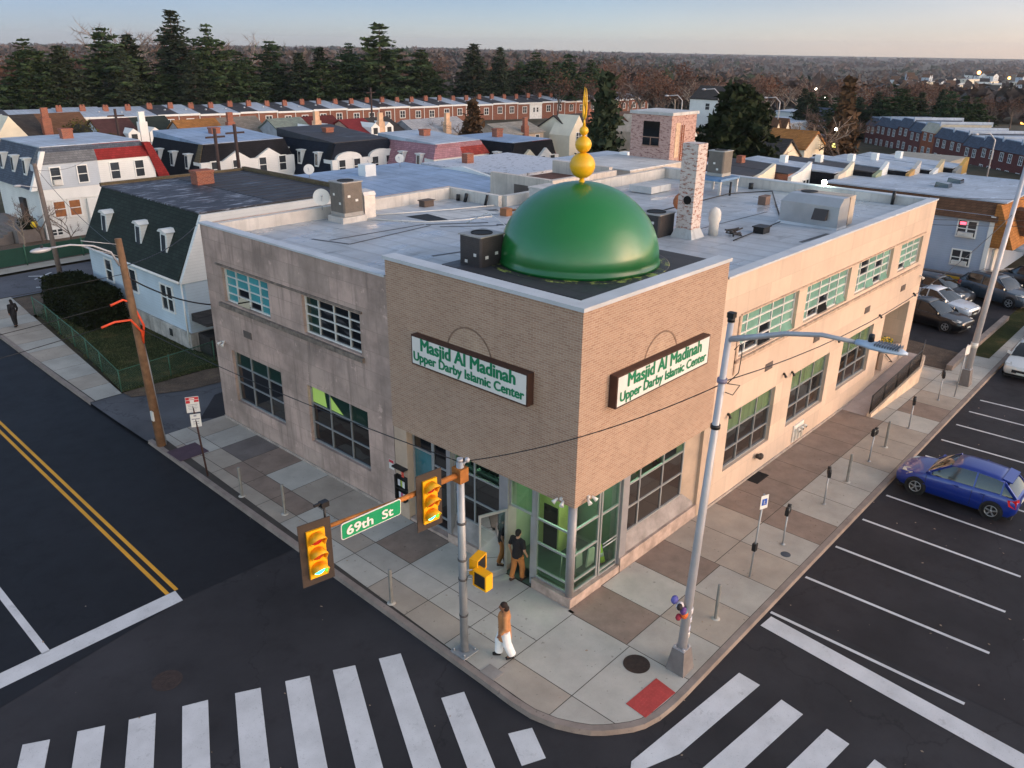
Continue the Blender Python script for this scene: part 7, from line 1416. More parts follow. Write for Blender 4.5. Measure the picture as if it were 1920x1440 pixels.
# pitched twins in the middle distance
def pitched(label, cx, cy, w, zr_, ze, roofs, wall, d=8, dorm=True, gable=False, chimc=None):
    zg = gz(cx, cy) - .5; t = thing('pitched_house', label, 'house', (cx, cy, zg), 'pitched houses in the middle distance'); x0 = cx - w / 2; mb = MB(); mb.box((x0 + .2, cy - d / 2, zg), (x0 + w - .2, cy + d / 2, ze)); mb.prism([(cy - d / 2, ze), (cy + d / 2, ze), (cy, zr_ - .1)], 0, x0 + .2, x0 + w - .2); part('wall', mb, wall, t); n = len(roofs)
    for i, rm in enumerate(roofs):
        a, b = x0 + w * i / n, x0 + w * (i + 1) / n; mb = MB(); mb.hexa([(a, cy - d / 2 - .3, ze - .15), (b, cy - d / 2 - .3, ze - .15), (b, cy, zr_ - .1), (a, cy, zr_ - .1)], [(a, cy - d / 2 - .3, ze + .05), (b, cy - d / 2 - .3, ze + .05), (b, cy, zr_ + .1), (a, cy, zr_ + .1)]); mb.hexa([(a, cy + .001, zr_ - .1), (b, cy + .001, zr_ - .1), (b, cy + d / 2 + .3, ze - .15), (a, cy + d / 2 + .3, ze - .15)], [(a, cy + .001, zr_ + .1), (b, cy + .001, zr_ + .1), (b, cy + d / 2 + .3, ze + .05), (a, cy + d / 2 + .3, ze + .05)]); part('roof', mb, rm, t)
    mb = MB(); mb.box((cx - .55, cy - d / 2 - .45, zg), (cx + .55, cy - d / 2 + .35, zr_ - .2)); mb.box((cx - .4, cy - d / 2 - .3, zr_ - .2), (cx + .4, cy - d / 2 + .2, zr_ + 1.1)); part('chimney', mb, chimc or m_chb2, t)
    for k in (.18, .82): hwin(t, (x0 + w * k, cy - d / 2, ze - 1.1), (0, -1, 0), .9, 1.3, unit=k < .5)
    if gable:
        gx = x0 + w * .12; mb = MB(); mb.prism([(gx - 2.4, zg), (gx + 2.4, zg), (gx + 2.4, ze - .5), (gx, zr_ + .3), (gx - 2.4, ze - .5)], 1, cy - d / 2 - .8, cy - .3); part('front_gable', mb, wall, t); hwin(t, (gx, cy - d / 2 - .8, ze - .7), (0, -1, 0), 1.3, 1.2, None, (1, 2))
    elif dorm:
        for k in (.36, .64): mb = MB(); gx = x0 + w * k; mb.prism([(gx - .8, ze - .4), (gx + .8, ze - .4), (gx + .8, ze + .9), (gx, ze + 1.5), (gx - .8, ze + .9)], 1, cy - d / 2 - .5, cy - .8); dm = part('dormer', mb, m_frame, t); mb = MB(); mb.box((gx - .4, cy - d / 2 - .53, ze - .1), (gx + .4, cy - d / 2 - .505, ze + .8)); part('pane', mb, m_hpane, dm)
    return t
m_chtan = M('chimney_stucco', (206, 170, 140), .9, var=.2)
pitched('white gabled house with half grey, half brown pitched roof at the left edge', 26.0, 113.5, 12, 5.8, 3.3, [s_dgr, s_brn], w_cream, gable=True)
pitched('pitched twin with brown and dark green roof halves and a white chimney', 36.0, 107.5, 10.5, 5.2, 2.7, [shingle('maroon_shingle', (82, 56, 54)), s_green], w_pale, chimc=m_frame)
pitched('pitched twin with orange-brown and grey roof halves', 46.5, 103.0, 13.0, 4.9, 2.2, [shingle('orange_brown_shingle', (150, 104, 60)), shingle('warm_grey_shingle', (122, 116, 108))], M('stucco_grey', (160, 160, 164), .9), dorm=False)
pitched('pitched twin with mossy slate and dark red roof halves', 57.5, 98.0, 11.5, 4.8, 2.6, [shingle('moss_slate', (124, 134, 126)), shingle('dark_red_shingle', (96, 44, 42))], M('stucco_blue', (160, 168, 176), .9), chimc=m_chtan)
pitched('pitched house with red roof and arched tan chimney', 66.5, 94.5, 9.5, 4.4, 2.6, [shingle('brick_red_shingle', (128, 48, 50)), s_dgr], M('stucco_tan', (190, 170, 150), .9), chimc=m_chtan)
pitched('pitched house with pale grey roof in the middle distance', 77.5, 91.5, 12, 4.0, 2.0, [shingle('pale_grey_shingle', (160, 162, 166)), shingle('pale_grey_shingle', (160, 162, 166))], M('stucco_grey', (160, 160, 164), .9), dorm=False, chimc=m_chtan)
pitched('low beige-roofed house right of the brown bush', 90.5, 86.5, 10, 3.0, 1.6, [shingle('beige_shingle', (150, 144, 134))] * 2, M('stucco_tan', (190, 170, 150), .9), dorm=False)
pitched('house with a white A-shaped gable and dark roof left of the golden finial', 102.5, 82.5, 9.5, 4.0, 1.6, [s_dgr, s_dgr], w_cream, gable=True)
pitched('brown-gabled house right of the finial', 116, 78.5, 9, 3.6, 1.6, [s_brn, s_tan], M('stucco_tan', (190, 170, 150), .9), gable=True)

# long brick row: one prototype of each kind, then copies
def row_proto(kind):
    """local: x 0..4.9, front faces -Y at y=0, cornice at z=0"""
    wm = {'brick': m_rb, 'brick2': m_rb, 'cream': M('row_cream', (232, 222, 196), .8), 'yellow': M('row_yellow', (232, 200, 130), .8), 'white': M('row_white', (226, 226, 222), .8), 'tan': M('row_tan', (176, 124, 78), .8)}[kind]
    t = thing('row_house', 'x', 'row house', (0, 0, 0), 'units of the long row of houses'); mb = MB(); mb.box((0, 0, -6.6), (4.88, 13, -.22)); part('wall', mb, wm, t)
    mb = MB(); mb.hexa([(-.01, -.2, -.2), (4.89, -.2, -.2), (4.89, 13, -.2), (-.01, 13, -.2)], [(-.01, -.2, 0), (4.89, -.2, 0), (4.89, 13, 1.3), (-.01, 13, 1.3)]); part('roof', mb, {'brick': m_rcA, 'brick2': m_rcK, 'cream': m_rcA, 'yellow': m_rcA, 'white': m_rcK, 'tan': m_rcA}[kind], t)
    mb = MB(); mb.box((.02, -.32, -.42), (4.86, -.02, .02)); part('cornice', mb, m_frame, t)
    if kind in ('brick', 'brick2'):
        hwin(t, (2.45 + (.0 if kind == 'brick' else .25), 0, -2.1), (0, -1, 0), 1.5, 1.75, None, (1, 2), fr=.16)
        mb = MB(); mb.box((4.66, -.14, -6.4), (4.8, -.02, -.4)); part('downspout', mb, m_frame, t)
    elif kind == 'tan': hwin(t, (2.0, 0, -2.0), (0, -1, 0), .7, 1.4); hwin(t, (3.2, 0, -2.0), (0, -1, 0), .7, 1.4)
    else: hwin(t, (1.6, 0, -2.2), (0, -1, 0), .7, 1.3); hwin(t, (3.0, 0, -2.2), (0, -1, 0), .7, 1.3)
    if kind != 'yellow': mb = MB(); mb.box((.0, 7.5, .6), (1.2, 8.2, 1.9)); mb.box((.1, 7.6, 1.9), (.5, 8.1, 2.2)); mb.box((.7, 7.6, 1.9), (1.1, 8.1, 2.2)); part('chimney', mb, m_chb2, t)
    mb = MB(); mb.lathe([(.3, 0), (.3, .25), (.001, .35)], (3.4, 5.5, .5), 10); part('roof_vent', mb, m_galv, t); return t
protos = {}; S0 = Vector((27.5, 191.2, -.75)); dr_ = Vector((196.7, -30.5, -.9)).normalized(); ang = math.atan2(dr_.y, dr_.x)
kinds = {0: 'white', 1: 'white', 2: 'white', 3: 'white', 4: 'yellow', 5: 'yellow', 6: 'cream', 7: 'tan', 8: 'cream', 33: 'white'}
for i in range(44):
    k = kinds.get(i, 'brick' if i % 2 else 'brick2'); loc = S0 + dr_ * 4.9 * i; loc.z += (.18 if (i // 2) % 2 else 0)
    lab = '%s row house, %s from the left in the long row' % ({'brick': 'red brick silver-roofed', 'brick2': 'red brick black-roofed', 'cream': 'cream-painted', 'yellow': 'yellow-painted', 'white': 'white-painted', 'tan': 'orange-tan'}[k], nth(i))
    if k not in protos: p_ = protos[k] = row_proto(k); p_.location = loc; p_.rotation_euler = (0, 0, ang); p_['label'] = lab
    else: dup(protos[k], loc, ang, lab)
# dark red brick row on the right
m_rb2 = m_brick('dark_row_brick', ((112, 58, 52), (92, 48, 46)), (120, 90, 84), stain=.2)
def red_proto(tanv=False):
    t = thing('row_house', 'x', 'row house', (0, 0, 0), 'dark brick row houses at the right'); mb = MB(); mb.box((0, 0, -7), (5.38, 10, -1.6)); part('wall', mb, M('orange_brick_wall', (150, 84, 54), .9, var=.2) if tanv else m_rb2, t)
    mb = MB(); mb.hexa([(0, -.25, -1.6), (5.38, -.25, -1.6), (5.38, 10, -1.6), (0, 10, -1.6)], [(0, .9, 0), (5.38, .9, 0), (5.38, 10, 0), (0, 10, 0)]); part('mansard', mb, M('tan_slate', (176, 168, 150), .9) if tanv else s_slate, t)
    mb = MB(); mb.box((0, 1.0, .0), (5.36, 10, .12)); mb.box((5.0, .6, -.3), (5.36, 10.2, .5)); part('roof', mb, m_rcA, t)
    for x in (1.5, 3.9): hwin(t, (x, 0, -2.5), (0, -1, 0), .9, 1.2, None, (1, 2)); hwin(t, (x, 0, -5.0), (0, -1, 0), .9, 1.2, None, (1, 2))
    return t
S1 = Vector((177.3, 58.4, 1.7)); d1 = Vector((-44.7, -40.06, .4)).normalized(); rp = red_proto(); rt2 = red_proto(True)
for i in range(13):
    loc = S1 + d1 * 5.4 * i; loc.z += (.6 if i in (3, 4, 5) else 0) - (.4 if i % 4 == 0 else 0); lab = 'dark brick row house with slate mansard, %s from the left in the right-hand row' % nth(i)
    if i == 0: rp.location = loc; rp.rotation_euler = (0, 0, R_(221.9)); rp['label'] = lab
    elif i == 5: rt2.location = loc; rt2.rotation_euler = (0, 0, R_(221.9)); rt2['label'] = 'orange brick row house with pale tan slate, in the middle of the right-hand row'
    else: dup(rp, loc, R_(221.9), lab)
# scattered small houses
def small(label, x, y, z, w, d, h, wall, roof, gables=1, rz=0, flat=False):
    t = thing('far_house', label, 'house', (x, y, z), 'small houses in the distance'); mb = MB()
    for k in range(gables):
        a = w * k / gables; b = w * (k + 1) / gables; 
        mb.prism([(x + a, z - 6), (x + b, z - 6), (x + b, z)] + ([] if flat else [(x + (a + b) / 2, z + h)]) + [(x + a, z)], 1, y, y + d)
    part('wall', mb, wall, t); mb = MB()
    for k in range(gables):
        a = x + w * k / gables; b = x + w * (k + 1) / gables; c = (a + b) / 2
        if flat: mb.box((a - .2, y - .2, z), (b + .2, y + d + .2, z + .25))
        else:
            mb.hexa([(a - .2, y - .2, z - .1), (c, y - .2, z + h), (c, y + d, z + h), (a - .2, y + d, z - .1)], [(a - .2, y - .2, z + .1), (c, y - .2, z + h + .25), (c, y + d, z + h + .25), (a - .2, y + d, z + .1)]); mb.hexa([(c + .002, y - .2, z + h), (b + .2, y - .2, z - .1), (b + .2, y + d, z - .1), (c + .002, y + d, z + h)], [(c + .002, y - .2, z + h + .25), (b + .2, y - .2, z + .1), (b + .2, y + d, z + .1), (c + .002, y + d, z + h + .25)])
    part('roof', mb, roof, t); hwin(t, (x + w * .5, y, z - 1.5), (0, -1, 0), 1, 1.3); hwin(t, (x, y + d * .5, z - 1.5), (-1, 0, 0), 1, 1.3)
    return t
small('pale house with twin pointed gables right of the big yew', 124.5, 55.0, .2, 7.5, 8, 3.2, w_cream, s_brn, 2)
small('long grey-blue low building right of the big yew', 150, 66, .5, 20, 9, 1, M('low_grey', (150, 164, 176), .8), m_rcA, 1, flat=True)
small('white two-storey house behind the big yew on the left', 153, 80, 4.6, 8, 9, 2.4, w_wht, s_dgr); small('white low house behind the stair tower', 96.5, 57, 2.6, 6, 7, 1.8, w_wht, s_brn); small('house with steep white gable behind the stair tower', 105, 63, 1.6, 5, 7, 3.2, w_wht, s_dgr)
small('brown-red low house left of the white group', 128, 87, 2.0, 14, 8, 1.0, m_rb, s_brn, flat=True); small('cream gabled house below the big yew', 74, 30, 3.4, 6, 6, 2.0, w_cream, s_dgr); small('small orange-roofed house before the larch', 88, 33, 3.4, 6, 6, 1.8, w_cream, s_tan)
small('flat garage block before the dark brick row', 96, 20, 1.6, 14, 8, 1, M('garage_pale', (150, 146, 138), .9), M('garage_roof', (140, 138, 130), .9), flat=True); small('white long roof building far behind the larch', 190, 78, .3, 22, 8, 1, w_wht, m_rcA, flat=True); small('blue-grey gabled house behind the larch', 178, 66, -.6, 9, 8, 2.6, w_blue, s_slate, 2)
TOWN = [(441, 94, -5.4), (875, 233, -14.3), (528, 137, -8.6), (1150, 272, -13.4), (482, 147, -8.1), (660, 176, -11.7), (698, 157, -11.7), (767, 178, -12.8), (995, 312, -15.1), (1224, 248, -12.5), (498, 115, -7.3), (1099, 346, -14.4), (905, 258, -14.7), (836, 229, -14.2), (1130, 236, -13.4), (1190, 249, -12.9), (956, 198, -13.8), (1196, 287, -13.0), (642, 175, -11.5), (553, 134, -9.0), (827, 267, -14.8), (1162, 298, -13.4), (879, 193, -13.6), (970, 301, -15.1), (1151, 288, -13.5), (909, 282, -15.0), (588, 177, -10.8), (475, 116, -6.9), (963, 232, -14.3), (1054, 315, -14.7), (682, 209, -12.8), (965, 228, -14.2), (539, 154, -9.3), (1160, 240, -13.2), (554, 184, -10.5), (841, 226, -14.1), (590, 143, -9.9), (404, 132, -5.9), (891, 181, -13.5), (956, 263, -14.7), (1021, 264, -14.4), (471, 120, -6.9), (530, 138, -8.7), (468, 145, -7.7), (964, 318, -15.3), (959, 228, -14.2)]
tv = [small('x', 0, 0, 0, 11, 9, 3, w_wht, s_dgr), small('x', 0, 0, 0, 26, 12, 1, w_cream, m_roofW, flat=True), small('x', 0, 0, 0, 9, 9, 3.4, w_grey, s_brn, 2)]
for i, (x, y, z) in enumerate(TOWN):
    o = tv[i % 3]; lab = ['white gabled house far off in the hazy town on the right', 'pale flat-roofed block far off in the hazy town on the right', 'twin-gabled grey house far off in the hazy town on the right'][i % 3]
    if i < 3: o.location = (x, y, z); o['label'] = lab; o['group'] = 'distant town houses'
    else: dup(o, (x, y, z), (i * 1.3) % 1.2 - .6, lab, 'distant town houses')
def glow(label, p, r, rgb, s): solo('distant_lamp', MB().ball(p, r, 8), EM('glow_%d%d%d' % rgb, rgb, s), label, 'lamp', p)
glow('white lit yard lamp in the bare trees right of the yew', (93.5, 31.6, 5.6), .17, (255, 250, 225), 25); glow('yellowish lit panel below the yard lamp', (93.4, 31.5, 3.6), .30, (230, 220, 120), 1.2); glow('white lamp in the woods, upper', (237, 96.7, 4), .28, (255, 245, 220), 12); glow('white lamp in the woods, lower', (219, 86, 2.4), .28, (255, 245, 220), 12)
glow('orange light far off in the town, larger', (969, 242, -6), 1.9, (255, 170, 90), 4); glow('orange light far off in the town, smaller', (880, 193, -8), 1.2, (255, 190, 90), 4); glow('green traffic lamp far off at the right edge', (458, 91.2, -7.6), .6, (60, 255, 190), 4); glow('warm shop glow at the right picture edge', (325, 58.6, -8), .8, (255, 150, 70), 3)
for i, (x, y, z0, z1) in enumerate(((112, 66, -2, 7.6), (128, 56, -2, 7.2), (118, 62.5, -2, 8.6), (104, 15.5, -2, 5.6))):
    t = thing('street_lamp', 'thin white far street lamp, %s from the left beyond the roofs' % nth(i), 'street lamp', (x, y, z0), 'far street lamps'); mb = MB(); mb.tube([(x, y, z0), (x, y, z1 - .8), (x - .6, y + .6, z1), (x - 1.6, y + 1.6, z1 - .1)], .09, 6); part('pole', mb, m_pale, t); mb = MB(); mb.ball((x - 1.9, y + 1.9, z1 - .1), .4, 8, (1, 1, .4)); part('lamp_head', mb, m_pale, t)
# green screened fence and poles among the houses
sf = thing('screen_fence', 'long green screened fence in front of the grey and white twin house', 'fence', (2, 53.4, 0)); mb = MB(); mb.bar((-2.6, 53.2, .72), (9.5, 53.6, .72), .05, 1.2); part('screen', mb, M('screen_green', (28, 66, 52), .8, var=.15), sf)
for i in range(7): mb = MB(); mb.tube([(-2.4 + 2 * i, 53.15 + .066 * i, 0), (-2.4 + 2 * i, 53.15 + .066 * i, 1.45)], .05, 6); part('post', mb, m_fg, sf)
for i, (x, y, z) in enumerate(((24.5, 84, 8.2), (72.5, 100, 8.5), (21.5, 57.2, 8.2), (23.6, 57.5, 8.4))):
    mb = MB(); mb.tube([(x, y, -2), (x, y, z)], .15, 8); mb.box((x - .9, y - .06, z - .8), (x + .9, y + .06, z - .65)); solo('utility_pole', mb, M('dark_pole', (58, 44, 42), .9), ['dark timber pole with crossarm behind the grey-roofed twin', 'dark timber pole among the pitched roofs in the centre', 'dark timber pole before the black mansard, left of two', 'dark timber pole before the black mansard, right of two'][i], 'utility pole', (x, y, -2))
# ------------------------------------------------------------------ trees
def m_leaf(name, rgb, hue=.25, seasons=None):
    t = NT(name); c = lin(rgb); v = t.coord(); oi = t.n('ShaderNodeObjectInfo')
    o = t.ramp(t.noise(v, .55, 3, .6), [(.3, sc(c, .6)), (.55, c), (.75, sc(c, 1.45))])
    if seasons: o = t.mix(.55, o, t.ramp(oi.outputs['Random'], [(i / max(1, len(seasons) - 1), lin(q)) for i, q in enumerate(seasons)]))
    else: o = t.mix(t.ramp(oi.outputs['Random'], [(0, (0, 0, 0)), (1, (hue,) * 3)]), o, sc(c, .55))
    t.col(o); t.set(Roughness=.95, Specular_IOR_Level=.1); return t.m
m_pine = m_leaf('pine_needles', (58, 74, 48)); m_spruce = m_leaf('spruce_needles', (52, 62, 46)); m_yew = m_leaf('yew_needles', (46, 54, 36)); m_larch = m_leaf('brown_needles', (92, 72, 54))
m_twig = m_leaf('bare_twigs', (120, 98, 86), seasons=[(112, 92, 84), (124, 96, 78), (104, 92, 86), (134, 108, 92)]); m_rust = m_leaf('russet_leaves', (112, 74, 54), seasons=[(100, 76, 66), (92, 78, 70), (108, 74, 60), (90, 80, 72), (98, 86, 78)]); m_bark = M('bark_grey', (96, 82, 72), .95, var=.3, scale=2); m_barkp = M('bark_pale', (150, 136, 122), .95, var=.3, scale=2)
def leafq(b, c, s, r):
    e = Vector((r.gauss(0, 1), r.gauss(0, 1), r.gauss(0, .7))).normalized(); g = e.orthogonal().normalized(); g = (g * math.cos(1.3) + e.cross(g) * math.sin(r.uniform(0, 6.28))).normalized()
    b.poly([c - e * s - g * s * .35, c + e * s * .2 - g * s * .5, c + e * s, c + g * s * .5])
def conifer(name, seed, h, rad, kind='pine', dens=1.0):
    r = random.Random(seed); tr = MB(); tr.tube([(0, 0, -1.5), (0, 0, h * .5), (r.uniform(-.2, .2), r.uniform(-.2, .2), h * .97)], [.028 * h * .55, .018 * h * .55, .03], 7); b = MB(); z = h * (.16 if kind == 'pine' else .05)
    while z < h * .985:
        t = (z - h * .05) / (h * .95); prof = (1 - t) ** .75 if kind == 'spruce' else math.sin(math.pi * min(1, .22 + .78 * t)) ** .8 if kind == 'yew' else min(1, (1 - t) * 1.75) ** .85 * (.72 + .28 * math.sin(z * 1.9 + seed)); L0 = rad * max(.06, prof); n = r.choice([4, 5, 6]) if kind == 'pine' else 7; a0 = r.uniform(0, 6.28)
        for k in range(n):
            if r.random() < .12: continue
            a = a0 + 6.28 * k / n + r.uniform(-.35, .35); L = L0 * r.uniform(.62, 1.12); up = (.16 if kind == 'pine' else -.22) + r.uniform(-.08, .12); p0 = Vector((0, 0, z)); dirv_ = Vector((math.cos(a), math.sin(a), up)); 
            if L > 1.2: tr.tube([p0, p0 + dirv_ * L * .75], [.05, .015], 4, False)
            m = max(2, int(L * (2.3 if kind == 'pine' else 2.6) * dens))
            for j in range(m):
                f = .30 + .70 * (j + r.random()) / m; c = p0 + dirv_ * L * f + Vector((r.gauss(0, .16), r.gauss(0, .16), r.gauss(0, .10) + .10 * f * L * .3)); w = (.42 + .45 * (1 - f)) * (.75 if L < 1.5 else 1)
                for q in range(5 if kind == 'pine' else 4): leafq(b, c + Vector((r.gauss(0, w * .6), r.gauss(0, w * .6), r.gauss(0, w * .28))), w * r.uniform(.7, 1.15), r)
        z += h * r.uniform(.030, .046) * (1 if kind == 'pine' else .8) 
    return tr, b
def decid(name, seed, h, rad, twig=1.0, leaves=0):
    r = random.Random(seed); tr = MB(); b = MB(); tips = []
    def grow(p, d, L, w, lv):
        q = p + d * L; mid = p + d * L * .5 + Vector((r.gauss(0, .05), r.gauss(0, .05), 0)) * L; tr.tube([p, mid, q], [w, w * .82, w * .62], 5 if lv < 2 else 3, False)
        if lv >= 3: tips.append((q, d, L)); return
        for k in range(r.choice([3, 3, 4]) if lv < 2 else 3):
            a = Vector((r.gauss(0, 1), r.gauss(0, 1), r.gauss(.25, .5))).normalized(); nd = (d * .62 + a * (.62 if lv else .55)).normalized(); nd.z = max(nd.z, -.1); grow(p.lerp(q, r.uniform(.55, 1)), nd.normalized(), L * r.uniform(.55, .75), w * .55, lv + 1)
    grow(Vector((0, 0, -1.5)), Vector((0, 0, 1)), h * .40, h * .018, 0)
    s = h / max(.1, max(q.z for q, d, L in tips) * 1.12); sx = rad / max(.1, max(math.hypot(q.x, q.y) for q, d, L in tips) * 1.05)
    for q, d, L in tips:
        for k in range(int(9 * twig)):
            a = Vector((r.gauss(0, 1), r.gauss(0, 1), r.gauss(.3, .7))).normalized(); e = (d * .6 + a).normalized(); p = q - d * L * r.random() * .8; l = h * r.uniform(.04, .09); g = e.orthogonal().normalized() * h * .0013; b.poly([p - g, p + g, p + e * l])
        for k in range(leaves): c = q + Vector((r.gauss(0, 1), r.gauss(0, 1), r.gauss(0, 1))) * h * .05; leafq(b, c, h * .020 * r.uniform(.6, 1.3), r)
    for m in (tr, b): m.v = [(x * sx, y * sx, z * s if z > 0 else z) for x, y, z in m.v]
    return tr, b
def tree_proto(name, label, cat, tb_, mats, group=None):
    t = thing(name, label, cat, (0, 0, 0), group); part('trunk', tb_[0], mats[0], t, fix=False); part('crown', tb_[1], mats[1], t, fix=False); return t
PINES = [tree_proto('pine_tree', 'x', 'tree', conifer('p', s, 25, 6.2 + .7 * (s % 3), 'pine'), (m_bark, m_pine)) for s in (1, 2, 3)] + [tree_proto('spruce_tree', 'x', 'tree', conifer('s', s, 25, 6.0, 'spruce', .8), (m_bark, m_spruce)) for s in (5, 6)]
DECS = [tree_proto('bare_tree', 'x', 'tree', decid('d', s, 22, 9.0, 1.6), (m_barkp if s == 11 else m_bark, m_twig)) for s in (11, 12, 13)] + [tree_proto('russet_tree', 'x', 'tree', decid('d', s, 20, 9.0, .8, 10), (m_bark, m_rust)) for s in (14, 15, 16)]
used = set()
def plant(proto, x, y, h, w, h0, w0, rz, label, group, z=None):
    loc = (x, y, gz(x, y) if z is None else z)
    if proto.name in used: o = dup(proto, loc, rz, label, group)
    else: used.add(proto.name); o = proto; o.location = loc; o.rotation_euler = (0, 0, rz); o['label'] = label; o['group'] = group
    o.scale = (w / w0, w / w0, h / h0); return o
CON = [(59, 210, 15.3, 8.0), (68, 217, 12.6, 7.0), (78, 212, 18.7, 10.0), (86, 216, 16.8, 8.9), (101, 221, 22.9, 10.3), (102, 205, 19.3, 8.3), (118, 219, 13.1, 6.6), (125, 212, 16.1, 10.0), (130, 205, 12.6, 6.6), (138, 206, 13.9, 7.6), (143, 199, 15.2, 6.8), (148, 191, 21.2, 10.9), (166, 193, 14.2, 8.9), (181, 185, 15.6, 9.1), (192, 184, 14.5, 6.5), (211, 185, 12.9, 8.8), (209, 169, 13.1, 7.5), (230, 176, 11.3, 6.0)]
for i, (x, y, zt, w) in enumerate(CON):
    k = i % 5; zb = gz(x, y); plant(PINES[k], x, y, zt - zb, w * 1.25, 25, 6.4, i * 2.1, 'dark %s behind the long row, %s from the left in the evergreen belt' % ('pine tree' if k < 3 else 'spruce tree', nth(i)), 'evergreen belt behind the long row')
# lower evergreens filling the belt
rf = random.Random(21); E2 = []
for i in range(34):
    f = (i + rf.random()) / 34; x = 40 + 205 * f; y = 214 - 40 * f + rf.uniform(-2, 14); E2.append((x, y, rf.uniform(11, 18), rf.uniform(5.5, 8)))
for i, (x, y, h, w) in enumerate(E2): plant(PINES[(i * 3 + 1) % 5], x, y, h, w * 1.3, 25, 6.4, i * 1.7, 'shorter evergreen filling the belt behind the long row', 'shorter evergreens of the belt')
DEC = [(68, 250, 12.2, 10.9), (79, 259, 10.0, 8.2), (89, 259, 13.6, 10.1), (96, 243, 23.1, 11.6), (112, 262, 24.8, 10.9), (113, 236, 16.1, 8.5), (131, 244, 20.2, 11.0), (140, 248, 11.6, 9.4), (151, 234, 17.4, 10.3), (166, 238, 10.0, 11.8), (188, 226, 9.3, 12.1), (197, 217, 13.0, 10.1), (207, 208, 10.5, 10.2), (225, 209, 11.3, 10.6), (228, 199, 16.3, 11.6), (241, 199, 10.5, 8.6), (257, 189, 10.6, 11.0), (266, 184, 16.0, 10.0), (275, 178, 9.2, 11.2), (278, 169, 10.6, 11.0)]
tall = {3, 4, 6, 8, 14, 17}
for i, (x, y, zt, w) in enumerate(DEC):
    k = i % 3 if i in tall else 3 + i % 3; zb = gz(x, y); plant(DECS[k], x, y, zt - zb, w * (1.25 if i in tall else 1), 22 if k < 3 else 20, 9.0, i * 1.3, '%s behind the evergreen belt, %s from the left' % ('bare leafless tree' if k < 3 else 'russet-brown tree', nth(i)), 'leafless trees behind the belt')
MID = [(632, 429, -11.2, 5.1), (581, 264, -12.1, 7.8), (540, 293, -12.4, 5.5), (329, 246, -8.7, 5.6), (526, 116, -8.1, 7.2), (472, 343, -11.7, 4.8), (303, 96, -3.2, 6.7), (486, 259, -11.8, 5.3), (504, 124, -8.7, 7.4), (485, 219, -11.4, 4.9), (659, 161, -9.3, 5.0), (683, 262, -10.9, 5.2), (488, 299, -12.6, 6.5), (506, 96, -7.7, 7.9), (364, 95, -4.2, 5.8), (410, 76, -4.8, 6.4), (514, 187, -10.2, 6.3), (617, 262, -12.2, 5.9), (544, 400, -10.5, 7.1), (693, 350, -10.1, 4.8), (346, 131, -6.0, 7.1), (363, 68, -4.4, 7.3), (543, 303, -10.6, 6.7), (490, 229, -9.7, 5.2), (512, 363, -10.5, 7.2), (501, 101, -6.0, 4.7), (376, 171, -7.1, 6.8), (448, 218, -9.8, 7.2), (280, 102, -2.6, 5.7), (478, 131, -8.2, 6.8), (468, 105, -7.3, 6.5), (549, 148, -7.2, 6.4), (510, 120, -8.5, 5.9), (435, 215, -8.3, 7.5), (273, 57, -1.1, 5.0), (376, 247, -9.6, 5.4), (476, 228, -9.0, 6.2), (413, 134, -6.0, 7.3), (653, 296, -11.1, 5.5), (375, 129, -7.0, 5.0), (330, 111, -4.3, 6.0), (439, 131, -7.4, 6.7), (572, 178, -9.0, 6.0), (271, 60, -1.3, 5.3), (424, 107, -7.4, 6.2), (528, 187, -8.5, 6.3), (277, 52, -.7, 4.6), (660, 219, -7.9, 5.0)]
for i, (x, y, zt, w) in enumerate(MID):
    k = (i % 3) + (3 if i % 4 else 0); h = max(9, zt + 2 - gz(x, y)); plant(DECS[k], x, y, h, w * 1.25, 22 if k < 3 else 20, 9.0, i * 1.9, 'brown late-autumn tree in the wooded distance on the right', 'autumn trees in the wooded distance')
R2 = []
for i in range(84):
    a = R_(rf.uniform(14, 43)); d = rf.uniform(215, 330); x, y = d * math.cos(a), d * math.sin(a); R2.append((x, y, rf.uniform(10, 15), rf.uniform(6, 8.5)))
for i, (x, y, h, w) in enumerate(R2): k = (i % 3) + (3 if i % 3 else 0); plant(DECS[k], x, y, h, w, 22 if k < 3 else 20, 9.0, i * 1.1, 'russet or leafless tree in the wood behind the right-hand houses', 'trees of the wood behind the right-hand houses')
for i in range(15):
    a = R_(12 + 11.5 * i / 15 + rf.uniform(-.3, .3)); d = rf.uniform(176, 205) ; x, y = d * math.cos(a), d * math.sin(a); plant(PINES[i % 5], x, y, rf.uniform(9, 12.5), rf.uniform(4.5, 6), 25, 6.4, i, 'dark evergreen behind the dark brick row, %s from the right' % nth(i), 'evergreens behind the dark brick row')
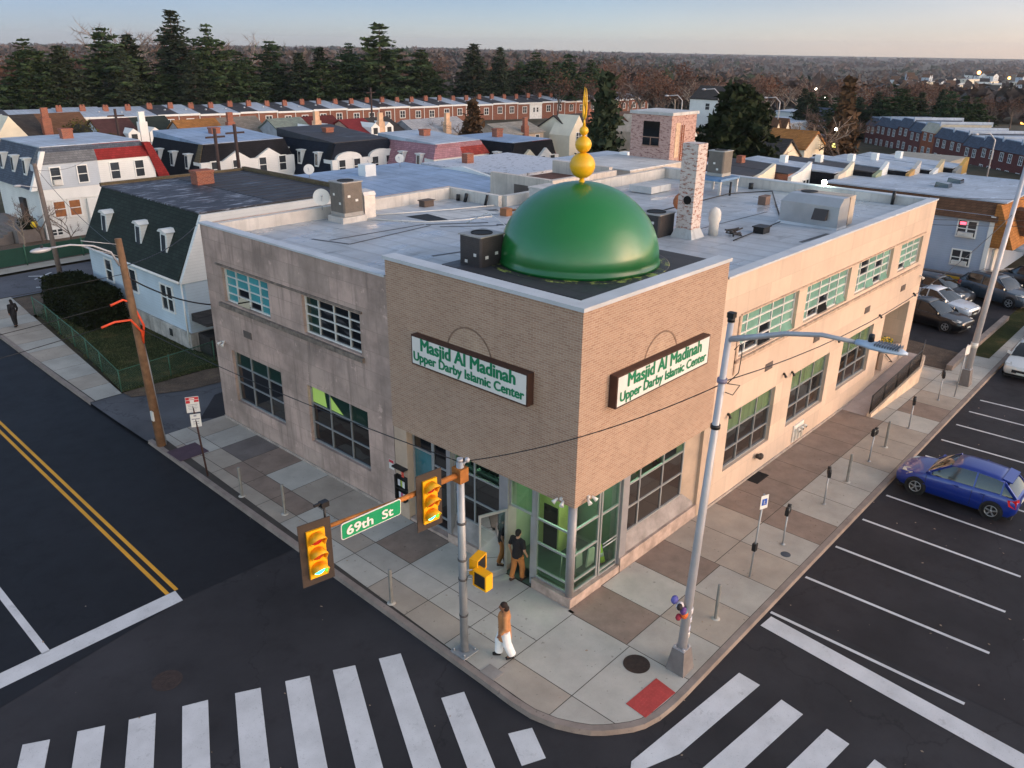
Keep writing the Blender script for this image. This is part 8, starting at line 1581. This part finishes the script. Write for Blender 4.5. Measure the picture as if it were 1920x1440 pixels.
# single trees near the roofs
tree_proto('yew_tree', 'big dark yew standing right of the stair tower', 'tree', conifer('y', 31, 15.0, 5.6, 'yew', 1.5), (m_bark, m_yew)).location = (62.0, 29.0, -2.6)
tree_proto('spruce_tree', 'tall dark spruce standing right of the golden finial', 'tree', conifer('z', 33, 15.5, 3.4, 'spruce', 1.5), (m_bark, m_spruce)).location = (50.8, 37.0, -2.6)
tree_proto('cypress_tree', 'brownish evergreen before the long row, left of the dome', 'tree', conifer('w', 35, 10.5, 2.6, 'spruce', 1.4), (m_bark, m_larch)).location = (65.6, 69.7, -2.2)
tree_proto('larch_tree', 'tall thin brown larch right of the yew', 'tree', conifer('v', 37, 15.5, 3.4, 'spruce', 1.0), (m_bark, m_larch)).location = (99.3, 33, -3.6)
for i, (x, y, h, w, lb) in enumerate(((93, 34, 9.5, 5.5, 'bare brown tree beside the yard lamp'), (104, 36, 10, 6, 'bare brown tree behind the larch'), (90, 29, 8, 5, 'bare tree in front of the larch'), (75, 31.5, 6.5, 3.6, 'small bare tree before the twin-gabled house'), (79, 87, 7.5, 6, 'pale bare tree before the long row, left of the dome'), (71, 96, 7, 3.8, 'dark shrub tree before the long row'), (76, 96.5, 5.5, 3.5, 'reddish bush before the pale grey roof'))):
    plant(DECS[(i % 3) if i in (0, 1, 2, 3, 4) else 3 + i % 3], x, y, h + 1, w, 22 if i < 5 else 20, 9.0, i, lb, None, gz(x, y) - .5)
def shrub(label, c, r, n, mat, seed, squash=(1, 1, 1), name='shrub', core=True, s=.16):
    rr = random.Random(seed); t = thing(name, label, 'shrub', c); b = MB()
    for _ in range(n):
        v = Vector((rr.gauss(0, 1), rr.gauss(0, 1), rr.gauss(0, 1))).normalized() * (rr.uniform(.72, 1.03)); leafq(b, Vector((c[0] + v.x * r * squash[0], c[1] + v.y * r * squash[1], c[2] + r * squash[2] * .9 + v.z * r * squash[2])), s * rr.uniform(.6, 1.3), rr)
    part('foliage', b, mat, t, fix=False)
    if core: part('dark_core', MB().ball((c[0], c[1], c[2] + r * squash[2] * .9), r * .8, 10, squash), M('shrub_core', (22, 24, 16), .95), t)  # solid dark core, coloured to stand in for shade among the leaves
    return t
m_hedge = m_leaf('hedge_leaves', (40, 46, 30)); m_olive = m_leaf('olive_leaves', (86, 84, 48)); m_brush = m_leaf('brown_brush', (104, 84, 66))
hd_ = thing('hedge', 'big clipped dark hedge on the lawn before the near twin house', 'hedge', (1.7, 38.4, 0)); b = MB(); rr = random.Random(8)
def hsurf():
    u, v = rr.uniform(-1, 1), rr.uniform(-1, 1); f = rr.choice('xXyYzzz'); e = .06; x, y, z = {'x': (-1, u, v), 'X': (1, u, v), 'y': (u, -1, v), 'Y': (u, 1, v), 'z': (u, v, 1)}[f]; k = 1 - .10 * (abs(x) ** 3 + abs(y) ** 3) * (1 if z > .6 else .3) * .5
    return Vector((1.7 + x * 1.15 * (1 - .08 * max(0, z)), 38.4 + y * 3.2 * (1 - .06 * max(0, z)), 1.0 + z * 1.0 * k))
for _ in range(9000): leafq(b, hsurf() + Vector((rr.gauss(0, .05), rr.gauss(0, .05), rr.gauss(0, .05))), rr.uniform(.06, .13), rr)
part('foliage', b, m_hedge, hd_, fix=False); mb = MB(); mb.hexa([(.65, 35.3, 0), (2.75, 35.3, 0), (2.75, 41.5, 0), (.65, 41.5, 0)], [(.8, 35.5, 1.8), (2.6, 35.5, 1.8), (2.6, 41.3, 1.8), (.8, 41.3, 1.8)]); part('dark_core', mb, M('shrub_core', (22, 24, 16), .95), hd_)  # dark block inside, its colour standing for the hedge's inner shade
shrub('tall dark bush at the far corner of the near twin house', (6.3, 45.6, 0), 1.0, 3000, m_hedge, 4, (1, 1, 1.1), s=.11); shrub('olive bush behind the grey twin house, left of two', (26.5, 100, .2), 2.6, 1500, m_olive, 5, (1, 1, 1.2)); shrub('olive bush behind the grey twin house, right of two', (30.0, 99.0, .2), 2.1, 1300, m_olive, 6)
shrub('brown thicket beside the lower windows of the grey twin house', (11.6, 58.4, -.1), 1.0, 700, m_brush, 7, (.9, .8, 1.2), core=False, s=.10); shrub('dark shrub by the porch of the grey twin house', (6.6, 61.5, .8), .7, 500, m_hedge, 9, s=.08); mb = MB(); mb.ball((6.9, 60.8, 1.4), .28, 12); solo('yellow_pot', mb, M('ball_yellow', (226, 190, 40), .6), 'round yellow decoration on the porch wall of the grey house', 'decoration')
for i, (x, y, h, w) in enumerate(((4.6, 56.2, 4.2, 1.6), (6.2, 57.6, 4.6, 1.9), (8.2, 57.4, 3.4, 1.6))): plant(DECS[i], x, y, h, w, 22, 9, i * 2, 'small leafless shrub before the grey twin house, %s from the left' % nth(i), 'leafless shrubs before the grey twin house', -.1)
# the far wood: one mass
fb = MB(); rw = random.Random(77)
for _ in range(3300):
    d = 330 + 5600 * rw.random() ** 2.3; a = R_(rw.uniform(-4, 92)); x, y = d * math.cos(a), d * math.sin(a)
    if a > R_(40) and d < 380: continue
    z = gz(x, y) - max(0, d - 900) * .004; h = rw.uniform(7, 13) * (1 + (d > 900) * .25); w = rw.uniform(4, 8) * (1 + d / 1200); fb.cur = rw.choice([0, 0, 0, 1, 1, 2])
    if 400 < d < 1000 and R_(9) < a < R_(22) and rw.random() < .55: continue
    for k in range(24 if d < 900 else 15):
        v = Vector((rw.gauss(0, 1), rw.gauss(0, 1), rw.gauss(0, 1))).normalized() * rw.uniform(.5, 1.0); leafq(fb, Vector((x + v.x * w, y + v.y * w, z + h * .62 + v.z * h * .42)), w * .40 * rw.uniform(.5, 1.2), rw)
m_fw = [m_leaf('far_wood_brown', (96, 82, 76)), m_leaf('far_wood_grey', (98, 92, 90)), m_leaf('far_wood_green', (52, 62, 48))]
struct('far_wood', fb, m_fw, 'stuff', False)

# ------------------------------------------------------------------ dusk air
t = bpy.data.materials.new('haze_air'); t.use_nodes = True; nt = t.node_tree; nt.nodes.clear(); pv = nt.nodes.new('ShaderNodeVolumePrincipled'); pv.inputs['Color'].default_value = (0.80, 0.86, 0.95, 1); pv.inputs['Density'].default_value = 0.00007; pv.inputs['Anisotropy'].default_value = 0.2
mo = nt.nodes.new('ShaderNodeOutputMaterial'); nt.links.new(pv.outputs[0], mo.inputs['Volume'])
struct('haze', MB().box((-300, -300, -120), (7000, 7000, 60)), t, 'stuff')
